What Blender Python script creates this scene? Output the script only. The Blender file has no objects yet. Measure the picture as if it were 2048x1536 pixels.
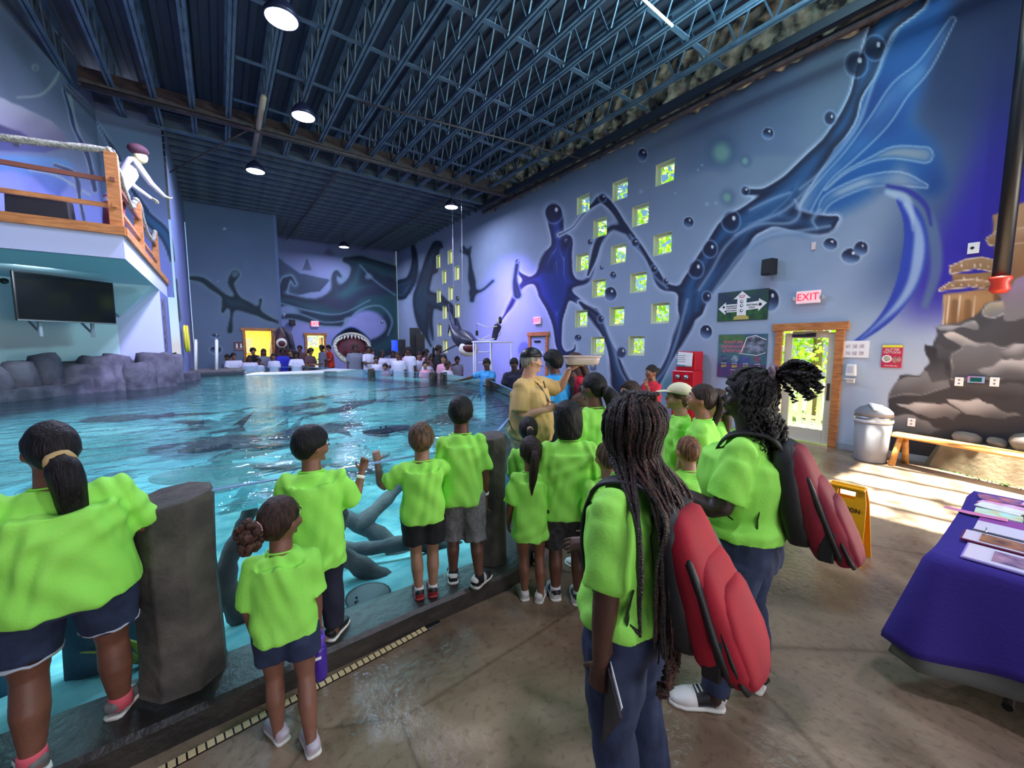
import bpy, bmesh, math, random
import numpy as np
from mathutils import Vector, Matrix

PI = math.pi
scene = bpy.context.scene
col = scene.collection
random.seed(7)
RNG = np.random.default_rng(11)

# ------------------------------------------------------------------ camera
CAM_H = 1.8
PITCH = math.atan(78 / 806.0)
YAW = math.radians(35.8)
FPX = 806.0
cam_data = bpy.data.cameras.new('camera')
cam_data.sensor_width = 36.0
cam_data.lens = FPX * 36.0 / 2048.0
cam_data.clip_start = 0.05
cam_data.clip_end = 200
cam = bpy.data.objects.new('camera', cam_data)
col.objects.link(cam)
cam.location = (0, 0, CAM_H)
cam.rotation_euler = (PI / 2 - PITCH, 0, -YAW)
scene.camera = cam
FWD = np.array([math.sin(YAW) * math.cos(PITCH), math.cos(YAW) * math.cos(PITCH), -math.sin(PITCH)])
RGT = np.array([math.cos(YAW), -math.sin(YAW), 0.0])
UPV = np.cross(RGT, FWD)
CP = np.array([0, 0, CAM_H])


def ray(x, y):
    return FWD + RGT * (x - 1024) / FPX - UPV * (y - 768) / FPX


def atz(x, y, z=0.0):
    d = ray(x, y)
    return CP + d * (z - CAM_H) / d[2]


def atx(x, y, X):
    d = ray(x, y)
    return CP + d * X / d[0]


def aty(x, y, Y):
    d = ray(x, y)
    return CP + d * Y / d[1]


def atd(x, y, D):
    return CP + ray(x, y) * D


# ------------------------------------------------------------------ colour management, sky, sun, big lights
vs = scene.view_settings
scene.display_settings.display_device = 'sRGB'
vs.view_transform = 'Standard'
vs.look = 'None'
vs.gamma = 1.0
vs.use_curve_mapping = False
vs.exposure = 0.0
scene.cycles.use_denoising = True
scene.cycles.max_bounces = 8
scene.cycles.diffuse_bounces = 4
scene.cycles.glossy_bounces = 4
scene.cycles.transmission_bounces = 6
scene.cycles.transparent_max_bounces = 12
scene.cycles.sample_clamp_indirect = 6.0
scene.cycles.caustics_reflective = False
scene.cycles.caustics_refractive = False

world = bpy.data.worlds.new('world')
scene.world = world
world.use_nodes = True
wn = world.node_tree
wn.nodes.clear()
w_out = wn.nodes.new('ShaderNodeOutputWorld')
w_bg = wn.nodes.new('ShaderNodeBackground')
w_sky = wn.nodes.new('ShaderNodeTexSky')
w_sky.sky_type = 'HOSEK_WILKIE'
w_sky.turbidity = 4
w_sky.sun_direction = (0.3, -0.3, 0.9)
w_bg.inputs['Strength'].default_value = 4.5
wn.links.new(w_sky.outputs[0], w_bg.inputs[0])
wn.links.new(w_bg.outputs[0], w_out.inputs[0])


def lamp(name, kind, loc, power, color, size=0.3, target=None, sy=None, spread=None):
    d = bpy.data.lights.new(name, kind)
    d.energy = power
    d.color = color
    if kind == 'AREA':
        d.shape = 'RECTANGLE' if sy else 'DISK'
        d.size = size
        if sy:
            d.size_y = sy
        if spread:
            d.spread = spread
    elif kind in ('POINT', 'SPOT'):
        d.shadow_soft_size = size
    o = bpy.data.objects.new(name, d)
    o.location = loc
    if target is not None:
        o.rotation_euler = (Vector(target) - Vector(loc)).to_track_quat('-Z', 'Y').to_euler()
    col.objects.link(o)
    return o


sun = lamp('sun', 'SUN', (7, 0, 20), 60.0, (1.0, 0.95, 0.84), target=(7.6, 0.55, 0))
sun.data.angle = 0.02
# high-bay lamps: the five seen, then unseen overhead fill lights added to brighten the front
LAMPS = [(1.01, 7.22), (1.70, 9.88), (1.07, 13.64), (6.83, 13.09), (5.22, 21.37)]
LAMPZ = 6.6
for i, (lx, ly) in enumerate(LAMPS):
    lamp('high_bay_light', 'AREA', (lx, ly, LAMPZ - 0.02), (270, 270, 250, 130, 300)[i], (0.66, 0.70, 1.0), 0.42, (lx, ly, 0))
for lx, ly in ((1.5, -0.6), (4.6, -1.2), (-2.2, 4.5)):
    lamp('high_bay_light', 'AREA', (lx, ly, LAMPZ - 0.02), 110, (0.80, 0.80, 1.0), 0.42, (lx, ly, 0))
lamp('spot_wash', 'AREA', (6.2, 11.6, 5.4), 150, (0.34, 0.22, 1.0), 0.5, (8.7, 12.4, 2.4), spread=1.5)
lamp('spot_wash', 'AREA', (0.9, 7.6, 6.4), 150, (0.58, 0.56, 1.0), 0.5, (-1.6, 9.6, 2.4), spread=1.5)
lamp('skylight_day', 'AREA', (6.1, 2.2, 7.9), 260, (0.55, 0.94, 1.0), 1.6, (6.1, 2.4, 0), sy=1.6)
lamp('clerestory_day', 'AREA', (6.9, 1.3, 6.4), 330, (0.50, 0.92, 1.0), 1.6, (4.4, 5.0, 7.6), sy=.8, spread=1.9)  # unseen cyan fill added to light the joists from the side
lamp('entrance_daylight', 'AREA', (1.5, -5.6, 2.0), 185, (1.0, 0.95, 0.92), 5.5, (1.8, 4, 1.0), sy=3.2)  # unseen fill added behind the camera
lamp('entrance_daylight', 'AREA', (8.3, -3.3, 1.7), 400, (1.0, 0.92, 0.80), 2.8, (3, 2.5, 0.6), sy=2.4)  # unseen warm fill added off to the right
lamp('balcony_downlight', 'AREA', (-2.2, 9.2, 2.94), 38, (0.72, 0.86, 1.0), 0.4, (-2.6, 10.4, 0.5))  # fill added below the balcony to lift the television wall
# unseen fill panels added under the surface to brighten the sand
for lx, ly, e in ((-1.6, 4.4, 70), (1.2, 4.6, 80), (-1.8, 7.8, 70), (1.4, 7.8, 90), (1.8, 11.2, 90), (0.9, 14.4, 60)):
    lamp('tank_lamp', 'AREA', (lx, ly, 0.84), e, (0.55, 0.92, 1.0), 2.6, (lx, ly + .001, -3), sy=2.6)


# ------------------------------------------------------------------ materials
def lin(c):
    c = np.asarray(c, float) / 255.0
    return np.where(c <= 0.04045, c / 12.92, ((c + 0.055) / 1.055) ** 2.4)


MATS = {}


def mat(name, c, rough=0.6, metal=0.0, c2=None, nscale=6.0, bump=0.0, bscale=40.0, emit=None, estr=0.0, stretch=None, spec=None, sheen=0.0, attr=None):
    if name in MATS:
        return MATS[name]
    m = bpy.data.materials.new(name)
    m.use_nodes = True
    nt = m.node_tree
    b = nt.nodes['Principled BSDF']
    b.inputs['Roughness'].default_value = rough
    b.inputs['Metallic'].default_value = metal
    if spec is not None:
        b.inputs['Specular IOR Level'].default_value = spec
    rgb = tuple(lin(c)) + (1.0,)
    b.inputs['Base Color'].default_value = rgb
    co = nt.nodes.new('ShaderNodeTexCoord')
    vec = co.outputs['Object']
    if stretch:
        mp = nt.nodes.new('ShaderNodeMapping')
        mp.inputs['Scale'].default_value = stretch
        nt.links.new(vec, mp.inputs['Vector'])
        vec = mp.outputs['Vector']
    base = None
    if attr:
        at = nt.nodes.new('ShaderNodeAttribute')
        at.attribute_name = attr
        base = at.outputs['Color']
    if c2 is not None or attr:
        n = nt.nodes.new('ShaderNodeTexNoise')
        n.inputs['Scale'].default_value = nscale
        n.inputs['Detail'].default_value = 6
        nt.links.new(vec, n.inputs['Vector'])
        if attr:
            mx = nt.nodes.new('ShaderNodeMix')
            mx.data_type = 'RGBA'
            mx.blend_type = 'MULTIPLY'
            mx.inputs[0].default_value = 0.25
            nt.links.new(base, mx.inputs[6])
            nt.links.new(n.outputs['Fac'], mx.inputs[7])
        else:
            rp = nt.nodes.new('ShaderNodeValToRGB')
            rp.color_ramp.elements[0].position = 0.36
            rp.color_ramp.elements[1].position = 0.64
            nt.links.new(n.outputs['Fac'], rp.inputs[0])
            mx = nt.nodes.new('ShaderNodeMix')
            mx.data_type = 'RGBA'
            mx.inputs[6].default_value = rgb
            mx.inputs[7].default_value = tuple(lin(c2)) + (1.0,)
            nt.links.new(rp.outputs[0], mx.inputs[0])
        nt.links.new(mx.outputs[2], b.inputs['Base Color'])
    if bump:
        n2 = nt.nodes.new('ShaderNodeTexNoise')
        n2.inputs['Scale'].default_value = bscale
        n2.inputs['Detail'].default_value = 4
        nt.links.new(vec, n2.inputs['Vector'])
        bp = nt.nodes.new('ShaderNodeBump')
        bp.inputs['Strength'].default_value = bump
        bp.inputs['Distance'].default_value = 0.02
        nt.links.new(n2.outputs['Fac'], bp.inputs['Height'])
        nt.links.new(bp.outputs[0], b.inputs['Normal'])
    if emit is not None:
        b.inputs['Emission Color'].default_value = tuple(lin(emit)) + (1.0,)
        b.inputs['Emission Strength'].default_value = estr
    MATS[name] = m
    return m


def glass_mat(name, tint=(235, 245, 245), refl=0.06):
    m = bpy.data.materials.new(name)
    m.use_nodes = True
    nt = m.node_tree
    nt.nodes.clear()
    o = nt.nodes.new('ShaderNodeOutputMaterial')
    t = nt.nodes.new('ShaderNodeBsdfTransparent')
    t.inputs[0].default_value = tuple(lin(tint)) + (1,)
    g = nt.nodes.new('ShaderNodeBsdfGlossy')
    g.inputs['Roughness'].default_value = 0.03
    f = nt.nodes.new('ShaderNodeFresnel')
    f.inputs[0].default_value = 1.3
    mx = nt.nodes.new('ShaderNodeMixShader')
    nt.links.new(f.outputs[0], mx.inputs[0])
    nt.links.new(t.outputs[0], mx.inputs[1])
    nt.links.new(g.outputs[0], mx.inputs[2])
    nt.links.new(mx.outputs[0], o.inputs[0])
    MATS[name] = m
    return m


# ------------------------------------------------------------------ mesh building
def sup(n, a, b, e=2.0):
    t = np.arange(n) * 2 * PI / n
    c, s = np.cos(t), np.sin(t)
    return np.stack([a * np.sign(c) * np.abs(c) ** (2 / e), b * np.sign(s) * np.abs(s) ** (2 / e)], 1)


class MB:
    def __init__(self):
        self.v = []
        self.f = []
        self.n = 0

    def add(self, verts, faces):
        self.v.append(np.asarray(verts, float).reshape(-1, 3))
        k = self.n
        self.f += [tuple(i + k for i in f) for f in faces]
        self.n += len(self.v[-1])
        return self

    def box(self, c, s, rz=0.0, R=None, taper=1.0):
        x, y, z = s[0] / 2, s[1] / 2, s[2] / 2
        p = np.array([[sx * x * (taper if sz > 0 else 1), sy * y * (taper if sz > 0 else 1), sz * z] for sz in (-1, 1) for sy in (-1, 1) for sx in (-1, 1)])
        if R is None:
            cz, sn = math.cos(rz), math.sin(rz)
            R = np.array([[cz, -sn, 0], [sn, cz, 0], [0, 0, 1]])
        p = p @ np.asarray(R).T + np.asarray(c, float)
        return self.add(p, [(0, 2, 3, 1), (4, 5, 7, 6), (0, 1, 5, 4), (2, 6, 7, 3), (0, 4, 6, 2), (1, 3, 7, 5)])

    def bar(self, p0, p1, w, h):
        p0, p1 = np.asarray(p0, float), np.asarray(p1, float)
        d = p1 - p0
        L = np.linalg.norm(d)
        d = d / L
        ref = np.array([0, 0, 1.0]) if abs(d[2]) < 0.95 else np.array([0, 1.0, 0])
        s = np.cross(d, ref)
        s /= np.linalg.norm(s)
        u = np.cross(s, d)
        return self.box((p0 + p1) / 2, (w, L, h), R=np.stack([s, d, u], 1))

    def loft(self, pts, rad, n=12, e=2.0, side=None, cap=True, round_=False):
        pts = np.asarray(pts, float)
        m = len(pts)
        rad = [(r, r) if np.isscalar(r) else tuple(r) for r in rad]
        if round_:
            pp, rr = [], []
            d0 = (pts[0] - pts[1]) / np.linalg.norm(pts[0] - pts[1])
            d1 = (pts[-1] - pts[-2]) / np.linalg.norm(pts[-1] - pts[-2])
            for k in (0.95, 0.6):
                q = math.sqrt(1 - k * k)
                pp.append(pts[0] + d0 * min(rad[0]) * k); rr.append((rad[0][0] * q, rad[0][1] * q))
            for i in range(m):
                pp.append(pts[i]); rr.append(rad[i])
            for k in (0.6, 0.95):
                q = math.sqrt(1 - k * k)
                pp.append(pts[-1] + d1 * min(rad[-1]) * k); rr.append((rad[-1][0] * q, rad[-1][1] * q))
            pts, rad, m = np.array(pp), rr, len(pp)
        tan = np.gradient(pts, axis=0)
        tan /= np.linalg.norm(tan, axis=1)[:, None] + 1e-12
        if side is None:
            side = np.array([1.0, 0, 0]) if abs(tan[0][0]) < 0.9 else np.array([0, 1.0, 0])
        side = np.asarray(side, float)
        V = []
        for i in range(m):
            s = side - tan[i] * (side @ tan[i])
            if np.linalg.norm(s) < 1e-3:
                s = np.cross(tan[i], [0.3, 0.5, 0.8])
            s /= np.linalg.norm(s)
            side = s
            u = np.cross(tan[i], s)
            q = sup(n, rad[i][0], rad[i][1], e)
            V.append(pts[i] + q[:, :1] * s + q[:, 1:] * u)
        V = np.concatenate(V)
        F = []
        for i in range(m - 1):
            for j in range(n):
                k = (j + 1) % n
                F.append((i * n + j, i * n + k, (i + 1) * n + k, (i + 1) * n + j))
        if cap:
            F.append(tuple(range(n - 1, -1, -1)))
            F.append(tuple((m - 1) * n + j for j in range(n)))
        return self.add(V, F)

    def cyl(self, p0, p1, r0, r1=None, n=16):
        return self.loft([p0, p1], [r0, r0 if r1 is None else r1], n)

    def ell(self, c, r, n=14, R=None):
        r = (r, r, r) if np.isscalar(r) else r
        V, F = [], []
        rows = max(5, n // 2)
        for i in range(rows + 1):
            ph = PI * i / rows
            for j in range(n):
                t = 2 * PI * j / n
                V.append((math.sin(ph) * math.cos(t), math.sin(ph) * math.sin(t), math.cos(ph)))
        V = np.array(V) * r
        if R is not None:
            V = V @ np.asarray(R).T
        for i in range(rows):
            for j in range(n):
                k = (j + 1) % n
                F.append((i * n + j, (i + 1) * n + j, (i + 1) * n + k, i * n + k))
        return self.add(V + np.asarray(c, float), F)

    def prism(self, poly, z0, z1):
        n = len(poly)
        V = [(p[0], p[1], z0) for p in poly] + [(p[0], p[1], z1) for p in poly]
        F = [tuple(range(n - 1, -1, -1)), tuple(range(n, 2 * n))]
        F += [(i, (i + 1) % n, n + (i + 1) % n, n + i) for i in range(n)]
        return self.add(V, F)

    def torus(self, c, R0, r, n=20, m=8, axis='z'):
        V, F = [], []
        for i in range(n):
            a = 2 * PI * i / n
            for j in range(m):
                b = 2 * PI * j / m
                V.append(((R0 + r * math.cos(b)) * math.cos(a), (R0 + r * math.cos(b)) * math.sin(a), r * math.sin(b)))
        for i in range(n):
            for j in range(m):
                F.append((i * m + j, ((i + 1) % n) * m + j, ((i + 1) % n) * m + (j + 1) % m, i * m + (j + 1) % m))
        V = np.array(V)
        if axis == 'x':
            V = V[:, [2, 0, 1]]
        elif axis == 'y':
            V = V[:, [0, 2, 1]]
        return self.add(V + np.asarray(c, float), F)

    def verts(self):
        return np.concatenate(self.v)

    def mapv(self, fn):
        self.v = [fn(self.verts())]
        return self

    def mesh(self, name, smooth=False):
        me = bpy.data.meshes.new(name)
        me.from_pydata(self.verts().tolist(), [], self.f)
        if smooth:
            me.polygons.foreach_set('use_smooth', [True] * len(me.polygons))
        me.update()
        return me

    def build(self, name, m, parent=None, smooth=False, auto=None):
        o = bpy.data.objects.new(name, self.mesh(name, smooth))
        if m is not None:
            o.data.materials.append(m)
        col.objects.link(o)
        if parent is not None:
            o.parent = parent
        if auto:
            bv = o.modifiers.new('soft', 'BEVEL')
            bv.width = auto
            bv.segments = 2
            bv.limit_method = 'ANGLE'
        return o


def tag(o, label=None, cat=None, group=None, kind=None):
    if label: o['label'] = label
    if cat: o['category'] = cat
    if group: o['group'] = group
    if kind: o['kind'] = kind
    return o


def struct(o, label=None, cat=None):
    return tag(o, label, cat, kind='structure')


def empty(name, loc, rz=0.0, label=None, cat=None, group=None, kind=None):
    o = bpy.data.objects.new(name, None)
    o.location = loc
    o.rotation_euler = (0, 0, rz)
    o.empty_display_size = 0.1
    col.objects.link(o)
    return tag(o, label, cat, group, kind)


def inst(src, name, parent=None, loc=None, rot=None, scale=None):
    o = src.copy()
    o.name = name
    if parent is not None: o.parent = parent
    if loc is not None: o.location = loc
    if rot is not None: o.rotation_euler = rot
    if scale is not None: o.scale = scale
    col.objects.link(o)
    return o


def text(s, size, m, parent, loc, rot, name='lettering', align='CENTER', ext=0.002, sx=1.0):
    c = bpy.data.curves.new(name, 'FONT')
    c.body = s
    c.size = size
    c.extrude = ext
    c.align_x = align
    c.align_y = 'CENTER'
    c.resolution_u = 2
    c.materials.append(m)
    o = bpy.data.objects.new(name, c)
    o.location = loc
    o.rotation_euler = rot
    o.scale = (sx, 1, 1)
    col.objects.link(o)
    o.parent = parent
    return o


# ------------------------------------------------------------------ painting (the wall murals are flat paint: colour per vertex)
def crom(P, k=6):
    P = np.asarray(P, float)
    P = np.vstack([2 * P[0] - P[1], P, 2 * P[-1] - P[-2]])
    out = []
    for i in range(1, len(P) - 2):
        for t in np.arange(k) / k:
            a, b, c, d = P[i - 1], P[i], P[i + 1], P[i + 2]
            out.append(0.5 * (2 * b + (c - a) * t + (2 * a - 5 * b + 4 * c - d) * t * t + (3 * b - a - 3 * c + d) * t ** 3))
    out.append(P[-2])
    return np.array(out)


def sd_strokes(px, strokes, k=5.0):
    D = np.full(len(px), 1e9)
    for s in strokes:
        C = crom(s, 4) if len(s) > 2 else np.array(s, float)
        lo = C[:, :2].min(0) - C[:, 2].max() - 60
        hi = C[:, :2].max(0) + C[:, 2].max() + 60
        idx = np.where((px[:, 0] > lo[0]) & (px[:, 0] < hi[0]) & (px[:, 1] > lo[1]) & (px[:, 1] < hi[1]))[0]
        if not len(idx): continue
        q = px[idx]
        d = np.full(len(idx), 1e9)
        for a, b in zip(C[:-1], C[1:]):
            ab = b[:2] - a[:2]
            t = np.clip(((q - a[:2]) @ ab) / (ab @ ab + 1e-9), 0, 1)
            dd = np.hypot(q[:, 0] - a[0] - t * ab[0], q[:, 1] - a[1] - t * ab[1]) - (a[2] + t * (b[2] - a[2]))
            d = np.minimum(d, dd)
        o = D[idx]
        h = np.clip(0.5 + 0.5 * (o - d) / k, 0, 1)
        D[idx] = np.where(o > 1e8, d, o * (1 - h) + d * h - k * h * (1 - h))
    return D


def sd_poly(px, P):
    P = np.asarray(P, float)
    d = np.full(len(px), 1e9)
    ins = np.zeros(len(px), bool)
    for i in range(len(P)):
        a, b = P[i], P[i - 1]
        ab = b - a
        t = np.clip(((px - a) @ ab) / (ab @ ab + 1e-9), 0, 1)
        d = np.minimum(d, np.hypot(px[:, 0] - a[0] - t * ab[0], px[:, 1] - a[1] - t * ab[1]))
        c = (a[1] > px[:, 1]) != (b[1] > px[:, 1])
        xx = (b[0] - a[0]) * (px[:, 1] - a[1]) / (b[1] - a[1] + 1e-9) + a[0]
        ins ^= c & (px[:, 0] < xx)
    return np.where(ins, -d, d)


def sst(x, a, b):
    t = np.clip((x - a) / (b - a), 0, 1)
    return t * t * (3 - 2 * t)


def mixc(A, B, t):
    return A * (1 - t[:, None]) + np.asarray(B, float) * t[:, None]


def wob(px, s, seed=0):
    x, y = px[:, 0] / s + seed * 3.1, px[:, 1] / s - seed * 1.7
    return 0.5 * (np.sin(x + 1.7 * np.sin(y * 0.8 + seed)) + np.sin(1.3 * y + 1.9 * np.sin(x * 0.6 - seed)))


def paint_water(C, px, strokes, rim=(200, 215, 240), dark=(22, 30, 66), mid=(40, 84, 150), rw=2.2, ww=10.0, k=6.0, halo=5.0):
    d = sd_strokes(px, strokes, k)
    d = d + 0.35 * rw * wob(px, 7 * rw)
    m = d < halo * 2
    C[m] = mixc(C[m], rim, 0.35 * (1 - sst(d[m], 0, halo * 1.6)))
    i = np.where(d < 0.8)[0]
    if not len(i): return d
    q = -d[i]
    base = mixc(np.tile(np.asarray(rim, float), (len(i), 1)), dark, sst(q, rw * 0.5, rw * 2.4))
    base = mixc(base, mid, sst(q, rw * 2.2, ww * 1.6) * 0.95)
    st = np.sin(q / ww * 4.2 + 1.6 * wob(px[i], ww * 3.5, 2.0))
    base = mixc(base, rim, 0.34 * np.exp(-((st - 1) / 0.14) ** 2) * sst(q, rw * 3, rw * 6) * sst(wob(px[i], ww * 2.6, 7.0), -.2, .6))
    base = mixc(base, dark, 0.45 * sst(wob(px[i], ww * 2.4, 5.0), 0.1, 0.9))
    C[i] = mixc(C[i], base, sst(-d[i], -0.8, 0.8)) if False else C[i] * (1 - sst(-d[i], -0.8, 0.8))[:, None] + base * sst(-d[i], -0.8, 0.8)[:, None]
    return d


def paint_dot(C, px, x, y, rx, ry, c, soft=1.0, a=1.0):
    d = np.hypot((px[:, 0] - x) / rx, (px[:, 1] - y) / ry)
    m = d < 1 + soft
    C[m] = mixc(C[m], c, a * (1 - sst(d[m], max(0, 1 - soft), 1 + soft * 0.2)))


def paint_drop(C, px, x, y, rx, ry=None, tail=0, dark=(24, 32, 66), light=(120, 150, 195)):
    ry = ry or rx
    dx, dy = (px[:, 0] - x) / rx, (px[:, 1] - y) / ry
    d = np.hypot(dx, dy)
    m = d < 1.5
    C[m] = mixc(C[m], (205, 220, 240), 0.5 * (1 - sst(d[m], 1.0, 1.35)))
    m = d < 1.05
    t = sst(dy[m] * 0.8 + dx[m] * -0.2, -0.4, 0.9)
    b = np.asarray(dark, float) * (1 - t[:, None]) + np.asarray(light, float) * t[:, None]
    a = 1 - sst(d[m], 0.92, 1.05)
    C[m] = C[m] * (1 - a[:, None]) + b * a[:, None]
    paint_dot(C, px, x + rx * 0.25, y - ry * 0.4, max(1.3, rx * 0.2), max(1.5, ry * 0.22), (240, 245, 250), 0.4)


def paint_poly(C, px, P, c0, c1=None, soft=1.2, wb=0.0, a=1.0, edge=None, ew=2.0, horiz=False):
    d = sd_poly(px, P)
    if wb: d = d + wb * wob(px, 9)
    m = d < soft * 2
    if not m.any(): return
    P = np.asarray(P, float)
    ax = 0 if horiz else 1
    if c1 is None:
        b = np.tile(np.asarray(c0, float), (m.sum(), 1))
    else:
        t = sst(px[m, ax] + 6 * wob(px[m], 14, 3), P[:, ax].min(), P[:, ax].max())
        b = np.asarray(c0, float) * (1 - t[:, None]) + np.asarray(c1, float) * t[:, None]
    if edge is not None:
        b = mixc(b, edge, 1 - sst(-d[m], ew * 0.5, ew * 1.5))
    al = a * sst(-d[m], -soft, soft)
    C[m] = C[m] * (1 - al[:, None]) + b * al[:, None]


def to_px(W):
    v = W - CP
    z = np.maximum(v @ FWD, 0.05)
    return np.stack([1024 + FPX * (v @ RGT) / z, 768 - FPX * (v @ UPV) / z], 1)


def wall_mesh(name, O, U, us, vs_, holes, painter, m, flip=False, depth=0.25):
    """painted wall in the plane through O along U (horizontal unit vector) and z; us, vs_ = grid lines; holes = (u0,u1,v0,v1)"""
    us = sorted(set([round(u, 4) for u in us] + [round(h[k], 4) for h in holes for k in (0, 1)]))
    vs_ = sorted(set([round(v, 4) for v in vs_] + [round(h[k], 4) for h in holes for k in (2, 3)]))
    O, U = np.asarray(O, float), np.asarray(U, float)
    uu, vv = np.meshgrid(us, vs_, indexing='ij')
    W = O + uu[..., None] * U + vv[..., None] * np.array([0, 0, 1.0])
    nu, nv = len(us), len(vs_)
    W = W.reshape(-1, 3)
    uc, vc = (np.array(us)[1:] + np.array(us)[:-1]) / 2, (np.array(vs_)[1:] + np.array(vs_)[:-1]) / 2
    keep = np.ones((nu - 1, nv - 1), bool)
    for h in holes:
        keep &= ~(((uc > h[0]) & (uc < h[1]))[:, None] & ((vc > h[2]) & (vc < h[3]))[None, :])
    ii, jj = np.where(keep)
    a = ii * nv + jj
    F = np.stack([a, a + nv, a + nv + 1, a + 1], 1)
    if flip: F = F[:, ::-1]
    me = bpy.data.meshes.new(name)
    me.vertices.add(len(W)); me.vertices.foreach_set('co', W.ravel())
    me.loops.add(F.size); me.loops.foreach_set('vertex_index', F.ravel().astype(np.int32))
    me.polygons.add(len(F))
    me.polygons.foreach_set('loop_start', np.arange(0, F.size, 4, dtype=np.int32))
    me.update(calc_edges=True)
    px = to_px(W)
    C = np.clip(painter(px, W), 0, 255)
    L = np.ones((len(W), 4), np.float32)
    L[:, :3] = lin(C)
    at = me.color_attributes.new('paint', 'FLOAT_COLOR', 'POINT')
    at.data.foreach_set('color', L.ravel())
    me.materials.append(m)
    o = bpy.data.objects.new(name, me)
    col.objects.link(o)
    struct(o)
    return o
# ------------------------------------------------------------------ setting: floor, walls, roof
XR, YB, ZC = 8.7, 23.7, 7.1
YD = 19.75            # the nearer part of the far wall
M_floor = mat('concrete_floor', (158, 134, 110), 0.5, c2=(112, 94, 78), nscale=1.1, bump=0.35, bscale=22, spec=0.4)
def floor_detail(m):
    nt = m.node_tree; b = nt.nodes['Principled BSDF']
    co = nt.nodes.new('ShaderNodeTexCoord')
    n = nt.nodes.new('ShaderNodeTexNoise'); n.inputs['Scale'].default_value = .55; n.inputs['Detail'].default_value = 8; n.inputs['Distortion'].default_value = 1.2
    nt.links.new(co.outputs['Object'], n.inputs['Vector'])
    r = nt.nodes.new('ShaderNodeValToRGB'); r.color_ramp.elements[0].position = .42; r.color_ramp.elements[1].position = .60
    r.color_ramp.elements[0].color = (.22, .22, .22, 1); r.color_ramp.elements[1].color = (.62, .62, .62, 1)
    nt.links.new(n.outputs['Fac'], r.inputs[0]); nt.links.new(r.outputs[0], b.inputs['Roughness'])
    # wet stains darken the concrete, small pale chips lighten it, fine cracks cross it
    old = b.inputs['Base Color'].links[0].from_socket
    def mul(src, fac, c):
        x = nt.nodes.new('ShaderNodeMix'); x.data_type = 'RGBA'; x.blend_type = 'MULTIPLY'
        nt.links.new(fac, x.inputs[0]); nt.links.new(src, x.inputs[6]); x.inputs[7].default_value = c
        return x.outputs[2]
    r2 = nt.nodes.new('ShaderNodeValToRGB'); r2.color_ramp.elements[0].position = .40; r2.color_ramp.elements[1].position = .50
    r2.color_ramp.elements[0].color = (1, 1, 1, 1); r2.color_ramp.elements[1].color = (0, 0, 0, 1)
    nt.links.new(n.outputs['Fac'], r2.inputs[0])
    c1 = mul(old, r2.outputs[0], (.62, .58, .56, 1))
    v = nt.nodes.new('ShaderNodeTexVoronoi'); v.feature = 'DISTANCE_TO_EDGE'; v.inputs['Scale'].default_value = .42
    mp = nt.nodes.new('ShaderNodeMixRGB'); mp.inputs[0].default_value = .12
    nt.links.new(co.outputs['Object'], mp.inputs[1]); nt.links.new(n.outputs['Color'], mp.inputs[2]); nt.links.new(mp.outputs[0], v.inputs['Vector'])
    r3 = nt.nodes.new('ShaderNodeValToRGB'); r3.color_ramp.elements[0].color = (1, 1, 1, 1); r3.color_ramp.elements[1].color = (0, 0, 0, 1); r3.color_ramp.elements[1].position = .005
    nt.links.new(v.outputs['Distance'], r3.inputs[0])
    c2 = mul(c1, r3.outputs[0], (.6, .56, .52, 1))
    sp = nt.nodes.new('ShaderNodeTexNoise'); sp.inputs['Scale'].default_value = 26; sp.inputs['Detail'].default_value = 3
    nt.links.new(co.outputs['Object'], sp.inputs['Vector'])
    r4 = nt.nodes.new('ShaderNodeValToRGB'); r4.color_ramp.elements[0].position = .3; r4.color_ramp.elements[1].position = .46
    r4.color_ramp.elements[0].color = (1, 1, 1, 1); r4.color_ramp.elements[1].color = (0, 0, 0, 1)
    nt.links.new(sp.outputs['Fac'], r4.inputs[0])
    nt.links.new(mul(c2, r4.outputs[0], (.7, .68, .66, 1)), b.inputs['Base Color'])


floor_detail(M_floor)
M_wallplain = mat('plain_blue_wall', (110, 125, 160), 0.8)
M_mural = mat('mural_paint', (150, 170, 200), 0.75, attr='paint', nscale=1.2)
M_steel = mat('blue_painted_steel', (80, 102, 122), 0.55, c2=(60, 80, 102), nscale=3)
M_deck = mat('dark_roof_deck', (58, 64, 80), 0.7)
M_rust = mat('rusty_pipe', (70, 54, 56), 0.7, c2=(46, 38, 44), nscale=8)
M_wood = mat('orange_pine', (196, 128, 70), 0.55, c2=(160, 96, 48), nscale=5, stretch=(1, 1, 6), bump=0.15)
M_woodlight = mat('yellow_pine', (226, 168, 92), 0.45, c2=(196, 132, 60), nscale=4, stretch=(4, 0.6, 4), bump=0.1)
M_frame = mat('cream_window_frame', (216, 222, 190), 0.5)
M_black = mat('black_plastic', (16, 16, 19), 0.4)
M_white = mat('white_plastic', (226, 226, 224), 0.45)
M_alu = mat('brushed_metal', (170, 174, 180), 0.3, metal=0.9)
M_leaf = mat('sunlit_leaves', (196, 222, 70), 0.5, c2=(150, 196, 44), nscale=3)
M_glass = glass_mat('window_glass')
M_rock = mat('tank_rock', (98, 94, 108), 0.85, c2=(56, 52, 66), nscale=3.2, bump=0.9, bscale=9)
M_conc = mat('old_concrete_post', (92, 86, 78), 0.8, c2=(48, 45, 43), nscale=4, bump=0.7, bscale=14)

# floor outside the tank only: a sheet with the tank cut out
TANK = [(-3.6, 2.52), (1.6, 2.52), (2.63, 3.59), (3.75, 5.0), (4.55, 7.1), (4.62, 9.6), (3.6, 12.1), (2.35, 14.9), (0.6, 16.6), (-0.75, 16.6), (-0.9, 13.1), (-2.9, 10.0), (-4.4, 7.6), (-4.4, 3.4)]


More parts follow.
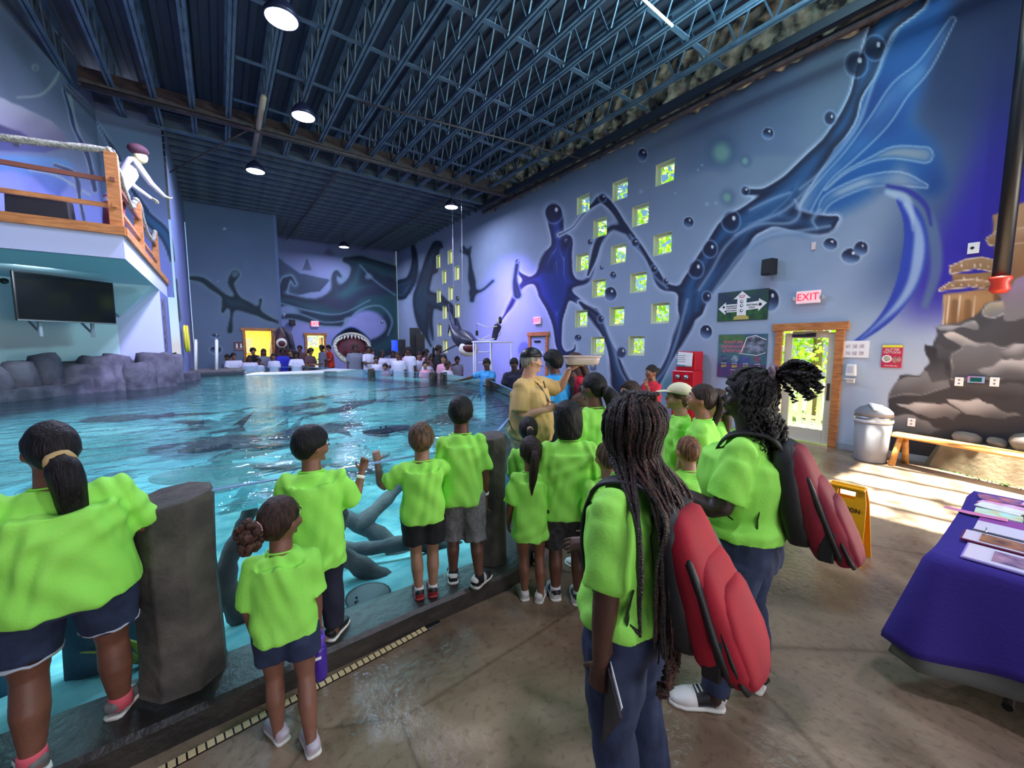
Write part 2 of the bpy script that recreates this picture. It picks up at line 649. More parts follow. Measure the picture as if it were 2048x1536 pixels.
def sheet_with_hole(name, x0, x1, y0, y1, hole, z, m, step=0.5):
    bm = bmesh.new()
    outer = [(x0, y0), (x1, y0), (x1, y1), (x0, y1)]
    ed = []
    for P in (outer, hole):
        vv = [bm.verts.new((p[0], p[1], z)) for p in P]
        ed += [bm.edges.new((vv[i], vv[(i + 1) % len(vv)])) for i in range(len(vv))]
    bmesh.ops.triangle_fill(bm, edges=ed, use_beauty=True)
    me = bpy.data.meshes.new(name)
    bm.normal_update()
    for f in bm.faces:
        if f.normal.z < 0: f.normal_flip()
    bm.to_mesh(me)
    me.materials.append(m)
    o = bpy.data.objects.new(name, me)
    col.objects.link(o)
    return o


FLOOR = sheet_with_hole('floor', -5.5, XR, -6, YB, TANK, 0.0, M_floor)
struct(FLOOR)
# roof deck: corrugated sheet above the joists, open over the skylight
SKY = (5.1, 8.1, -1.6, 1.5)
dk = MB()
x = -5.5
while x < XR + 0.3:
    for (ya, yb) in ((-6, SKY[2]), (SKY[2], SKY[3]), (SKY[3], 13.5)):
        if SKY[0] <= x < SKY[1] and ya == SKY[2]: continue
        dk.add([(x, ya, 7.95), (x + .1, ya, 7.95), (x + .13, ya, 8.0), (x + .27, ya, 8.0), (x + .3, ya, 7.95),
                (x, yb, 7.95), (x + .1, yb, 7.95), (x + .13, yb, 8.0), (x + .27, yb, 8.0), (x + .3, yb, 7.95)],
               [(i, i + 1, i + 6, i + 5) for i in range(4)])
    x += 0.3
ro = dk.build('ceiling', M_deck)
ro['kind'] = 'structure'
cv = MB()
for (a, b, c, d) in ((-5.6, SKY[0], -6, 13.6), (SKY[1], XR + .3, -6, 13.6), (SKY[0], SKY[1], -6, SKY[2]), (SKY[0], SKY[1], SKY[3], 13.6)):
    cv.box(((a + b) / 2, (c + d) / 2, 8.08), (b - a, d - c, 0.06))
struct(cv.build('ceiling', M_deck))
fd = MB()
fd.box((1.6, (13.4 + YB) / 2, 7.35), (15, YB - 13.4, 0.1))
struct(fd.build('ceiling', M_deck))
purl = MB().box((0, 0, 0), (9.9, 0.06, 0.16)).mesh('purlin')
purl.materials.append(M_steel)
y = 14.0
k = 0
while y < YB - 0.2:
    p = bpy.data.objects.new('purlin', purl)
    p.location = (3.95, y, 7.20)
    col.objects.link(p)
    struct(p)
    y += 0.5
# skylight: unseen bars added over the opening to break the sun patch into streaks
lv = MB().box((0, 0, 0), (SKY[1] - SKY[0], 0.045, 0.05)).mesh('skylight_bar')
lv.materials.append(M_steel)
sky = empty('skylight', (sum(SKY[:2]) / 2, sum(SKY[2:]) / 2, 8.1), 0, kind='structure')
for i in range(9):
    b = bpy.data.objects.new('skylight_bar', lv)
    b.parent = sky
    b.location = (0, -1.45 + i * 0.36, 0)
    b.rotation_euler = (0, 0, .35 + 0.06 * math.sin(i * 2.2))
    col.objects.link(b)
leafm = MB()  # leaves added to shade one corner of the sun patch
for i in range(46):
    a, r = RNG.uniform(0, 6.28), 0.35
    c = np.array([RNG.uniform(-1.35, -0.1), RNG.uniform(-.2, 1.5), 0.05])
    s = RNG.uniform(0.05, 0.14)
    leafm.add([c + (s, 0, 0), c + (0, s * .7, 0.02), c + (-s, 0, 0), c + (0, -s * .7, .02)], [(0, 1, 2, 3)])
lo = leafm.build('fallen_leaves', M_leaf, sky)
lo['kind'] = 'stuff'

# --- windows
COLN = [8.57, 7.91, 7.25, 6.59, 5.93]
ROWZ = [5.83, 5.03, 4.20, 3.38, 2.57, 1.78]
WIN = []
for ci, cy in enumerate(COLN):
    for r in ((0, 2, 4) if ci % 2 == 0 else (1, 3, 5)):
        WIN.append((cy, ROWZ[r], 0.50, 0.50))
for ci, cy in enumerate([18.1, 17.5, 16.88, 16.25]):
    for r in ((0, 2, 4), (1, 3, 5), (0, 2, 4), (1, 3))[ci]:
        WIN.append((cy, ROWZ[r] - 0.05, 0.46, 0.62))
DOOR = (2.42, 3.24, 2.06)
DOOR2 = (10.12, 10.92, 2.1)
holes = [(w[0] - w[2] / 2, w[0] + w[2] / 2, w[1] - w[3] / 2, w[1] + w[3] / 2) for w in WIN]
holes.append((DOOR[0], DOOR[1], 0.0, DOOR[2]))
GATE = (-5.2, -1.4, 0.0, 3.0)
holes.append(GATE)

A_ = [(1800, -10, 46), (1775, 60, 40), (1742, 120, 26), (1700, 230, 30), (1655, 300, 30), (1600, 360, 36), (1545, 420, 38), (1480, 450, 30), (1430, 510, 30), (1385, 560, 30), (1350, 580, 16)]
WAVE_A = [
    [(1815, -10, 44), (1772, 40, 30), (1750, 90, 24), (1735, 135, 24), (1712, 190, 15), (1692, 240, 20), (1655, 290, 18), (1610, 335, 20), (1570, 366, 14), (1530, 382, 9), (1494, 384, 9)],
    [(1650, 300, 16), (1600, 360, 26), (1560, 400, 34), (1510, 436, 34), (1462, 455, 26), (1430, 490, 20), (1405, 530, 20), (1382, 570, 22), (1376, 610, 24), (1374, 640, 18), (1356, 680, 14), (1340, 715, 9), (1318, 755, 11), (1290, 784, 17), (1262, 788, 20), (1240, 765, 18)],
    [(1500, 460, 16), (1470, 500, 20), (1430, 550, 22), (1400, 590, 22), (1392, 620, 18)],
    [(1560, 430, 26), (1610, 446, 22), (1650, 448, 20), (1672, 438, 10)],
    [(1240, 765, 18), (1228, 715, 13), (1212, 675, 9), (1195, 640, 12), (1182, 625, 11), (1160, 605, 6)],
    [(1385, 585, 16), (1350, 578, 9), (1325, 570, 12), (1308, 540, 10), (1292, 512, 7), (1272, 485, 10), (1250, 455, 8), (1228, 420, 9), (1205, 398, 11), (1188, 408, 7), (1165, 430, 4), (1145, 455, 4), (1118, 470, 5)],
    [(1245, 458, 9), (1222, 456, 7), (1198, 482, 9), (1186, 520, 9), (1176, 550, 5)],
]
RIDGES = [[(1795, 60, 2), (1760, 130, 2.4), (1735, 200, 2.4), (1716, 250, 2.6), (1680, 300, 2.4), (1640, 345, 2), (1600, 378, 1.6)],
          [(1620, 372, 2.4), (1570, 420, 2), (1500, 452, 2.2), (1452, 492, 2), (1424, 540, 2), (1398, 580, 1.6)],
          [(1660, 452, 2), (1600, 462, 2.4), (1540, 470, 2.2), (1490, 500, 2), (1450, 550, 2), (1412, 604, 1.6)],
          [(1590, 400, 2), (1600, 425, 2.4), (1580, 446, 2), (1520, 448, 1.6), (1470, 470, 1.4)],
          [(1375, 600, 1.6), (1362, 650, 2), (1350, 690, 1.8), (1330, 740, 1.5), (1300, 775, 1.5)],
          [(1500, 420, 1.6), (1540, 400, 2), (1580, 385, 1.6)], [(1260, 470, 1.3), (1285, 510, 1.5), (1308, 552, 1.3), (1335, 576, 1.3)],
          [(1205, 640, 1.4), (1225, 690, 1.6), (1240, 740, 1.6), (1262, 778, 1.4)], [(1640, 420, 2.4), (1625, 440, 2.4), (1634, 456, 1.6)]]
WAVE_B = [
    [(1107, 425, 19), (1112, 445, 18), (1116, 490, 16), (1112, 530, 34), (1108, 570, 38), (1112, 610, 24), (1115, 650, 12), (1118, 690, 9), (1130, 708, 8), (1148, 700, 5), (1150, 688, 3)],
    [(1095, 560, 22), (1065, 560, 11), (1040, 575, 7), (1022, 610, 6), (1003, 640, 4)],
    [(1050, 556, 8), (1038, 545, 5), (1034, 530, 5)],
    [(1125, 560, 22), (1155, 566, 9), (1175, 560, 6), (1186, 530, 7), (1198, 480, 9), (1214, 460, 8)],
    [(1128, 520, 16), (1140, 480, 8), (1128, 470, 6)],
    [(1140, 590, 10), (1175, 615, 7), (1190, 622, 9)],
]


def paint_right(px, W):
    x, y = px[:, 0], px[:, 1]
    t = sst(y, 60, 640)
    C = mixc(np.tile(np.array([[100., 114, 138]]), (len(px), 1)), (156, 174, 202), t)  # shade of the upper wall mixed into the base colour
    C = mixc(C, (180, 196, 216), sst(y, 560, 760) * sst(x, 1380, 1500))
    # shadow on the upper wall painted in, with a wavy lower edge
    C = mixc(C, (92, 110, 148), 0.5 * (1 - sst(y - 0.0 * x, 330 + 30 * np.sin(x / 90), 350 + 30 * np.sin(x / 90))) * sst(x, 1330, 1400) * (1 - sst(x, 1560, 1640)))
    # far right: deep indigo sea
    ed = 1830 + 60 * np.sin(y / 150) - 0.12 * (y - 300)
    C = mixc(C, (60, 84, 130), 0.85 * sst(x, ed - 90, ed + 40) * (1 - sst(y, 520, 660)))
    C = mixc(C, (48, 34, 170), sst(x, ed + 20, ed + 110) * (1 - sst(y, 560, 690)))
    C = mixc(C, (16, 20, 52), 0.9 * sst(x, 1800, 1900) * (1 - sst(y + 0.5 * (x - 1900), 60, 330)))
    C = mixc(C, (26, 44, 92), 0.7 * sst(x, 1790, 1850) * (1 - sst(y, 120, 420)))
    # big blue body of the wave
    B = [[(1850, -20, 70), (1800, 120, 70), (1760, 230, 75), (1730, 300, 85), (1680, 370, 60), (1640, 410, 34), (1610, 450, 22)],
         [(1760, 260, 60), (1830, 300, 50), (1860, 360, 40)]]
    d = sd_strokes(px, B, 20)
    C = mixc(C, (28, 88, 158), 0.95 * (1 - sst(d, -34, 14)))
    C = mixc(C, (16, 40, 110), 0.5 * sst(wob(px, 60, 1), 0.0, 0.9) * (1 - sst(d, -30, 8)))
    # pale veils
    for s, c, a in (([(1905, 40, 8), (1850, 130, 16), (1800, 180, 22), (1760, 240, 22), (1700, 310, 14), (1650, 360, 10), (1610, 420, 14), (1618, 450, 6)], (112, 152, 198), 0.6),
                    ([(1850, 310, 18), (1790, 305, 14), (1740, 320, 6), (1690, 345, 4), (1650, 380, 3)], (150, 160, 170), 0.9),
                    ([(1852, 372, 6), (1800, 358, 16), (1740, 362, 14), (1690, 380, 13), (1655, 400, 12), (1640, 425, 8)], (160, 176, 198), 0.95)):
        dd = sd_strokes(px, [s], 4)
        C = mixc(C, c, a * (.45 + .55 * sst(wob(px, 26, 4), -.5, .7)) * (1 - sst(dd, -14, 2)))
        C = mixc(C, (225, 235, 245), 0.5 * np.exp(-((dd + 2) / 2.0) ** 2))
    # right-hand crescent of the breaker
    cres = [(1800, 400, 8), (1822, 430, 18), (1832, 470, 24), (1826, 530, 25), (1808, 580, 20), (1780, 625, 14), (1745, 660, 8), (1702, 690, 3)]
    dd = sd_strokes(px, [cres], 4)
    C = mixc(C, (42, 66, 176), 1 - sst(dd, -1.5, 1.5))
    inn = sd_strokes(px, [[(1812, 410, 8), (1834, 450, 10), (1838, 500, 14), (1826, 560, 12), (1800, 605, 9), (1760, 645, 5), (1715, 684, 2)]], 4)
    C = mixc(C, (170, 196, 226), 0.85 * (1 - sst(inn, -8, 3)))
    arc = sd_strokes(px, [[(1748, 380, 8), (1800, 380, 12), (1845, 410, 12), (1868, 470, 14), (1872, 540, 14), (1850, 610, 10)]], 4)
    C = mixc(C, (92, 118, 156), 0.85 * (1 - sst(arc, -8, 4)))
    ar2 = sd_strokes(px, [[(1775, 372, 5), (1820, 384, 7), (1852, 412, 7), (1862, 450, 4)]], 4)
    C = mixc(C, (40, 44, 150), 0.9 * (1 - sst(ar2, -5, 2)))
    C = mixc(C, (190, 210, 232), 0.8 * (1 - sst(sd_strokes(px, [[(1775, 384, 8), (1808, 396, 12), (1822, 420, 8), (1826, 460, 4)]], 4), -8, 3)))
    # the splash arms
    paint_water(C, px, WAVE_B, dark=(20, 28, 72), mid=(34, 58, 150), rw=1.8, ww=9, k=10)
    paint_water(C, px, WAVE_A, dark=(24, 32, 62), mid=(46, 92, 142), rw=2.2, ww=14, k=10)
    for sd in RIDGES:
        dd = sd_strokes(px, [sd])
        C = mixc(C, (176, 196, 224), 0.62 * (1 - sst(dd, -1.5, 3.2)))
        C = mixc(C, (96, 130, 176), 0.30 * (1 - sst(dd, 2, 13)) * sst(-sd_strokes(px, [[(q[0] - 6, q[1] + 5, q[2] + 7) for q in sd]]), -6, 6))
    C = mixc(C, (34, 120, 130), 0.4 * (1 - sst(np.hypot((px[:, 0] - 1345) / 36, (px[:, 1] - 775) / 34), .4, 1)))
    for cx, cy, r in ((1107, 425, 19), (1462, 442, 19), (1420, 498, 15), (1392, 538, 16), (1712, 128, 24), (1660, 236, 13), (1490, 382, 9), (1205, 395, 8), (1270, 485, 8), (1308, 538, 7), (1332, 562, 6), (1414, 594, 10), (1243, 705, 11), (1180, 484, 6), (1202, 638, 7), (1035, 524, 6), (1030, 590, 5), (1750, 96, 22)):
        dd = np.hypot(px[:, 0] - cx, (px[:, 1] - cy) * 0.85)
        C = mixc(C, (16, 22, 54), 0.75 * (1 - sst(dd, r * 0.6, r)))
        C = mixc(C, (150, 175, 215), 0.6 * np.exp(-((dd - r) / 1.6) ** 2))
        paint_dot(C, px, cx + r * .3, cy - r * .3, max(1.6, r * .2), max(2.0, r * .28), (240, 244, 250), 0.4)
    # free drops
    for d_ in ((1285, 310, 9, 13), (1377, 445, 10, 11), (1536, 267, 11, 11), (1661, 488, 14, 12), (1222, 590, 9, 10), (1412, 664, 12, 14), (1541, 600, 17, 22), (1226, 551, 6, 8), (1221, 588, 12, 14), (1156, 676, 7, 7), (1203, 536, 4, 5), (1702, 512, 19, 15), (1722, 497, 14, 14)):
        paint_drop(C, px, *d_)
    for gx, gy, r in ((1445, 305, 42), (1492, 322, 15), (1456, 395, 20)):
        paint_dot(C, px, gx, gy, r, r * 1.1, (58, 84, 120), 0.9, 0.6)
        paint_dot(C, px, gx - 2, gy, r * .55, r * .62, (136, 176, 166), 0.7, 0.9)
    for gx, gy, r in ((1404, 330, 3), (1396, 340, 3), (1414, 408, 5), (1432, 406, 4), (1282, 383, 5), (1350, 386, 3)):
        paint_dot(C, px, gx, gy, r, r, (160, 182, 208), 0.5, 0.8)
    # the far section of the same wall: dark teal splash behind the small windows
    far = [[(872, 490, 10), (862, 520, 14), (850, 560, 14), (842, 600, 18), (845, 640, 14), (852, 670, 6), (862, 692, 4)],
           [(842, 590, 12), (870, 600, 16), (885, 610, 14), (905, 620, 8), (912, 650, 4)],
           [(870, 540, 8), (868, 510, 6), (878, 488, 6), (884, 494, 4)],
           [(820, 470, 4), (830, 520, 8), (822, 560, 12), (800, 580, 22)],
           [(926, 495, 4), (938, 510, 4), (942, 550, 7), (946, 575, 8), (944, 600, 6)], [(944, 585, 6), (965, 580, 4), (986, 562, 4)],
           [(922, 503, 3), (936, 506, 4), (942, 494, 3)],
           [(1034, 530, 5), (1030, 560, 6), (1035, 590, 9)], [(866, 600, 6), (862, 640, 5), (866, 680, 3)]]
    paint_water(C, px, far, rim=(120, 150, 175), dark=(20, 34, 54), mid=(32, 62, 84), rw=1.5, ww=7, k=8, halo=3)
    paint_drop(C, px, 915, 598, 4, 6, dark=(24, 40, 60))
    # painted chubby fish face by the small far door
    paint_dot(C, px, 1048, 702, 13, 20, (110, 125, 190), 0.2, 0.9)
    paint_dot(C, px, 1046, 710, 8, 5, (210, 220, 245), 0.2, 0.9)
    paint_dot(C, px, 1046, 709, 5, 2.5, (30, 50, 120), 0.2, 0.9)
    # castle
    tan, lt, br = (188, 150, 108), (236, 214, 190), (118, 84, 52)
    paint_poly(C, px, [(1984, 430), (2060, 400), (2060, 640), (1960, 640), (1990, 520)], tan, br, 2, 2)
    paint_poly(C, px, [(1970, 478), (1998, 458), (2060, 452), (2060, 484), (1996, 492), (1978, 492)], (196, 160, 122), (160, 120, 84), 1.2, edge=lt, ew=2)
    paint_poly(C, px, [(1886, 590), (1986, 575), (1986, 664), (1884, 656)], (190, 150, 104), (150, 108, 62), 1.5, 1.5)
    paint_poly(C, px, [(1905, 548), (1985, 545), (1985, 575), (1906, 568)], (170, 130, 86), (140, 100, 62), 1.2)
    paint_poly(C, px, [(1898, 532), (1930, 518), (1962, 513), (1988, 518), (1988, 545), (1950, 538), (1900, 550)], (184, 146, 108), (150, 112, 78), 1.2, edge=lt, ew=2.2)
    paint_poly(C, px, [(1877, 578), (1900, 563), (1940, 557), (1985, 562), (1985, 580), (1940, 574), (1878, 583)], (184, 146, 108), (150, 112, 78), 1.2, edge=lt, ew=2.2)
    for i in range(6):
        paint_dot(C, px, 1910 + 13 * i, 533 - 3 * math.sin(i * .6), 1.8, 4, lt, 0.4)
        paint_dot(C, px, 1890 + 16 * i, 574 - 4 * math.sin(i * .6), 3.0, 2, lt, 0.4)
        paint_dot(C, px, 1915 + 13 * i, 558, 1.2, 5, lt, 0.4)
    for xx in (1890, 1899, 1921, 1949):
        C = mixc(C, lt, 0.95 * (1 - sst(sd_strokes(px, [[(xx, 592, 1.4), (xx - 3, 622, 1.5), (xx - 5, 650, 1.3)]]), -1, 1)))
    for xx in (1910, 1936):
        C = mixc(C, br, 0.7 * (1 - sst(sd_strokes(px, [[(xx, 605, 7), (xx - 2, 650, 7)]]), -3, 3)))
    # rocks
    g0, g1, g2, g3 = (186, 188, 192), (128, 130, 134), (78, 79, 84), (42, 42, 48)
    rocks = [
        ([(1770, 855), (1776, 800), (1800, 752), (1850, 745), (1868, 690), (1872, 655), (1930, 640), (1990, 600), (2060, 560), (2060, 900), (1775, 880)], g2, g3, None),
        ([(1872, 655), (1900, 650), (1950, 642), (1955, 655), (1880, 662)], g0, g1, None),
        ([(1962, 622), (1990, 600), (2030, 595), (2050, 612), (1990, 636), (1966, 632)], (206, 196, 160), g1, g0),
        ([(2000, 590), (2060, 540), (2060, 640), (2010, 640)], (150, 138, 176), g1, None),
        ([(1880, 668), (1905, 665), (1985, 694), (1960, 696), (1920, 690)], (214, 206, 196), g1, None),
        ([(1876, 690), (1905, 700), (1960, 705), (1945, 745), (1900, 745), (1870, 720)], g2, g3, None),
        ([(1930, 690), (2048, 690), (2060, 745), (2000, 758), (1900, 760), (1905, 710)], (114, 114, 118), g2, (150, 150, 152)),
        ([(1776, 800), (1790, 765), (1850, 745), (1895, 750), (1900, 775), (1840, 790), (1780, 795)], g1, g2, g1),
        ([(1960, 742), (2010, 720), (2060, 715), (2060, 760), (1985, 756)], g0, g2, None),
        ([(1795, 808), (1870, 800), (1930, 822), (1905, 842), (1830, 832)], g0, g2, g3),
        ([(1894, 800), (1960, 796), (2040, 830), (2010, 842), (1930, 830)], g0, g2, g3),
        ([(1776, 830), (1830, 828), (1880, 858), (1860, 870), (1780, 866)], g1, g2, None),
        ([(1990, 700), (2060, 686), (2060, 716), (2010, 716)], g0, g2, None),
        ([(1900, 765), (2060, 768), (2060, 800), (1960, 795)], g2, g3, None),
        ([(1850, 690), (1872, 700), (1900, 760), (1862, 765)], g3, g2, None),
    ]
    for P, a, b, e in rocks:
        paint_poly(C, px, P, a, b, 2.0, 4.0, edge=e, ew=2.5)
    paint_poly(C, px, [(1770, 868), (2060, 868), (2060, 1000), (1760, 905)], g3, g3, 4, 2)
    # tall thin sprays near the top edge
    return C


us = list(np.arange(-6, 0.2, 0.6)) + list(np.arange(0.2, 5.8, 0.018)) + list(np.arange(5.8, 10.3, 0.028)) + list(np.arange(10.3, YB + 0.01, 0.055))
wz = list(np.arange(0, 7.0, 0.022)) + [7.0, 8.1]
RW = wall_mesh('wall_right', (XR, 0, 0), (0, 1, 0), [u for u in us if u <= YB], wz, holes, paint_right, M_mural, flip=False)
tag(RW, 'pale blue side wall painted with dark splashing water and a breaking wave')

# window units
for i, (cy, cz, w, h) in enumerate(WIN):
    T = 0.16
    e = empty('window_%d' % (i + 1), (XR, cy, cz), kind='structure')
    b = MB()
    b.box((T / 2 + .01, -w / 2 - .0, 0), (T, 0.02, h + .04)).box((T / 2 + .01, w / 2, 0), (T, 0.02, h + .04))
    b.box((T / 2 + .01, 0, -h / 2), (T, w, 0.02)).box((T / 2 + .01, 0, h / 2), (T, w, 0.02))
    b.build('reveal', M_frame, e)
    f = MB()
    for s in (-1, 1):
        f.box((T - .03, s * (w / 2 - .035), 0), (0.05, 0.05, h - .02))
        f.box((T - .03, 0, s * (h / 2 - .035)), (0.05, w - .12, 0.05))
    if i >= 15:
        f.box((T - .03, 0.03, 0), (0.04, 0.03, h - .1))
    f.build('frame', M_frame, e)
    MB().box((T - .02, 0, 0), (0.008, w - .1, h - .1)).build('pane', M_glass if i < 15 else mat('lit_frosted_pane', (236, 240, 150), 0.4, emit=(236, 240, 130), estr=0.9), e)  # far panes glow on their own in place of outdoor light

# ---- far walls
def paint_far(px, W):
    C = np.tile(np.array([[110., 118, 160]]), (len(px), 1))
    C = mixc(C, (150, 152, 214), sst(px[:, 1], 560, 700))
    paint_poly(C, px, [(540, 500), (600, 545), (655, 556), (662, 560), (640, 585), (590, 592), (540, 580)], (58, 74, 104), (34, 50, 74), 2, 1, edge=(96, 120, 150), ew=2)      # shark back
    paint_poly(C, px, [(602, 542), (614, 512), (626, 542)], (52, 60, 92), (66, 76, 108), 1.2, edge=(110, 125, 155), ew=1.5)
    main = [[(530, 610, 22), (570, 600, 14), (610, 610, 16), (650, 618, 26), (700, 600, 36), (740, 600, 44), (785, 600, 44), (800, 640, 30), (800, 690, 18)],
            [(540, 600, 14), (560, 580, 8), (568, 560, 6)], [(570, 575, 6), (580, 555, 6), (590, 568, 5)],
            [(690, 520, 8), (720, 525, 14), (760, 540, 20), (800, 560, 26)], [(720, 530, 16), (712, 560, 18), (700, 590, 24)],
            [(675, 590, 8), (668, 560, 8), (672, 545, 7), (680, 552, 5)], [(530, 640, 8), (580, 632, 8), (640, 640, 12), (680, 645, 10)],
            [(740, 700, 20), (770, 690, 24), (795, 670, 24)]]
    paint_water(C, px, main, rim=(104, 130, 152), dark=(20, 34, 58), mid=(30, 74, 84), rw=2.0, ww=12, k=14, halo=4)
    C[:] = mixc(C, (36, 26, 62), 0.6 * (1 - sst(sd_strokes(px, [[(640, 600, 6), (690, 610, 16), (720, 590, 10), (780, 570, 20)]]), -10, 6)))
    for s in ([(545, 622, 1.5), (600, 628, 1.5), (650, 645, 1.5), (700, 640, 1)], [(560, 606, 1.5), (620, 622, 1.5), (680, 628, 1), (740, 600, 1)], [(720, 530, 1.5), (748, 560, 1.5), (790, 590, 1.5)], [(690, 650, 2), (720, 620, 2), (760, 612, 1.5), (784, 640, 2), (776, 670, 2)]):
        C[:] = mixc(C, (110, 140, 160), 0.75 * (1 - sst(sd_strokes(px, [s]), -1, 1.6)))
    paint_dot(C, px, 734, 650, 40, 32, (138, 142, 200), 0.25, 0.95)
    paint_drop(C, px, 764, 645, 4, 3)
    paint_drop(C, px, 568, 630, 3, 3)
    return C


def grid(a, b, s): return list(np.arange(a, b, s)) + [b]


D2 = (3.75, 4.55, 2.3)
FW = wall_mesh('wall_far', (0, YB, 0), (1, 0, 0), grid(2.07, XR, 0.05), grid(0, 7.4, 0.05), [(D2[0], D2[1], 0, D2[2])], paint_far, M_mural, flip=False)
tag(FW, 'far end wall painted with teal waves and a shark back')


def paint_farleft(px, W):
    C = np.tile(np.array([[86., 104, 136]]), (len(px), 1))
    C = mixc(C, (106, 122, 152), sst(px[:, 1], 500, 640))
    st = [[(380, 556, 6), (405, 560, 8), (425, 575, 8), (445, 590, 7), (460, 605, 14), (485, 610, 14), (510, 622, 10), (535, 636, 7), (556, 644, 4)],
          [(480, 605, 8), (468, 580, 6), (462, 565, 8), (470, 549, 11)], [(514, 622, 6), (520, 610, 4), (521, 600, 5)],
          [(465, 615, 8), (462, 640, 4), (460, 662, 7)], [(450, 608, 8), (446, 622, 6)]]
    paint_water(C, px, st, rim=(112, 136, 152), dark=(18, 34, 50), mid=(26, 58, 74), rw=1.8, ww=8, k=8, halo=4)
    paint_dot(C, px, 470, 548, 8, 8, (110, 130, 146), 0.4, 0.7)
    paint_dot(C, px, 449, 458, 3, 3, (170, 184, 196), 0.3)
    paint_dot(C, px, 436, 563, 4, 4, (120, 140, 156), 0.5, .7)
    paint_drop(C, px, 431, 672, 9, 4); paint_drop(C, px, 432, 700, 12, 8)
    return C


D1 = (0.86, 1.76, 2.38)
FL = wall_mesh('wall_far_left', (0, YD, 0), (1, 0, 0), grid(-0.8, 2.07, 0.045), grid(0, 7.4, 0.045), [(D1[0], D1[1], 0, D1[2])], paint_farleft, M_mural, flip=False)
tag(FL, 'nearer grey blue end wall with a dark splash over the bright doorway')
struct(MB().box((2.07 + .06, (YD + YB) / 2, 3.7), (0.12, YB - YD - .02, 7.4)).build('wall_return', mat('shade_blue', (96, 112, 150), 0.8)))


def paint_left(px, W):
    C = np.tile(np.array([[92., 106, 134]]), (len(px), 1))
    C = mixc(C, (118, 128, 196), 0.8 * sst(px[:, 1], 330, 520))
    st = [[(285, 420, 10), (300, 440, 14), (330, 470, 14), (345, 520, 8)], [(190, 240, 3), (215, 280, 5), (240, 320, 5), (260, 370, 6), (290, 420, 8)],
          [(350, 600, 5), (352, 560, 5), (358, 640, 5)]]
    paint_water(C, px, st, rim=(120, 140, 170), dark=(24, 36, 66), mid=(36, 84, 124), rw=1.8, ww=8, k=8, halo=3)
    return C


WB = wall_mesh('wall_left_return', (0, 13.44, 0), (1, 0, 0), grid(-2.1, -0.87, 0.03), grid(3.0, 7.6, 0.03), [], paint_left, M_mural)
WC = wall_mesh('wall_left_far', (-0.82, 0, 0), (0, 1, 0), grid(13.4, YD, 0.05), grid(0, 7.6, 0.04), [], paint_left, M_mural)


def paint_creature(px, W):
    C = np.tile(np.array([[84., 96, 118]]), (len(px), 1))
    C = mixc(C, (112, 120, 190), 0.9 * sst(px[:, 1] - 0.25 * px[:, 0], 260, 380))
    paint_poly(C, px, [(-60, 180), (0, 195), (40, 212), (100, 240), (130, 265), (134, 300), (90, 304), (0, 296), (-60, 290)], (158, 158, 170), (92, 84, 110), 2, 1.0)
    paint_poly(C, px, [(-60, 240), (0, 250), (40, 262), (80, 290), (130, 296), (90, 304), (0, 302), (-60, 300)], (44, 40, 76), (56, 60, 110), 3, 1)
    paint_dot(C, px, 34, 282, 12, 14, (22, 18, 40), 0.3)
    for q in ((29, 280), (40, 284)):
        paint_dot(C, px, q[0], q[1], 2.5, 6, (190, 196, 215), 0.4)
    paint_poly(C, px, [(-60, 306), (60, 312), (130, 318), (150, 330), (120, 400), (60, 350), (-60, 330)], (74, 116, 158), (70, 84, 150), 5, 3)
    for s in ([(35, 195, 1.5), (80, 190, 2), (105, 168, 3), (118, 145, 2)], [(70, 135, 6.5), (71, 135.5, 6.5)], [(60, 340, 2), (110, 350, 2), (150, 372, 2), (180, 390, 2)], [(140, 190, 3), (150, 240, 2), (165, 290, 3), (178, 330, 2)]):
        C[:] = mixc(C, (140, 152, 150), 0.75 * (1 - sst(sd_strokes(px, [s]), -1, 2)))
    paint_dot(C, px, 71, 136, 4.5, 5.5, (90, 100, 120), 0.3)
    paint_water(C, px, [[(128, 180, 4), (140, 220, 5), (150, 260, 5), (175, 310, 6), (190, 380, 6)], [(110, 330, 5), (150, 350, 6), (160, 400, 5), (168, 440, 4)]], rim=(120, 136, 156), dark=(28, 34, 70), mid=(50, 70, 120), rw=1.6, ww=6, halo=2)
    return C


uA = np.array([0.5, 3.25]); LA = np.linalg.norm(uA) * 2.4; uA = uA / np.linalg.norm(uA)
OA = np.array([-2.0, 13.44]) - uA * LA
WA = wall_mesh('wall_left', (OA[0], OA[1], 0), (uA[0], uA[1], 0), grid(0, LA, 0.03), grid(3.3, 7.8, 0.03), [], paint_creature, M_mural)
tag(WA, 'left wall above the balcony painted with a grey sea creature head')
# the rest of the shell, out of the picture
sh = MB()
sh.box((-5.55, 2, 4), (0.1, 16, 8.2))
sh.build('wall_left_near', M_wallplain)['kind'] = 'structure'
wb = MB()  # unseen wall, its opening added to go with the front fill
wb.box((-4.3, -6.05, 4), (2.4, .1, 8.2)).box((6.6, -6.05, 4), (4.2, .1, 8.2)).box((0.7, -6.05, 5.9), (7.8, .1, 4.4))
struct(wb.build('wall_entrance', M_wallplain))
# painted fringe: baseboard
bb = MB().box((XR - .012, 1.2, 0.05), (0.02, 2.3, 0.1)).box((XR - .012, 6.8, 0.05), (0.02, 6.4, 0.1))
struct(bb.build('baseboard_right', mat('base_trim', (150, 160, 170), 0.6)))

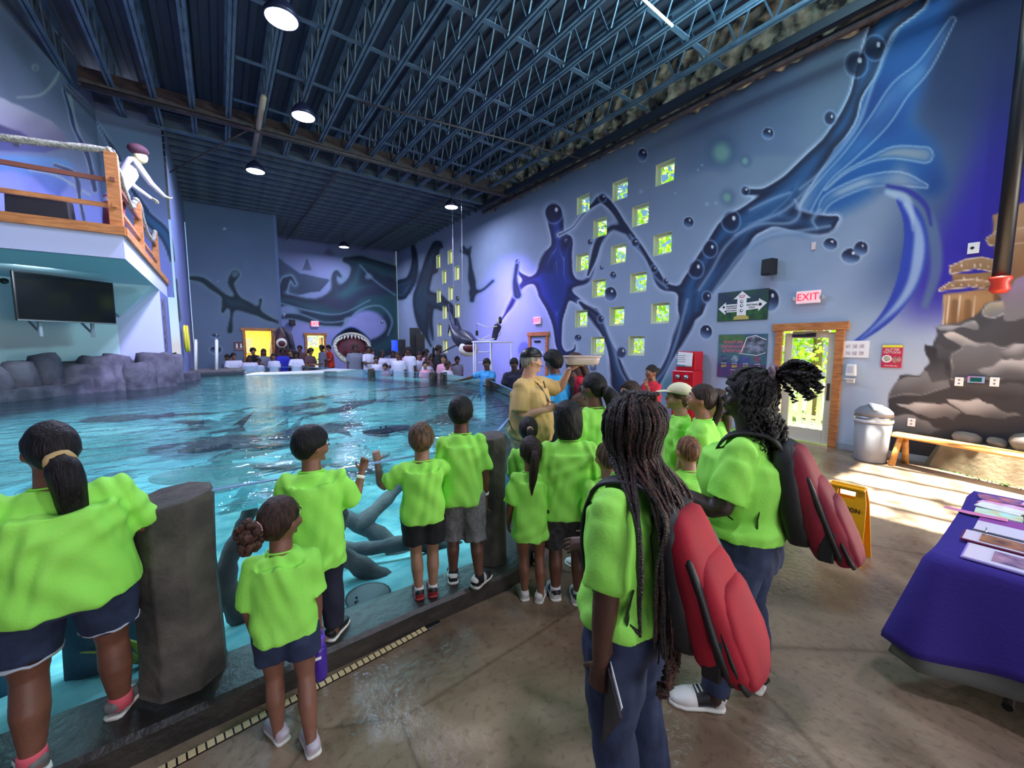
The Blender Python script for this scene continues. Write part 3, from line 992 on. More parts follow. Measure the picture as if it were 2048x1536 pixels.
# ---- steel above
JZ = 7.12
joist_bot = MB().box((-0.035, 0, 0), (0.045, 16.6, 0.05)).box((0.035, 0, 0), (0.045, 16.6, 0.05)).mesh('bottom_chord')
joist_top = MB().box((0, 0, 0), (0.11, 16.6, 0.05)).mesh('top_chord')
web_a = MB().bar((0, -0.30, 0.0), (0, 0.0, 0.72), 0.028, 0.028).mesh('web')
web_b = MB().bar((0, 0.0, 0.72), (0, 0.30, 0.0), 0.028, 0.028).mesh('web')
for me in (joist_bot, joist_top, web_a, web_b): me.materials.append(M_steel)
JX = [-3.5 + 0.66 * k for k in range(18)]
nw = 0
for jx in JX:
    if jx > 8.3: continue
    j = empty('roof_joist', (jx, 5.1, JZ), kind='structure')
    for me, zz, nm in ((joist_bot, 0, 'bottom_chord'), (joist_top, 0.72, 'top_chord')):
        o = bpy.data.objects.new(nm, me); o.parent = j; o.location = (0, 0, zz); col.objects.link(o)
    for k in range(20):
        yy = 2.4 + k * 0.6 - 5.1
        if jx < 0.0 and yy + 5.1 < 6.5: continue
        for me in (web_a, web_b):
            o = bpy.data.objects.new('web', me); o.parent = j; o.location = (0, yy, 0); col.objects.link(o)
br_me = MB().box((0, 0, 0), (0.5, 0.10, 0.012)).mesh('bridging_strap'); br_me.materials.append(M_steel)
for yy in (4.4, 6.15, 7.9, 9.6, 11.2):
    for jx in JX:
        if 0.3 < jx < 7.8:
            o = bpy.data.objects.new('bridging_strap', br_me); o.location = (jx + 0.33, yy, JZ + 0.05); col.objects.link(o); struct(o)
gd = MB().box((3.9, 13.45, 7.08), (10.0, 0.16, 0.03)).box((3.9, 13.45, 7.26), (10.0, 0.03, 0.34)).box((3.9, 13.45, 7.43), (10.0, 0.16, 0.03))
struct(gd.build('roof_girder', M_steel))
gd = MB().box((3.3, 12.05, 6.98), (10.6, 0.14, 0.05)).box((3.3, 12.05, 7.2), (10.6, 0.04, 0.30))
struct(gd.build('roof_girder', M_rust))
struct(MB().box((3.9, 13.52, 7.7), (10.2, .04, .8)).box((XR - .0, 9, 8.05), (.1, 30, .2)).build('roof_fascia', M_deck))
gw = MB()
gw.box((XR - .32, 6.3, 7.05), (0.14, 15.0, 0.16)).box((XR - .1, 6.3, 6.93), (0.16, 15.0, 0.06))
struct(gw.build('wall_girder', mat('dark_beam', (40, 46, 60), 0.6)))
# crumbling foam insulation along the wall head
M_foam = mat('old_foam_insulation', (206, 188, 160), 0.95, c2=(44, 40, 42), nscale=3.6, bump=1.0, bscale=8, stretch=(1, 1, 1))
nf, mf = 520, 12
V, Fc = [], []
for i in range(nf + 1):
    yy = -0.5 + i * (14.0 / nf)
    for j in range(mf + 1):
        t = j / mf
        zz = 6.86 + t * 1.1
        xx = XR - 0.05 - 0.34 * t - 0.07 * (math.sin(yy * 5.3 + 3 * math.sin(zz * 9)) + math.sin(yy * 11.1 + zz * 7) + 0.8 * math.sin(yy * 23 + zz * 19)) * (0.3 + 0.7 * math.sin(t * PI))
        V.append((xx, yy, zz + (0.03 * math.sin(yy * 7) + 0.025 * math.sin(yy * 19) if j == 0 else 0)))
for i in range(nf):
    for j in range(mf):
        a = i * (mf + 1) + j
        Fc.append((a, a + 1, a + mf + 2, a + mf + 1))
fo = MB().add(V, Fc).build('insulation', M_foam, None, True)
struct(fo, 'crumbling brown insulation between wall top and roof')


def pipe(name, pts, r, m, label=None, cat='pipe', n=10, parent=None):
    o = MB().loft(pts, [r] * len(pts), n).build(name, m, parent, True)
    if label: tag(o, label, cat)
    return o


pp = pipe('sprinkler_pipe', [(-1.9, 11.7, 6.85), (8.4, 11.7, 6.85)], 0.045, M_rust, 'long rusty brown sprinkler pipe crossing under the ceiling girder')
pipe('sprinkler_pipe', [(2.6, 9.3, 6.95), (8.5, 8.4, 6.95)], 0.022, M_rust, 'thin brown sprinkler pipe crossing below the joists in mid ceiling')
pipe('sprinkler_pipe', [(5.2, 4.2, 7.0), (6.3, 4.25, 7.0)], 0.025, M_white, 'short pale pipe stub high near the skylight')
pipe('wall_pipe', [(XR - .42, -0.5, 6.72), (XR - .42, 13.3, 6.72)], 0.05, M_rust, 'rusty pipe running along the top of the mural wall')
pipe('conduit', [(1.02, 10.2, 6.9), (1.02, 13.3, 6.9)], 0.06, mat('tan_duct', (150, 128, 112), 0.6), 'tan tube above the third ceiling lamp')
pipe('brace_wire', [(-0.9, 14.4, 6.3), (1.0, 11.5, 6.9)], 0.018, M_rust, 'diagonal rod from the left wall corner up to the tan tube', 'rod')
pipe('conduit', [(3.2, 13.5, 7.05), (3.0, 23.5, 7.05)], 0.022, M_rust, 'thin conduit running to the far wall left of the last lamp')
pipe('conduit', [(6.9, 13.5, 7.05), (6.7, 23.5, 7.05)], 0.022, M_rust, 'thin conduit running to the far wall behind the right ceiling lamp')

# lamps
M_glow = mat('lamp_glow', (255, 255, 255), 0.3, emit=(226, 224, 255), estr=14)
M_shade = mat('lamp_housing', (40, 40, 70), 0.4, metal=0.3)
LL = ['round glowing high bay lamp nearest the top edge of the ceiling', 'round glowing lamp second from the viewer on the left ceiling', 'glowing lamp just in front of the far low ceiling on the left', 'round glowing lamp hanging near the right mural wall', 'smallest glowing lamp near the far wall']
for (lx, ly), lb in zip(LAMPS, LL):
    e = empty('high_bay_lamp', (lx, ly, LAMPZ), 0, lb, 'ceiling lamp', 'high bay lamps under the roof')
    MB().loft([(0, 0, 0.0), (0, 0, 0.05), (0, 0, 0.16), (0, 0, 0.26)], [0.235, 0.24, 0.17, 0.07], 24).build('housing', M_shade, e, True)
    MB().cyl((0, 0, -0.012), (0, 0, -0.002), 0.215, n=28).build('diffuser', M_glow, e)
    MB().torus((0, 0, 0), 0.228, 0.014, 28, 6).build('rim', M_shade, e, True)
    MB().cyl((0, 0, 0.25), (0, 0, 0.86), 0.012, n=6).build('hanger', M_shade, e)
# ------------------------------------------------------------------ the tank
WZ = 0.91
PB = -0.55


def offset_poly(P, d):
    P = np.asarray(P, float); out = []
    n = len(P)
    for i in range(n):
        a, b, c = P[i - 1], P[i], P[(i + 1) % n]
        t1, t2 = (b - a) / np.linalg.norm(b - a), (c - b) / np.linalg.norm(c - b)
        n1, n2 = np.array([t1[1], -t1[0]]), np.array([t2[1], -t2[0]])
        m_ = n1 + n2
        m_ /= max(0.3, (m_ @ m_) / 2) if True else 1
        out.append(b + m_ * d)
    return out


# sandy bottom
def water_material():
    m = bpy.data.materials.new('pool_water')
    m.use_nodes = True
    nt = m.node_tree
    nt.nodes.clear()
    o = nt.nodes.new('ShaderNodeOutputMaterial')
    co = nt.nodes.new('ShaderNodeTexCoord')
    mp = nt.nodes.new('ShaderNodeMapping')
    mp.inputs['Scale'].default_value = (1.0, 1.5, 1.0)
    nt.links.new(co.outputs['Object'], mp.inputs['Vector'])
    n = nt.nodes.new('ShaderNodeTexNoise')
    n.inputs['Scale'].default_value = 3.4
    n.inputs['Detail'].default_value = 4
    n.inputs['Distortion'].default_value = 0.6
    nt.links.new(mp.outputs[0], n.inputs['Vector'])
    b = nt.nodes.new('ShaderNodeBump')
    b.inputs['Strength'].default_value = 0.55
    b.inputs['Distance'].default_value = 0.06
    nt.links.new(n.outputs['Fac'], b.inputs['Height'])
    rf = nt.nodes.new('ShaderNodeBsdfRefraction')
    rf.inputs['IOR'].default_value = 1.2
    rf.inputs['Roughness'].default_value = 0.0
    rf.inputs['Color'].default_value = (0.80, 0.95, 0.97, 1)
    tr = nt.nodes.new('ShaderNodeBsdfTransparent')
    tr.inputs[0].default_value = (0.75, 0.93, 0.96, 1)
    mx0 = nt.nodes.new('ShaderNodeMixShader')
    mx0.inputs[0].default_value = 0.45
    nt.links.new(rf.outputs[0], mx0.inputs[1])
    nt.links.new(tr.outputs[0], mx0.inputs[2])
    g = nt.nodes.new('ShaderNodeBsdfGlossy')
    g.inputs['Roughness'].default_value = 0.03
    fr = nt.nodes.new('ShaderNodeFresnel')
    fr.inputs['IOR'].default_value = 1.33
    for nn in (rf, g, fr):
        nt.links.new(b.outputs[0], nn.inputs['Normal'])
    mx = nt.nodes.new('ShaderNodeMixShader')
    nt.links.new(fr.outputs[0], mx.inputs[0])
    nt.links.new(mx0.outputs[0], mx.inputs[1])
    nt.links.new(g.outputs[0], mx.inputs[2])
    nt.links.new(mx.outputs[0], o.inputs[0])
    return m


M_water = water_material()
M_sand = mat('pool_sand', (150, 205, 208), 0.9, c2=(92, 160, 172), nscale=3.4, bump=0.5, bscale=10)  # two-tone mottle paints caustic light into the sand
M_poolw = mat('pool_wall', (56, 84, 92), 0.9, c2=(40, 62, 74), nscale=2)
pts = offset_poly(TANK, -0.03)
wat = MB().prism([(p[0], p[1]) for p in pts], WZ, WZ + 0.0005)
o = bpy.data.objects.new('water_surface', None)
bm = bmesh.new()
bm.faces.new([bm.verts.new((p[0], p[1], WZ)) for p in pts])
me = bpy.data.meshes.new('water_surface'); bm.to_mesh(me); me.materials.append(M_water)
WS = bpy.data.objects.new('water_surface', me); col.objects.link(WS)
tag(WS, 'rippling turquoise water filling the touch pool', 'water', kind='stuff')
bpy.data.objects.remove(o)
# floor of the pool: gently dished grid
gx, gy = np.meshgrid(np.linspace(-4.5, 4.7, 60), np.linspace(2.45, 16.7, 90), indexing='ij')
gz = 0.10 - 0.55 * sst(gy, 2.5, 4.6) + 0.05 * np.sin(gx * 1.7 + gy) * np.sin(gy * 1.1) + 0.02 * np.sin(gx * 6) * np.sin(gy * 5)
V = np.stack([gx, gy, gz], -1).reshape(-1, 3)
F = [(i * 90 + j, (i + 1) * 90 + j, (i + 1) * 90 + j + 1, i * 90 + j + 1) for i in range(59) for j in range(89)]


def inside(P, x, y):
    P = np.asarray(P); c = False
    for i in range(len(P)):
        a, b = P[i], P[i - 1]
        if (a[1] > y) != (b[1] > y) and x < (b[0] - a[0]) * (y - a[1]) / (b[1] - a[1]) + a[0]: c = not c
    return c


big = offset_poly(TANK, 0.12)
F = [f for f in F if inside(big, V[f[0]][0], V[f[0]][1]) or inside(big, V[f[2]][0], V[f[2]][1])]
sb = MB().add(V, F).build('pool_floor', M_sand, None, True)
tag(sb, 'pale turquoise sand bottom of the pool', 'sand', kind='stuff')

# curb round the tank
CO = [(-3.6, 2.2), (-0.6, 2.21), (0.9, 2.29), (1.62, 2.30), (1.86, 2.36), (2.87, 3.4), (4.0, 4.87), (4.82, 7.02), (4.9, 9.68), (3.86, 12.25), (2.6, 15.0), (0.7, 16.9), (-0.75, 16.9)]
CI = TANK[0:1] + TANK[0:1] + [(0.9, 2.52)] + TANK[1:2] + TANK[1:2] + TANK[2:9] + [(-0.75, 16.6)]
CI = [(-3.6, 2.56), (-0.6, 2.56), (0.9, 2.56), (1.55, 2.56), (1.6, 2.56), (2.60, 3.63), (3.71, 5.03), (4.5, 7.12), (4.57, 9.58), (3.56, 12.07), (2.32, 14.86), (0.57, 16.55), (-0.75, 16.55)]
n = len(CO)
V = [(p[0], p[1], 0.0) for p in CO] + [(p[0], p[1], 0.11) for p in CO] + [(p[0] + (q[0] - p[0]) * .08, p[1] + (q[1] - p[1]) * .08, 0.13) for p, q in zip(CO, CI)] + [(p[0], p[1], 0.14) for p in CI] + [(p[0], p[1], -0.5) for p in CI]
F = []
for r in range(4):
    for i in range(n - 1):
        F.append((r * n + i, r * n + i + 1, (r + 1) * n + i + 1, (r + 1) * n + i))
M_curb = mat('wet_concrete_curb', (60, 54, 48), 0.45, c2=(34, 31, 30), nscale=3, bump=0.4, bscale=20, spec=0.6)
cb = MB().add(V, F).build('tank_curb', M_curb)
tag(cb, 'dark wet concrete curb running round the foot of the glass tank', 'curb', kind='structure')

# acrylic panels between posts, each its own thing
M_acr = glass_mat('tank_acrylic', (215, 238, 240))
M_acredge = mat('acrylic_edge', (130, 170, 210), 0.2)
PANELS = [((-3.6, 2.52), (-0.32, 2.52)), ((-0.16, 2.52), (1.56, 2.52)), ((1.68, 2.62), (2.63, 3.59)), ((2.63, 3.59), (3.75, 5.0)), ((3.75, 5.0), (4.55, 7.1)), ((4.55, 7.1), (4.62, 9.6)), ((4.62, 9.6), (3.6, 12.1)), ((3.6, 12.1), (2.35, 14.9)), ((2.35, 14.9), (0.6, 16.6))]
PL = ['left of the thick front concrete post', 'behind the row of children, between the two front posts', 'running back from the front corner post toward the instructor', 'beside the instructor', 'on the right side of the pool', 'at the far right corner of the pool', 'in front of the white shirted crowd', 'in front of the shark head', 'at the far end before the bright doorway']
for (a, b), lb in zip(PANELS, PL):
    a, b = np.array(a), np.array(b)
    L = np.linalg.norm(b - a); ang = math.atan2(b[1] - a[1], b[0] - a[0])
    e = empty('glass_panel', ((a[0] + b[0]) / 2, (a[1] + b[1]) / 2, 0.135), ang, 'clear acrylic tank panel ' + lb, 'glass panel', 'acrylic panels of the tank wall')
    q = MB(); q.add([(-L / 2, 0, 0), (L / 2, 0, 0), (L / 2, 0, .92), (-L / 2, 0, .92)], [(0, 1, 2, 3)])
    q.build('pane', M_acr, e)
    MB().box((0, 0, 0.925), (L, 0.022, 0.008)).build('top_edge', M_acredge, e)


def conc_post(x, y, r, h, rz, label, z0=0.1, group=None):
    m = MB()
    n = 10
    for k, (zz, s) in enumerate(((0, 1.12), (0.06, 1.05), (0.2, 1.0), (0.5, .98), (0.8, 1.0), (h - .03, 1.0), (h, .94))):
        pass
    m.loft([(0, 0, 0), (0, 0, .05), (0.004, 0, .25), (-.004, 0, .6), (0.004, 0, h - .03), (0, 0, h)], [r * 1.12, r * 1.04, r, r * .98, r * 1.0, r * .95], 8)
    o = m.build('tank_post', M_conc)
    o.location = (x, y, z0)
    o.rotation_euler = (0, 0, rz)
    tag(o, label, 'post', group)
    bv = o.modifiers.new('soft', 'BEVEL'); bv.width = 0.012; bv.segments = 2
    return o


conc_post(-0.235, 2.52, 0.175, 0.97, 0.35, 'thick octagonal grey concrete post between the ponytailed girl and the curly haired girl')
conc_post(1.63, 2.54, 0.12, 1.02, 0.39, 'weathered concrete corner post beside the boy in grey shorts')
for x, y, lb in ((2.32, 14.95, 'small dark post in the far tank rim below the green doorway'), (3.58, 12.1, 'small dark post at the tank rim in front of the shark head'), (4.47, 9.75, 'left one of two dark posts standing close together at the far right rim'), (4.63, 9.45, 'right one of two dark posts standing close together at the far right rim'), (4.55, 7.1, 'small dark post in front of the boy in the light blue shirt')):
    conc_post(x, y, 0.10, 1.0, 0.3, lb)

# drain grate in front of the curb: cream slats
gr = empty('floor_drain', (0, 0, 0), 0, 'narrow cream slotted drain channel in the floor along the tank curb', 'drain')
P0, P1 = np.array([-1.1, 2.03]), np.array([0.97, 2.27])
L = np.linalg.norm(P1 - P0); dr = (P1 - P0) / L; ang = math.atan2(dr[1], dr[0])
MB().box((0, 0, 0), (L, .045, .004)).build('channel', M_black, gr)
gr.location = ((P0[0] + P1[0]) / 2, (P0[1] + P1[1]) / 2, 0.003); gr.rotation_euler = (0, 0, ang)
slat = MB().box((0, 0, 0), (0.027, 0.036, 0.006)).mesh('slat'); slat.materials.append(mat('cream_plastic', (222, 196, 150), 0.5))
k = int(L / 0.034)
for i in range(k):
    s = bpy.data.objects.new('slat', slat); s.parent = gr; s.location = (-L / 2 + 0.02 + i * 0.034, 0, 0.004); col.objects.link(s)
o = MB().loft([(0, -.06, 0), (0, .06, 0)], [(0.02, .006), (0.02, .006)], 8).build('end_cap', M_black, gr); o.location = (L / 2 + .03, 0, 0); o.rotation_euler = (0, 0, 1.5)

# roots and logs in the tank
M_log = mat('sunken_log', (104, 96, 98), 0.85, c2=(64, 62, 72), nscale=3, stretch=(1, 1, 1), bump=0.7, bscale=12)
LOGS = [
    ('forked sunken log in the water behind the light haired boy', [[(1.35, 3.7, -.28), (1.1, 3.85, 0.0), (0.8, 3.9, .22), (0.45, 3.9, .42), (0.2, 4.0, .5)], [(0.8, 3.9, .22), (0.65, 3.6, .1), (0.58, 3.35, -.05)], [(1.0, 3.85, .1), (1.35, 3.95, .3), (1.6, 4.0, .5)]], .085),
    ('thick bent log trunk under water behind the black haired boy', [[(0.95, 3.0, -.05), (0.75, 3.15, .12), (0.5, 3.3, .3), (0.2, 3.5, .45)], [(0.6, 3.25, .22), (0.7, 3.3, .42), (0.72, 3.32, .52)], [(0.35, 3.4, .35), (0.1, 3.2, .1), (0.05, 3.05, -.1)]], .075),
    ('curved upright log leaning beside the thick front post', [[(0.12, 3.0, -.1), (-0.02, 3.05, .12), (-0.05, 3.1, .35), (0.05, 3.2, .55), (0.12, 3.3, .68)], [(-0.02, 3.05, .12), (0.1, 3.1, -.02), (0.25, 3.0, -.12)]], .07),
    ('long root lying on the sand behind the boy in grey shorts', [[(1.7, 3.2, -.1), (1.3, 3.3, .05), (0.9, 3.45, .05), (0.6, 3.7, .1)], [(1.3, 3.3, .05), (1.2, 3.1, .2), (1.15, 3.05, .3)]], .07),
    ('sunken root arching further out in the pool', [[(2.4, 5.2, -.4), (2.0, 5.4, .0), (1.4, 5.5, .1), (0.9, 5.4, -.3)], [(1.4, 5.5, .1), (1.1, 5.9, .2), (0.8, 6.2, -.2)]], .09)]
for lb, brs, r in LOGS:
    m = MB()
    for i, b in enumerate(brs):
        C = crom([(p[0], p[1], p[2]) for p in b], 5)
        m.loft(C, [r * (1.15 - .55 * k / len(C)) * (1 if i == 0 else .8) * (1 + .12 * math.sin(k * 2.1)) for k in range(len(C))], 9, round_=True)
    o = m.build('sunken_log', M_log, None, True); tag(o, lb, 'log', 'logs sunk in the tank')
# dark underwater pillars seen through the glass at the left
for x, y, r, lb in ((-0.62, 3.05, .16, 'wide dark pillar standing in the water behind the ponytailed girl'), (-1.25, 3.3, .26, 'broad dark pillar under water at the left edge of the tank')):
    o = MB().loft([(x, y, -.3), (x, y, .2), (x, y, WZ - .06)], [r * 1.1, r, r * .95], 12).build('underwater_pillar', mat('algae_blue_stone', (70, 100, 120), 0.9, c2=(44, 70, 90), nscale=4, bump=.5, bscale=9), None, True)
    tag(o, lb, 'pillar')
m = MB()
for i in range(14):
    a = i * 0.45; L_ = 0.16 + .08 * math.sin(i * 3)
    m.loft([(0, 0, 0), (math.cos(a) * L_ * .4, math.sin(a) * L_ * .3, L_ * .6), (math.cos(a) * L_ * 1.1, math.sin(a) * L_ * .6, L_ * .9)], [(.012, .004), (.016, .004), (.004, .002)], 5)
o = m.build('yellow_weed', mat('yellow_weed', (190, 190, 90), .7), None, True); o.location = (-0.42, 2.85, 0.03); tag(o, 'tuft of yellow water weed beside the thick front post', 'plant')


# rays and fish
def make_ray(label):
    e = empty('stingray', (0, 0, 0), 0, label, 'ray', 'dark rays swimming in the pool')
    nr, na = 8, 28
    V = [(0, 0, .05)]
    for i in range(1, nr + 1):
        t = i / nr
        for j in range(na):
            a = 2 * PI * j / na
            rr = 0.36 * (abs(math.cos(a)) ** 1.6 * 1.15 + .62 * abs(math.sin(a)) ** 2) * t
            V.append((rr * math.cos(a), rr * math.sin(a) * 1.15, .05 * (1 - t * t) + .05 * t * t * math.cos(a) ** 2))
    F = [(0, 1 + j, 1 + (j + 1) % na) for j in range(na)]
    for i in range(nr - 1):
        for j in range(na):
            F.append((1 + i * na + j, 1 + (i + 1) * na + j, 1 + (i + 1) * na + (j + 1) % na, 1 + i * na + (j + 1) % na))
    M_ray = mat('ray_skin', (34, 34, 44), 0.5)
    b = MB().add(V, F).build('disc', M_ray, e, True)
    so = b.modifiers.new('thick', 'SOLIDIFY'); so.thickness = 0.03
    MB().loft([(0, -.22, .03), (0.02, -.45, .02), (-.02, -.75, .02), (.03, -1.0, .03)], [.02, .013, .008, .003], 6).build('tail', M_ray, e, True)
    for s in (-1, 1):
        MB().ell((s * .05, .14, .07), .018, 8).build('eye', M_black, e, True)
    return e


def make_shark(label):
    e = empty('small_shark', (0, 0, 0), 0, label, 'shark', 'small dark sharks swimming in the pool')
    M_ray = mat('ray_skin', (34, 34, 44), 0.5)
    MB().loft([(0, .5, 0), (0, .38, .0), (0, .1, 0), (.02, -.2, 0), (-.02, -.5, 0), (.05, -.75, 0)], [(.02, .02), (.08, .05), (.10, .08), (.075, .07), (.035, .04), (.01, .03)], 10, round_=True).build('trunk', M_ray, e, True)
    MB().add([(0, -.62, 0), (.05, -.95, .22), (.04, -.8, .02), (.05, -.86, -.1)], [(0, 1, 2), (0, 2, 3)]).build('tail_fin', M_ray, e).modifiers.new('t', 'SOLIDIFY').thickness = .012
    MB().add([(0, .1, .07), (0, -.1, .07), (0, -.1, .2)], [(0, 1, 2)]).build('back_fin', M_ray, e).modifiers.new('t', 'SOLIDIFY').thickness = .012
    for s in (-1, 1):
        MB().add([(s * .07, .2, 0), (s * .07, .05, 0), (s * .28, -.05, -.02)], [(0, 1, 2)]).build('side_fin', M_ray, e).modifiers.new('t', 'SOLIDIFY').thickness = .012
    return e


def copy_tree(src, name=None, parent=None):
    c = src.copy(); col.objects.link(c)
    if parent is not None: c.parent = parent
    for ch in list(src.children):
        copy_tree(ch, None, c)
    return c


ray0 = make_ray('dark ray gliding near the surface just left of the light haired boy')
shk0 = make_shark('dark shark in the middle of the dark cluster of fish')
RP = [(775, 862, 0.2, .62, .86), (600, 880, 1.1, .9, .5), (655, 868, -.6, 1.0, .5), (430, 910, .9, 1.1, .4), (520, 850, 1.9, 1.2, .45), (240, 845, 2.6, .9, .7), (380, 905, .3, .8, .5), (700, 880, -1.2, 1.1, .6), (905, 850, .7, 1.0, .5), (170, 990, .2, .8, .2), (730, 1080, 1.2, .5, .1), (600, 830, .3, 1, .4)]
RL = ['dark ray gliding near the surface just left of the light haired boy', 'dark ray right of the black haired boy, out in mid pool', 'ray swimming just beyond the black haired boy', 'ray low in the water left of mid pool', 'ray at the top of the dark cluster in mid pool', 'purplish ray near the rock wall at the left', 'dark ray in the left cluster of fish', 'large ray crossing between the two boys', 'ray in front of the tall boy with short black hair', 'pale ray on the sand behind the thick front post', 'small ray on the sand among the logs', 'farthest ray of the mid pool cluster']
for i, ((px_, py_, rz, s, z), lb) in enumerate(zip(RP, RL)):
    r = ray0 if i == 0 else copy_tree(ray0)
    p = atz(px_, py_, WZ)
    d = ray(px_, py_); dd = d / d[2] * ((z - WZ) * (0.8 if z < WZ - .1 else 1)); p = p + np.array([dd[0] * .6, dd[1] * .6, z - WZ])
    r.location = (p[0], p[1], min(z, WZ - .07) - .02 if i else WZ - .04); r.rotation_euler = (0, 0, rz); r.scale = (s, s, s); r['label'] = lb
SP = [(465, 880, 2.0, 1.1, .5), (560, 865, 1.2, 1.1, .45), (410, 880, .8, .9, .5), (690, 845, 2.2, 1.3, .5), (850, 818, 1.4, 1.1, .5), (800, 800, 1.7, 1.2, .5), (330, 865, 1.4, 1.1, .5), (505, 900, 1.9, .9, .4), (640, 820, 2.1, 1, .5), (900, 790, .6, .9, .5), (440, 940, 1.3, 1, .5), (740, 830, 1.1, 1.1, .5)]
SL = ['dark shark in the middle of the dark cluster of fish', 'dark shark beyond the black haired boy', 'small shark left in the cluster of fish', 'shark swimming right of the mid pool cluster', 'shark far out, left of the tall boy', 'shark in the sparkling far water', 'lone shark left of the cluster, near the purple reflection', 'nearest small shark of the cluster', 'thin shark above the mid pool cluster', 'shark far out right of the sparkling water', 'small shark closest to the thick front post', 'shark between the sparkles and the light haired boy']
for i, ((px_, py_, rz, s, z), lb) in enumerate(zip(SP, SL)):
    r = shk0 if i == 0 else copy_tree(shk0)
    p = atz(px_, py_, z + .12)
    r.location = (p[0], p[1], z + .1); r.rotation_euler = (0, 0, rz); r.scale = (s, s, s); r['label'] = lb

# ------------------------------------------------------------------ rock wall on the left of the pool
RA, RB_ = np.array([-0.9, 13.1]), np.array([-2.9, 10.0])
dirw = (RB_ - RA) / np.linalg.norm(RB_ - RA)
rw = empty('rock_wall', (RA[0], RA[1], 0), 0, 'row of rough grey rock columns forming the left edge of the pool', 'rock wall', kind='structure')
NR = 12
for i in range(NR):
    t = i * 0.46 + 0.2
    c = dirw * t
    c = (RA + c) * (.97, .92, .92, .95, .97, .99, 1, 1, 1, 1, 1, 1)[i] - RA
    h = 1.55 + 0.10 * math.sin(i * 2.3)
    r = 0.27 + 0.05 * math.sin(i * 1.7)
    m = MB().loft([(0, 0, -.4), (0.02, 0, .6), (0, 0.01, 1.1), (0, 0, h - .12), (0, 0, h)], [(r * 1.1, r * .9), (r, r), (r * .96, r), (r * .92, r * .9), (r * .75, r * .7)], 9, e=2.8)
    V = m.verts(); V = V + 0.035 * np.sin(V[:, [2, 0, 1]] * 9 + i * 2) ; m.v = [V]
    o = m.build('rock', M_rock, rw, True); o.location = (c[0] - .02, c[1], 0); o.rotation_euler = (0, 0, i * .7)
MB().box((dirw[0] * 2.8 - .55, dirw[1] * 2.8 + .25, .55), (.5, 6.4, 1.75), rz=math.atan2(dirw[1], dirw[0]) + PI / 2).build('backing', M_rock, rw)
MB().box((dirw[0] * 2.8 + .16, dirw[1] * 2.8 - .1, .35), (.3, 6.2, 1.5), rz=math.atan2(dirw[1], dirw[0]) + PI / 2).build('foot', M_rock, rw)
pA, pB = atz(146, 728, 1.45), atz(320, 712, 1.6)
hz = [(-2.35, 11.45, 1.55), (-2.1, 11.3, 1.22), (-1.9, 11.5, 1.02), (-1.6, 11.9, 1.05), (-1.3, 12.2, 1.25), (-1.05, 12.6, 1.56), (-1.0, 12.9, 1.62), (-.86, 13.35, 1.75)]
hs = [atd(145, 728, 9.9), atd(158, 752, 9.7), atd(185, 765, 9.9), atd(225, 763, 10.2), atd(262, 745, 10.5), atd(295, 722, 10.9), atd(325, 712, 11.2), atd(352, 706, 11.6)]
o = MB().loft(crom(hs, 6), [.022] * (len(hs) * 6 - 5), 8).build('yellow_hose', mat('yellow_rubber', (222, 206, 60), .4), None, True); tag(o, 'yellow hose looped over the grey rocks', 'hose')
m = MB()
for k in range(9):
    m.torus((0.02 * math.sin(k * 2), 0, 0.015 * math.cos(k * 3)), .17 + .018 * (k % 4), .018, 22, 6, 'x')
o = m.build('hose_coil', mat('yellow_rubber', (222, 206, 60), .4), None, True)
o.location = (-0.72, 13.9, 1.98); o.scale = (1.6, 1.1, 1.5); tag(o, 'coiled yellow hose hanging on the wall by the dock', 'hose')

# ------------------------------------------------------------------ room under the balcony
M_under = mat('aqua_plaster', (176, 206, 214), 0.75)
M_viol = mat('pale_lilac_plaster', (186, 190, 226), 0.7)
W0, W1 = atd(24, 600, 7.1), atd(236, 600, 8.4)
wd = (W1 - W0)[:2] / np.linalg.norm((W1 - W0)[:2])
A0, A1 = W0[:2] - wd * 3.2, W1[:2]
struct(MB().add([(A0[0], A0[1], 0), (A1[0], A1[1], 0), (A1[0], A1[1], 3.1), (A0[0], A0[1], 3.1)], [(0, 1, 2, 3)]).build('wall_tv', M_under))
struct(MB().add([(A1[0] - .6, 11.7, 0), (-1.0, 11.7, 0), (-1.0, 11.7, 2.98), (A1[0] - .6, 11.7, 2.98)], [(0, 1, 2, 3)]).build('wall_lilac', M_viol))
lw = wall_mesh('wall_left_corner', (-1.0, 0, 0), (0, 1, 0), grid(11.7, 13.44, .05), grid(0, 2.985, .05), [], paint_left, M_mural)
tag(MB().box((-0.985, 12.1, 2.25), (.02, .3, 1.15)).build('wall_poster', mat('dark_print', (60, 50, 70), .6, c2=(120, 110, 130), nscale=9), None), 'narrow dark poster on the wall edge under the balcony', 'poster')

bal = empty('balcony', (0, 0, 0), 0, 'white balcony with pine trim jutting over the left of the pool', 'balcony', kind='structure')
ZB0, ZB1 = 2.99, 3.33
bx, by = -1.0, 7.8
MB().prism([(-5.4, by), (bx, by), (bx, 13.4), (-5.4, 13.4)], ZB0, ZB1).build('deck', M_viol, bal)
MB().box(((bx - 5.4) / 2 + .0, by - .02, ZB1 + .035), (5.4 + bx + .06, .05, .12)).box((bx + .02, (by + 13.4) / 2, ZB1 + .035), (.05, 13.4 - by, .12)).build('edge_board', M_wood, bal)
tri = [0, aty(240, 634, 11.65), aty(190, 562, 11.65)]
MB().add([(-1.02, 11.65, 3.0), tuple(tri[1]), (tri[2][0], 11.65, 3.0), (-1.02, 10.9, 3.0), (tri[2][0], 10.9, 3.0)], [(0, 1, 2), (0, 3, 1), (3, 4, 1), (4, 2, 1)]).build('soffit', M_under, bal)
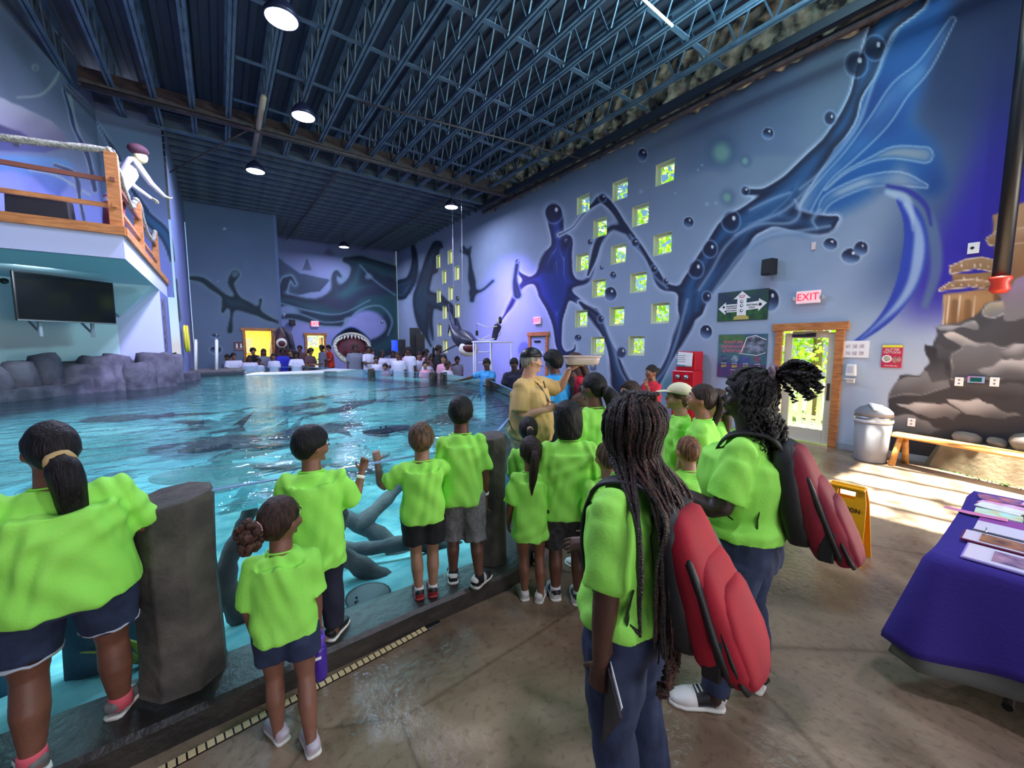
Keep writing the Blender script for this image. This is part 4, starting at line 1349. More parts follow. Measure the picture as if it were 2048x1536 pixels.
MB().add([(-5.4, by + .02, 2.985), (bx, by + .02, 2.985), (bx, 13.4, 2.985), (-5.4, 13.4, 2.985)], [(0, 1, 2, 3)]).build('soffit', M_under, bal)
RZ = ZB1 + .09
for (x, y, h, w) in ((bx - .06, by + .08, .98, .13), (bx - .06, 9.95, .9, .11), (bx - .06, 12.3, .9, .11), (-3.6, by + .08, .95, .12)):
    MB().box((x, y, RZ + h / 2), (w, w, h)).build('rail_post', M_wood, bal)
for zz, mm in ((.62, mat('dark_rail_wood', (120, 66, 50), .6)), (.28, M_wood)):
    MB().box(((-5.4 + bx) / 2, by + .08, RZ + zz), (4.4, .05, .055)).build('rail', mm, bal)
    MB().box((bx - .06, (by + 12.3) / 2, RZ + zz), (.05, 12.3 - by, .055)).build('rail', mm, bal)
M_rope = mat('pale_rope', (178, 176, 160), .9, c2=(130, 128, 120), nscale=30, bump=1, bscale=60)
rp = [(-5.3, by + .08, RZ + .95), (-3.6, by + .08, RZ + .98), (-2.3, by + .08, RZ + .9), (bx - .2, by + .08, RZ + 1.0), (bx - .06, by + .1, RZ + 1.01), (bx - .05, by + .4, RZ + .85), (bx - .05, 9.1, RZ + .62), (bx - .05, 9.95, RZ + .93), (bx - .05, 10.8, RZ + .6), (bx - .05, 11.7, RZ + .62), (bx - .05, 12.3, RZ + .92)]
MB().loft(crom(rp, 6), [.045 + .006 * math.sin(i * 1.9) for i in range(len(rp) * 6 - 5)], 8).build('rope', M_rope, bal, True)
o = MB().box((0, 0, .28), (.62, .4, .56), taper=.92).build('stage_box', M_black); o.location = (-1.95, 8.75, ZB1); tag(o, 'black box standing on the balcony floor behind the rails', 'box')
o = MB().ell((0, 0, 0), (.06, .05, .05), 10).build('dome_camera', M_black, None, True); o.location = tuple(atd(8, 562, 6.75)); tag(o, 'small black dome camera on the wall left of the television', 'camera')

# television on two brackets
tv = empty('television', (-2.62, 10.35, 2.52), math.atan2(A1[1] - A0[1], A1[0] - A0[0]), 'large black flat television on the wall under the balcony', 'television')
tvd = np.array([math.cos(tv.rotation_euler[2]), math.sin(tv.rotation_euler[2])])
TL, TR = atd(26, 585, 6.2), atd(228, 612, 7.5)
tv.location = tuple((TL + TR) / 2)
tv.location.z = 2.56
a_ = math.atan2(TR[1] - TL[1], TR[0] - TL[0]); tv.rotation_euler = (0, 0, a_)
TWD = math.hypot(TR[0] - TL[0], TR[1] - TL[1])
MB().box((0, 0, 0), (TWD, .05, .76)).build('casing', M_black, tv, auto=.006)
MB().box((0, -.028, .01), (TWD - .04, .004, .71)).build('screen', mat('dark_screen', (10, 11, 13), .12), tv)
MB().box((0, -.03, -.37), (TWD, .006, .02)).build('trim_strip', M_alu, tv)
for s in (-.28, .25):
    b = MB().box((s * TWD, .05, -.44), (.04, .04, .36)).bar((s * TWD, .04, -.58), (s * TWD, .3, -.36), .025, .025)
    b.build('bracket', mat('grey_bracket', (120, 130, 140), .5), tv)

# dock with ladder rails, floating mat
dock = empty('dock', (0, 0, 0), 0, 'low grey wooden dock at the far left of the pool', 'dock')
dc = [atz(362, 735, 1.0), atz(455, 735, 1.0)]
x0, x1 = -.85, .55
for i in range(9):
    MB().box(((x0 + x1) / 2, 15.1 + i * .19, 1.0), (x1 - x0, .17, .05)).build('plank', mat('grey_plank', (110, 106, 108), .8, c2=(80, 76, 80), nscale=4), dock)
MB().box(((x0 + x1) / 2, 15.0, .88), (x1 - x0, .06, .2)).build('beam', mat('dark_beam', (40, 46, 60), .6), dock)
lad = empty('pool_ladder', (0, 0, 0), 0, 'pair of white pool ladder rails rising beside the dock', 'ladder')
for s, px_ in ((0, 391), (1, 433)):
    b = atd(px_, 752, 12.6); t = atd(px_, 684, 12.6)
    MB().loft([b, t, t + np.array([.0, .14, .05]), t + np.array([0, .3, 0]), b + np.array([0, .3, 0])], [.045, .045, .045, .045, .045], 10).build('rail', M_white, lad, True)
for i in range(2):
    b = atd(391, 745, 12.6); t = atd(433, 745, 12.6)
    MB().bar(b - (0, 0, .25 * i + .1), t - (0, 0, .25 * i + .1), .05, .04).build('rung', M_white, lad)
o = MB().prism([(0.55, 13.9), (2.6, 13.75), (2.9, 14.7), (0.8, 14.6)], WZ, WZ + .05).build('floating_mat', M_white, None, auto=.01)
tag(o, 'flat white floating platform at the far edge of the pool', 'platform')
o = MB().loft(crom([tuple(atd(455, 742, 13)), tuple(atd(470, 750, 13)), tuple(atd(485, 755, 12.6))], 5), [.012] * 11, 6).build('rope', M_rope, None, True); tag(o, 'thin pale rope from the dock to the floating platform', 'rope')
# ------------------------------------------------------------------ outdoors beyond the side wall and doors
def tree(x, y, h, r, n, label, seed, low=0.2, mt=None):
    rg = np.random.default_rng(seed)
    e = empty('tree', (x, y, 0), 0, label, 'tree', 'sunlit trees outside the side windows')
    MB().loft([(0, 0, 0), (.1, 0, h * .4), (0, .1, h * .8)], [.13, .1, .04], 8).build('trunk', mat('bark', (110, 90, 66), .9), e, True)
    n = int(n)
    c = rg.normal(size=(n, 3)); c /= np.linalg.norm(c, axis=1)[:, None]
    c *= (rg.uniform(0.05, 1, (n, 1)) ** .5)
    c = c * [r * .8, r * 1.3, (h - low) / 2] + [0, 0, low + (h - low) / 2]
    a = rg.normal(size=(n, 3)); a /= np.linalg.norm(a, axis=1)[:, None]
    b = np.cross(a, rg.normal(size=(n, 3))); b /= np.linalg.norm(b, axis=1)[:, None]
    s = rg.uniform(.05, .11, (n, 1))
    V = np.stack([c + a * s, c + b * s * .55, c - a * s, c - b * s * .55], 1).reshape(-1, 3)
    F = (np.arange(n * 4).reshape(-1, 4)).tolist()
    o = MB().add(V, F).build('foliage', mt or M_leaf, e)
    o['kind'] = 'stuff'


TR_ = [(11.6, 3.6, 4.6, 1.7), (12.0, 6.4, 8.2, 1.9), (11.4, 8.9, 8.4, 1.8), (12.3, 11.6, 8.0, 2.0), (11.2, 5.2, 7.4, 1.3), (12.6, 15.4, 9.0, 2.6), (13.2, 2.2, 7.0, 2.0), (12.6, 18.8, 8.6, 2.4)]
TL_ = ['bright green tree seen through the glass door', 'leafy tree filling the upper right windows', 'leafy tree behind the left windows of the near group', 'tree outside beyond the near window group', 'tree closest to the lower right windows', 'tall tree outside the small far windows', 'tree rising behind the fence at the glass door', 'last tree outside the small far windows']
for i, ((x, y, h, r), lb) in enumerate(zip(TR_, TL_)):
    tree(x, y, h, r, 3400 if i in (1, 2, 4) else 2200, lb, 100 + i)
yard = MB().box((16, 6, -.06), (14.5, 40, .1)).build('ground', mat('sunny_path', (196, 184, 150), .9, c2=(150, 170, 90), nscale=.8))
struct(yard, 'sunlit ground outside the side wall')
struct(MB().box((4.5, 27.3, -.06), (8, 7, .1)).build('ground', mat('sunny_path', (196, 184, 150), .9)))
fe = empty('picket_fence', (9.9, 3.4, 0), 0, 'pale wooden picket fence outside the glass door', 'fence')
M_pk = mat('sunlit_picket', (222, 212, 180), .7)
pk = MB().prism([(-.045, 0), (.045, 0), (.045, .02), (-.045, .02)], 0, 1.1).mesh('picket'); pk.materials.append(M_pk)
for i in range(16):
    o = bpy.data.objects.new('picket', pk); o.parent = fe; o.rotation_euler = (0, 0, PI / 2); o.location = (0, -1.3 + i * .17, 0); col.objects.link(o)
for z in (.3, .85):
    MB().box((.04, 0, z), (.03, 2.8, .07)).build('rail', M_pk, fe)
# palm outside the far doorway and the lit room behind the other doorway
pm = empty('palm', (4.35, 25.6, 0), 0, 'sunlit green palm seen through the far right doorway', 'plant')
MB().cyl((0, 0, 0), (0, 0, .7), .1, .07, 8).build('trunk', mat('bark', (110, 90, 66), .9), pm)
for i in range(16):
    a = i * 2.4; L_ = 1.0 + .4 * math.sin(i * 5)
    MB().loft([(0, 0, .7), (math.cos(a) * L_ * .35, math.sin(a) * L_ * .35, 1.35), (math.cos(a) * L_ * .7, math.sin(a) * L_ * .7, 1.75), (math.cos(a) * L_, math.sin(a) * L_, 1.65)], [(.03, .01), (.10, .01), (.09, .01), (.01, .005)], 6).build('frond', M_leaf, pm, True)
tree(5.6, 27.5, 5.5, 1.8, 1600, 'bushy tree outside the far right doorway', 321)
M_yel = mat('warm_yellow_room', (238, 214, 120), .8)
rm = MB()
rm.add([(0.2, YD + .1, 0), (0.2, YD + 3.5, 0), (0.2, YD + 3.5, 2.9), (0.2, YD + .1, 2.9), (2.0, YD + .1, 0), (2.0, YD + 3.5, 0), (2.0, YD + 3.5, 2.9), (2.0, YD + .1, 2.9)], [(0, 1, 2, 3), (1, 5, 6, 2), (5, 4, 7, 6), (3, 2, 6, 7)])
struct(rm.build('wall_side_room', M_yel))
lamp('side_room_lamp', 'AREA', (1.1, YD + 1.6, 2.8), 190, (1.0, .86, .5), .9, (1.1, YD + 1.6, 0))
o = MB().box((0.95, YD + 3.45, 1.75), (.6, .04, .7)).build('notice_board', mat('pale_board', (130, 150, 165), .5)); tag(o, 'grey board on the yellow wall inside the far left doorway', 'board')


# ------------------------------------------------------------------ doors
def door_trim(name, p0, p1, h, w, axis, parent=None):
    """three boards round an opening; p0, p1 = its feet on the wall face"""
    m = []
    p0, p1 = np.array(p0), np.array(p1)
    d = (p1 - p0) / np.linalg.norm(p1 - p0)
    rz = math.atan2(d[1], d[0])
    e = empty(name, (0, 0, 0), kind='structure')
    for p, s in ((p0, -1), (p1, 1)):
        c = p + d * s * w / 2
        MB().box((c[0], c[1], h / 2), (w, .06, h), rz=rz).build('jamb_board', M_wood, e, auto=.006)
    c = (p0 + p1) / 2
    MB().box((c[0], c[1], h + w / 2 + .01), (np.linalg.norm(p1 - p0) + 2 * w + .1, .09, w + .02), rz=rz).build('head_board', M_wood, e, auto=.006)
    return e


d1 = door_trim('trim_1', (XR - .03, DOOR[0]), (XR - .03, DOOR[1]), DOOR[2], .12, 'y')
dd = empty('door_1', (XR + .06, DOOR[0] + .02, 0.02), 0, 'cream framed glass exit door leading to the sunlit yard', 'door', kind='structure')
DW = DOOR[1] - DOOR[0] - .04
M_dw = mat('cream_door', (208, 200, 178), .5)
b = MB().box((0, DW / 2 - .005, .12), (.040, DW - .22, .24)).box((0, DW / 2 - .005, 1.97), (.040, DW - .22, .13)).box((0, .05, 1.0), (.045, .10, 2.0)).box((0, DW - .06, 1.0), (.045, .12, 2.0))
b.build('frame', M_dw, dd)
MB().box((0, DW / 2, 1.08), (.008, DW - .2, 1.68)).build('pane', M_glass, dd)
MB().box((-.05, DW / 2 + .08, 1.95), (.05, .36, .05)).cyl((-.05, DW / 2 + .05, 1.975), (-.09, DW / 2 - .12, 1.99), .012, n=6).build('door_closer', M_black, dd)
MB().box((-.03, .05, .95), (.02, .04, .3)).build('handle', mat('bronze', (90, 70, 50), .4, metal=.6), dd)
door_trim('trim_2', (XR - .03, DOOR2[0]), (XR - .03, DOOR2[1]), DOOR2[2], .11, 'y')
dd = empty('door_2', (XR + .04, DOOR2[0] + .01, 0.02), 0, 'pale closed door with a black closer far along the mural wall', 'door', kind='structure')
MB().box((0, .4, 1.03), (.05, .78, 2.06)).build('leaf', M_dw, dd)
MB().box((-.05, .45, 1.9), (.05, .3, .05)).build('door_closer', M_black, dd)
door_trim('trim_3', (D1[0], YD - .03), (D1[1], YD - .03), D1[2], .1, 'x')
door_trim('trim_4', (D2[0], YB - .03), (D2[1], YB - .03), D2[2], .12, 'x')
dd = empty('door_4', (D2[0] + .72, YB + .05, 0), 0, 'brown door leaf standing open in the far right doorway', 'door', kind='structure')
MB().box((0.02, .35, 1.1), (.05, .7, 2.2)).build('leaf', M_wood, dd)


# ------------------------------------------------------------------ signs and fittings on the mural wall
def sign_on_wall(name, y, z, w, h, m, label, cat='sign', d=.02):
    e = empty(name, (XR - d / 2 - .003, y, z), -PI / 2, label, cat)   # local x runs to the viewer's right, local -y faces the room
    MB().box((0, 0, 0), (w, d, h)).build('board', m, e)
    return e


RX = (PI / 2, 0, 0)
TW = mat('print_white', (240, 240, 240), .6)
TB = mat('print_black', (20, 20, 24), .6)
TRd = mat('print_red', (214, 60, 74), .6)
TY = mat('print_yellow', (226, 214, 60), .6)
TP = mat('print_pink', (232, 120, 150), .6)


def plate(poly, m, e, name='print', y=-.014):
    v = [(p[0], y, p[1]) for p in poly]
    return MB().add(v + [(p[0], y + .003, p[1]) for p in poly], [tuple(range(len(v)))]).build(name, m, e)


def disc(cx, cz, r, m, e, name='print', y=-.015, ry=None):
    return plate([(cx + r * math.cos(a), cz + (ry or r) * math.sin(a)) for a in np.arange(16) * PI / 8], m, e, name, y)


def exit_sign(e, w, h):
    MB().box((0, 0, 0), (w, .06, h)).build('housing', mat('exit_box', (225, 205, 210), .4, emit=(255, 190, 200), estr=.35), e, auto=.005)
    text('EXIT', h * .82, mat('exit_red', (235, 20, 50), .4, emit=(255, 20, 50), estr=1.2), e, (0, -.034, -.005), RX, sx=.92)


e = empty('exit_sign', (XR - .06, 2.86, 2.66), -PI / 2, 'lit red EXIT sign above the glass door', 'exit sign', 'lit exit signs'); exit_sign(e, .36, .22)
for s in (-1, 1):
    MB().ell((s * .22, -.02, -.02), (.04, .05, .05), 10).build('emergency_lamp', mat('grey_lamp', (150, 156, 166), .4), e, True)
e = empty('exit_sign', (XR - .06, 10.55, 2.62), -PI / 2, 'lit red EXIT sign above the far side door', 'exit sign', 'lit exit signs'); exit_sign(e, .34, .24)
e = empty('exit_sign', (4.15, YB - .06, 2.92), 0, 'lit red EXIT sign above the far doorway', 'exit sign', 'lit exit signs'); exit_sign(e, .36, .3)

e = sign_on_wall('direction_sign', 4.02, 2.60, 0.98, .60, mat('sign_green', (24, 40, 72), .4, c2=(30, 84, 48), nscale=2.2), 'dark blue and green sign with three white arrows')
plate([(-.48, -.29), (.48, -.29), (.48, -.08), (-.48, -.1)], mat('grass_green', (40, 96, 40), .5, c2=(20, 50, 34), nscale=8), e, y=-.0115)
plate([(-.09, -.20), (.09, -.20), (.09, .14), (.17, .14), (0, .29), (-.17, .14), (-.09, .14)], TW, e, 'up_arrow', -.0125)
plate([(-.09, -.12), (-.32, -.12), (-.32, -.17), (-.47, -.04), (-.32, .09), (-.32, .04), (-.09, .04)], TW, e, 'left_arrow', -.013)
plate([(.09, -.10), (.32, -.08), (.32, -.13), (.47, .02), (.32, .12), (.32, .07), (.09, .05)], TW, e, 'right_arrow', -.0135)
plate([(-.15, -.28), (.15, -.28), (.14, -.22), (.05, -.19), (-.05, -.19), (-.14, -.22)], mat('gold_print', (190, 170, 90), .5), e, 'plinth', -.0128)
for s, x, z, k in (('PETTING', .2, .0, .052), ('ZOO', .2, -.055, .052), ('MANGROVE', -.2, -.0, .04), ('& MUTTON', -.2, -.045, .04), ('BOAT LAGOON', -.2, -.09, .03)):
    text(s, k, TB, e, (x, -.017, z), RX)
text('NATURE', .034, TP, e, (0, -.017, .2), RX); text('TRAILS', .034, TP, e, (0, -.017, .165), RX)
for cz in (.08, -.0, -.1):
    disc(0, cz, .032, TB, e); disc(0.004, cz + .003, .02, TW, e, y=-.016)
disc(.35, 0, .03, TB, e); disc(-.36, -.01, .025, TB, e); disc(-.32, -.1, .018, TB, e)

e = sign_on_wall('adventure_poster', 3.98, 1.57, 0.95, .90, mat('poster_teal', (70, 120, 110), .5, c2=(50, 66, 120), nscale=1.6), 'large poster offering an underwater adventure with round photos', 'poster')
plate([(-.47, -.44), (.47, -.44), (.47, -.16), (-.47, -.16)], mat('poster_violet', (60, 58, 116), .5, c2=(96, 54, 104), nscale=4), e, y=-.0115)
plate([(-.47, .26), (.1, .3), (.02, .44), (-.47, .44)], mat('poster_green', (84, 120, 60), .5, c2=(60, 100, 70), nscale=8), e, y=-.0115)
for s, z in (('WANT AN', .285), ('UNDERWATER', .195), ('ADVENTURE?', .105)):
    text(s, .095, TP, e, (-.17, -.017, z), RX, sx=.85 if z > .25 else .78)
plate([(.02, .2), (.1, .38), (.26, .41), (.46, .33), (.46, .1), (.3, .05), (.12, .08)], mat('photo_diver', (140, 150, 170), .5, c2=(54, 56, 70), nscale=8), e, 'diver_photo', -.0125)
o = MB().loft([( .0, -.015, .08), (.04, -.015, .2), (.1, -.015, .38), (.26, -.015, .42), (.46, -.015, .33)], [.008] * 5, 5).build('wave_line', TW, e)
MB().loft([(-.05, -.015, .06), (.12, -.015, .04), (.3, -.015, .02), (.46, -.015, .08)], [.007] * 4, 5).build('wave_line', TW, e)
for i, (cc, pr) in enumerate((((40, 44, 70), '$69'), ((150, 170, 180), '$69'), ((50, 60, 150), '$69'), ((130, 50, 66), '$69'))):
    cx = -.34 + .22 * i
    disc(cx, -.06, .075, mat('badge%d' % i, cc, .5, c2=(90, 100, 130), nscale=14), e, 'round_photo')
    text('SNORKEL', .026, TW, e, (cx, -.017, -.155), RX)
    text(pr, .07, TY, e, (cx, -.017, -.215), RX)
text('ask at the front desk for tickets today', .026, TW, e, (0, -.017, -.285), RX)
text('LET US TAKE YOU', .045, TP, e, (.0, -.017, -.345), RX); text('UNDER THE WATER', .04, TP, e, (0, -.017, -.4), RX)

e = sign_on_wall('notice', 2.14, 1.73, .34, .28, TW, 'white printed notice with rows of small drawings beside the glass door', 'notice')
for i in range(3):
    for j in range(2):
        plate([(-.13 + .09 * i, .08 - .12 * j), (-.07 + .09 * i, .08 - .12 * j), (-.07 + .09 * i, .02 - .12 * j), (-.13 + .09 * i, .02 - .12 * j)], mat('faint_print', (170, 150, 160), .6, c2=(225, 220, 222), nscale=30), e)
e = sign_on_wall('tattoo_poster', 1.68, 1.62, .24, .36, mat('crimson_print', (190, 40, 74), .5), 'small crimson poster for glitter tattoos', 'poster')
plate([(-.12, .14), (.12, .14), (.12, .18), (-.12, .18)], TY, e, y=-.0115)
text('GLITTER', .05, TW, e, (0, -.017, .105), RX, sx=.9); text('TATTOOS!', .048, TW, e, (0, -.017, .06), RX, sx=.9)
disc(-.055, -.04, .06, TW, e); disc(.06, -.05, .055, mat('photo_arm', (200, 150, 140), .5, c2=(120, 60, 70), nscale=20), e); disc(-.055, -.04, .045, mat('photo_arm2', (110, 150, 150), .5, c2=(220, 190, 160), nscale=20), e, y=-.0165)
text('FUN FOR ALL', .026, TW, e, (0, -.017, -.15), RX)
e = sign_on_wall('wall_card', 2.85, 3.56, .06, .13, mat('pink_card', (216, 196, 200), .6), 'tiny pinkish card high on the wall above the glass door', 'card')
e = sign_on_wall('wall_badge', 8.05, 1.22, .2, .26, mat('ornate_badge', (110, 120, 150), .5, c2=(70, 78, 96), nscale=22), 'small ornate grey plaque below the windows', 'plaque')
disc(0, 0, .06, mat('pale_disc', (170, 170, 160), .5), e)
e = sign_on_wall('outlet_plate', .93, 3.16, .11, .15, TW, 'white plate with a small jack high on the indigo mural', 'outlet'); disc(-.01, 0, .02, TB, e)
for y, z, lb in ((.93, 1.27, 'white wall outlet left of the small glowing screen'), (.60, 1.29, 'white wall outlet right of the small glowing screen'), (1.385, .6, 'white wall outlet low on the painted rocks')):
    e = sign_on_wall('wall_outlet', y, z, .085, .125, TW, lb, 'outlet'); disc(0, .025, .012, mat('socket_grey', (120, 120, 120), .5), e); disc(0, -.025, .012, mat('socket_grey', (120, 120, 120), .5), e)
e = sign_on_wall('small_screen', .77, 1.31, .16, .09, mat('rainbow_case', (200, 110, 190), .4, c2=(80, 190, 220), nscale=14), 'small glowing rainbow edged screen on the painted rocks', 'screen', d=.03)
plate([(-.055, -.03), (.055, -.03), (.055, .03), (-.055, .03)], mat('dark_green_screen', (14, 60, 60), .2, emit=(20, 90, 80), estr=.4), e, 'display', -.018)
e = sign_on_wall('restroom_sign', 0, 0, .34, .34, mat('maroon_board', (96, 36, 60), .5), 'maroon restroom sign beside the far left doorway')
e.location = (.62, YD - .02, 1.75); e.rotation_euler = (0, 0, 0)
for s in (-1, 1):
    disc(s * .07, .08, .03, TW, e); plate([(s * .07 - .035, -.06), (s * .07 + .035, -.06), (s * .07 + .025, .045), (s * .07 - .025, .045)], TW, e)
text('RESTROOMS', .045, TW, e, (0, -.017, -.115), RX)

# speaker
def speaker(loc, rz, label, w=.22, h=.3, d=.18):
    e = empty('wall_speaker', loc, rz, label, 'speaker')
    MB().box((0, -d / 2, 0), (w, d, h), taper=.97).build('casing', M_black, e, auto=.02)
    MB().box((0, -d - .002, .0), (w - .04, .006, h - .05)).build('grille', mat('grille', (32, 32, 36), .7), e)
    MB().box((0, .03, -.0), (.06, .1, .12)).build('bracket', M_alu, e)
    return e


speaker((XR - .08, 3.47, 3.27), -PI / 2 - .2, 'black wall speaker above the direction sign')
speaker((3.05, YB - .08, 2.95), .2, 'small black wall speaker near the far exit sign', .26, .32)
# soap dispenser
e = empty('dispenser', (XR - .03, 2.16, 1.33), -PI / 2, 'white hand sanitiser dispenser under the printed notice', 'dispenser')
MB().box((0, -.05, .05), (.14, .1, .2), taper=.85).build('casing', M_white, e, auto=.015)
MB().box((0, -.09, -.1), (.12, .16, .015)).box((0, -.03, -.14), (.1, .06, .06)).build('drip_tray', M_white, e, auto=.006)
MB().box((0, -.105, .06), (.07, .005, .11)).build('window', mat('pale_grey', (190, 190, 200), .4), e)
# red vending box
e = empty('gumball_machine', (8.42, 4.98, 0), -PI / 2, 'red coin machine with a white paper notice taped on it', 'machine')
MB().box((0, 0, .62), (.5, .4, 1.24)).build('cabinet', mat('gloss_red', (196, 16, 34), .25), e, auto=.02)
MB().box((0.02, .02, 1.45), (.44, .34, .42)).build('head', mat('gloss_red', (196, 16, 34), .25), e, auto=.02)
MB().box((0.0, -.16, 1.48), (.36, .04, .3)).build('display_window', mat('blue_toy_window', (60, 140, 180), .2, c2=(200, 220, 230), nscale=9), e)
o = MB().box((-.05, -.2, 1.50), (.34, .006, .28)).build('paper_notice', TW, e); o.rotation_euler = (0, .06, 0)
for k in range(4):
    MB().box((-.05, -.205, 1.57 - k * .045), (.22 - .03 * (k % 2), .003, .008)).build('printed_line', TB, e)
for s in (-1, 1):
    MB().cyl((s * .1, -.2, 1.1), (s * .1, -.25, 1.1), .05, n=14).build('coin_dial', M_alu, e, True)
    MB().box((s * .1, -.21, .92), (.1, .03, .08)).build('chute_flap', M_black, e)
# trash can
e = empty('trash_can', (8.13, 1.72, 0), 0, 'grey round litter bin with a swing lid against the wall', 'bin')
MB().loft([(0, 0, 0), (0, 0, .03), (0, 0, .62)], [.185, .2, .225], 32).build('body', mat('bin_grey', (140, 140, 144), .65), e, True)
MB().loft([(0, 0, .62), (0, 0, .64), (0, 0, .665)], [.235, .24, .235], 32).build('bag_rim', mat('bin_bag', (180, 184, 196), .4), e, True)
MB().loft([(0, 0, .66), (0, 0, .72)], [.233, .228], 32).build('band', M_alu, e, True)
MB().loft([(0, 0, .72), (0, 0, .78), (0, 0, .84), (0, 0, .88)], [.232, .225, .17, .08], 32).build('lid', mat('bin_lid', (118, 119, 126), .55), e, True)
o = MB().box((0, 0, 0), (.2, .2, .02)).build('swing_flap', mat('pale_grey', (190, 190, 200), .4), e, auto=.008); o.location = (-.08, -.06, .85); o.rotation_euler = (.25, -.45, .6)
# bench of split pine
e = empty('bench', (0, 0, 0), 0, 'rustic yellow pine bench with splayed log legs', 'bench')
bA, bB = np.array([8.26, 1.50, .45]), np.array([7.55, -.9, .45])
dB = (bB - bA) / np.linalg.norm(bB - bA); nB = np.array([-dB[1], dB[0], 0])
MB().loft([bA, bA + dB * .8 + (0, 0, .004), bA + dB * 1.7, bB], [(.14, .03)] * 4, 10, e=4, side=nB).build('seat', M_woodlight, e)
for t in (.12, 1.9):
    for s in (-1, 1):
        p = bA + dB * t
        MB().loft([p + nB * .06 * s - (0, 0, .02), p + nB * .17 * s - dB * .03 - (0, 0, .45)], [.035, .045], 8).build('leg', M_woodlight, e, True)
# concrete ledge and rocks behind the bench
M_ledge = mat('mossy_concrete', (134, 118, 92), .85, c2=(92, 84, 62), nscale=2.4, bump=.6, bscale=12)
o = MB().loft([(8.72, 1.16, -.02), (8.66, 1.1, .36), (8.6, 1.05, .42)], [(.16, .1), (.14, .09), (.05, .05)], 8).build('x', M_ledge) if False else None
lg = MB()
lg.add([(8.69, 1.20, 0), (8.45, 1.12, 0), (8.12, .3, 0), (7.8, -1.2, 0), (8.69, -1.2, 0), (8.69, 1.05, .40), (8.52, 1.0, .42), (8.22, .3, .44), (7.95, -1.2, .44), (8.69, -1.2, .44)],
       [(0, 1, 6, 5), (1, 2, 7, 6), (2, 3, 8, 7), (3, 4, 9, 8), (5, 6, 7, 8, 9)])
o = lg.build('concrete_ledge', M_ledge); tag(o, 'low mossy concrete ledge behind the pine bench', 'ledge')
M_br = mat('grey_boulder', (120, 114, 106), .85, c2=(88, 84, 80), nscale=3, bump=.5, bscale=10)
for (x, y, z, r, lb) in ((8.55, .78, .46, (.09, .15, .09), 'flat small grey rock on the ledge, nearest the outlet'), (8.5, .5, .46, (.1, .10, .06), 'smallest rock between two larger ones on the ledge'), (8.45, .2, .5, (.18, .2, .15), 'large grey rock on the ledge at the right edge')):
    m = MB().ell((0, 0, 0), r, 14); V = m.verts(); V[:, 2] = np.minimum(V[:, 2], r[2] * .75); V += .02 * np.sin(V[:, [1, 2, 0]] * 25); m.v = [V]
    o = m.build('boulder', M_br, None, True); o.location = (x, y, z + .02); tag(o, lb, 'rock')
# moss patch at its foot
mo = MB()
for i in range(420):
    t = RNG.uniform(0, 1); p = np.array([8.42, 1.0, 0]) * (1 - t) + np.array([7.95, -.4, 0]) * t + (RNG.uniform(-.16, .02) * (1 if t > .2 else .3), 0, 0)
    a = RNG.uniform(0, 6.28); h = RNG.uniform(.008, .028)
    mo.add([p + (.012 * math.cos(a), .012 * math.sin(a), 0), p - (.012 * math.cos(a), .012 * math.sin(a), 0), p + (.01 * math.sin(a), 0.01, h)], [(0, 1, 2)])
o = mo.build('moss', mat('moss', (70, 100, 40), .9)); tag(o, 'green moss at the foot of the concrete ledge', 'moss', kind='stuff')
# standpipe with red fitting
e = empty('standpipe', (0, 0, 0), 0, 'thick black pipe ending in a red fitting on the castle mural', 'pipe')
pb, pt = atx(2001, 560, XR - .35), atx(2047, -60, XR - .35)
pc = (pb + pt) / 2
MB().cyl((pb[0], pb[1], pb[2]), (pb[0], pb[1], 8.0), .082, n=18).build('pipe', M_black, e, True)
MB().loft([(pb[0], pb[1], pb[2] + .04), (pb[0], pb[1], pb[2] + .01), (pb[0], pb[1], pb[2] - .04), (pb[0], pb[1], pb[2] - .12), (pb[0], pb[1], pb[2] - .17)], [.105, .105, .08, .10, .06], 18).build('fitting', mat('fitting_red', (196, 56, 40), .4), e, True)
MB().cyl((pb[0], pb[1], pb[2] - .09), (XR, pb[1], pb[2] - .09), .05, n=12).build('elbow', mat('fitting_red', (196, 56, 40), .4), e, True)

# wet floor sign
e = empty('wet_floor_sign', (4.24, 1.02, 0), -YAW - .95, 'yellow folding wet floor caution sign', 'floor sign')
M_ys = mat('sign_yellow', (240, 168, 10), .35)
for s in (-1, 1):
    m = MB()
    w0, w1, H_ = .155, .115, .62
    yb, yt = s * .14, s * .02
    def P(x, z): return (x, yb + (yt - yb) * z / H_, z)
    m.add([P(-w0, 0), P(-.09, 0), P(-.07, .06), P(.07, .06), P(.09, 0), P(w0, 0), P(w1 + .02, H_ * .8), P(w1, H_), P(-w1, H_), P(-w1 - .02, H_ * .8), P(-.06, H_ * .84), P(.06, H_ * .84), P(.06, H_ * .94), P(-.06, H_ * .94)],
          [(0, 1, 2, 9), (2, 3, 6, 9), (3, 4, 5, 6), (9, 6, 11, 10), (6, 7, 12, 11), (7, 8, 13, 12), (8, 9, 10, 13)])
    o = m.build('leaf', M_ys, e); o.modifiers.new('t', 'SOLIDIFY').thickness = .012
    text('CAUTION', .055, TB, e, (0, yb + (yt - yb) * .75 + s * .012, H_ * .70), (PI / 2 - s * 0, 0, 0 if s < 0 else PI), sx=.85)
    text('WET FLOOR', .035, TB, e, (0, yb + (yt - yb) * .3 + s * .014, H_ * .25), (PI / 2, 0, 0 if s < 0 else PI), sx=.9)
MB().cyl((-.11, 0, .625), (.11, 0, .625), .012, n=8).build('hinge', M_ys, e)
o = MB().box((.0, -.03, .615), (.24, .07, .012)).build('top_lip', M_ys, e)

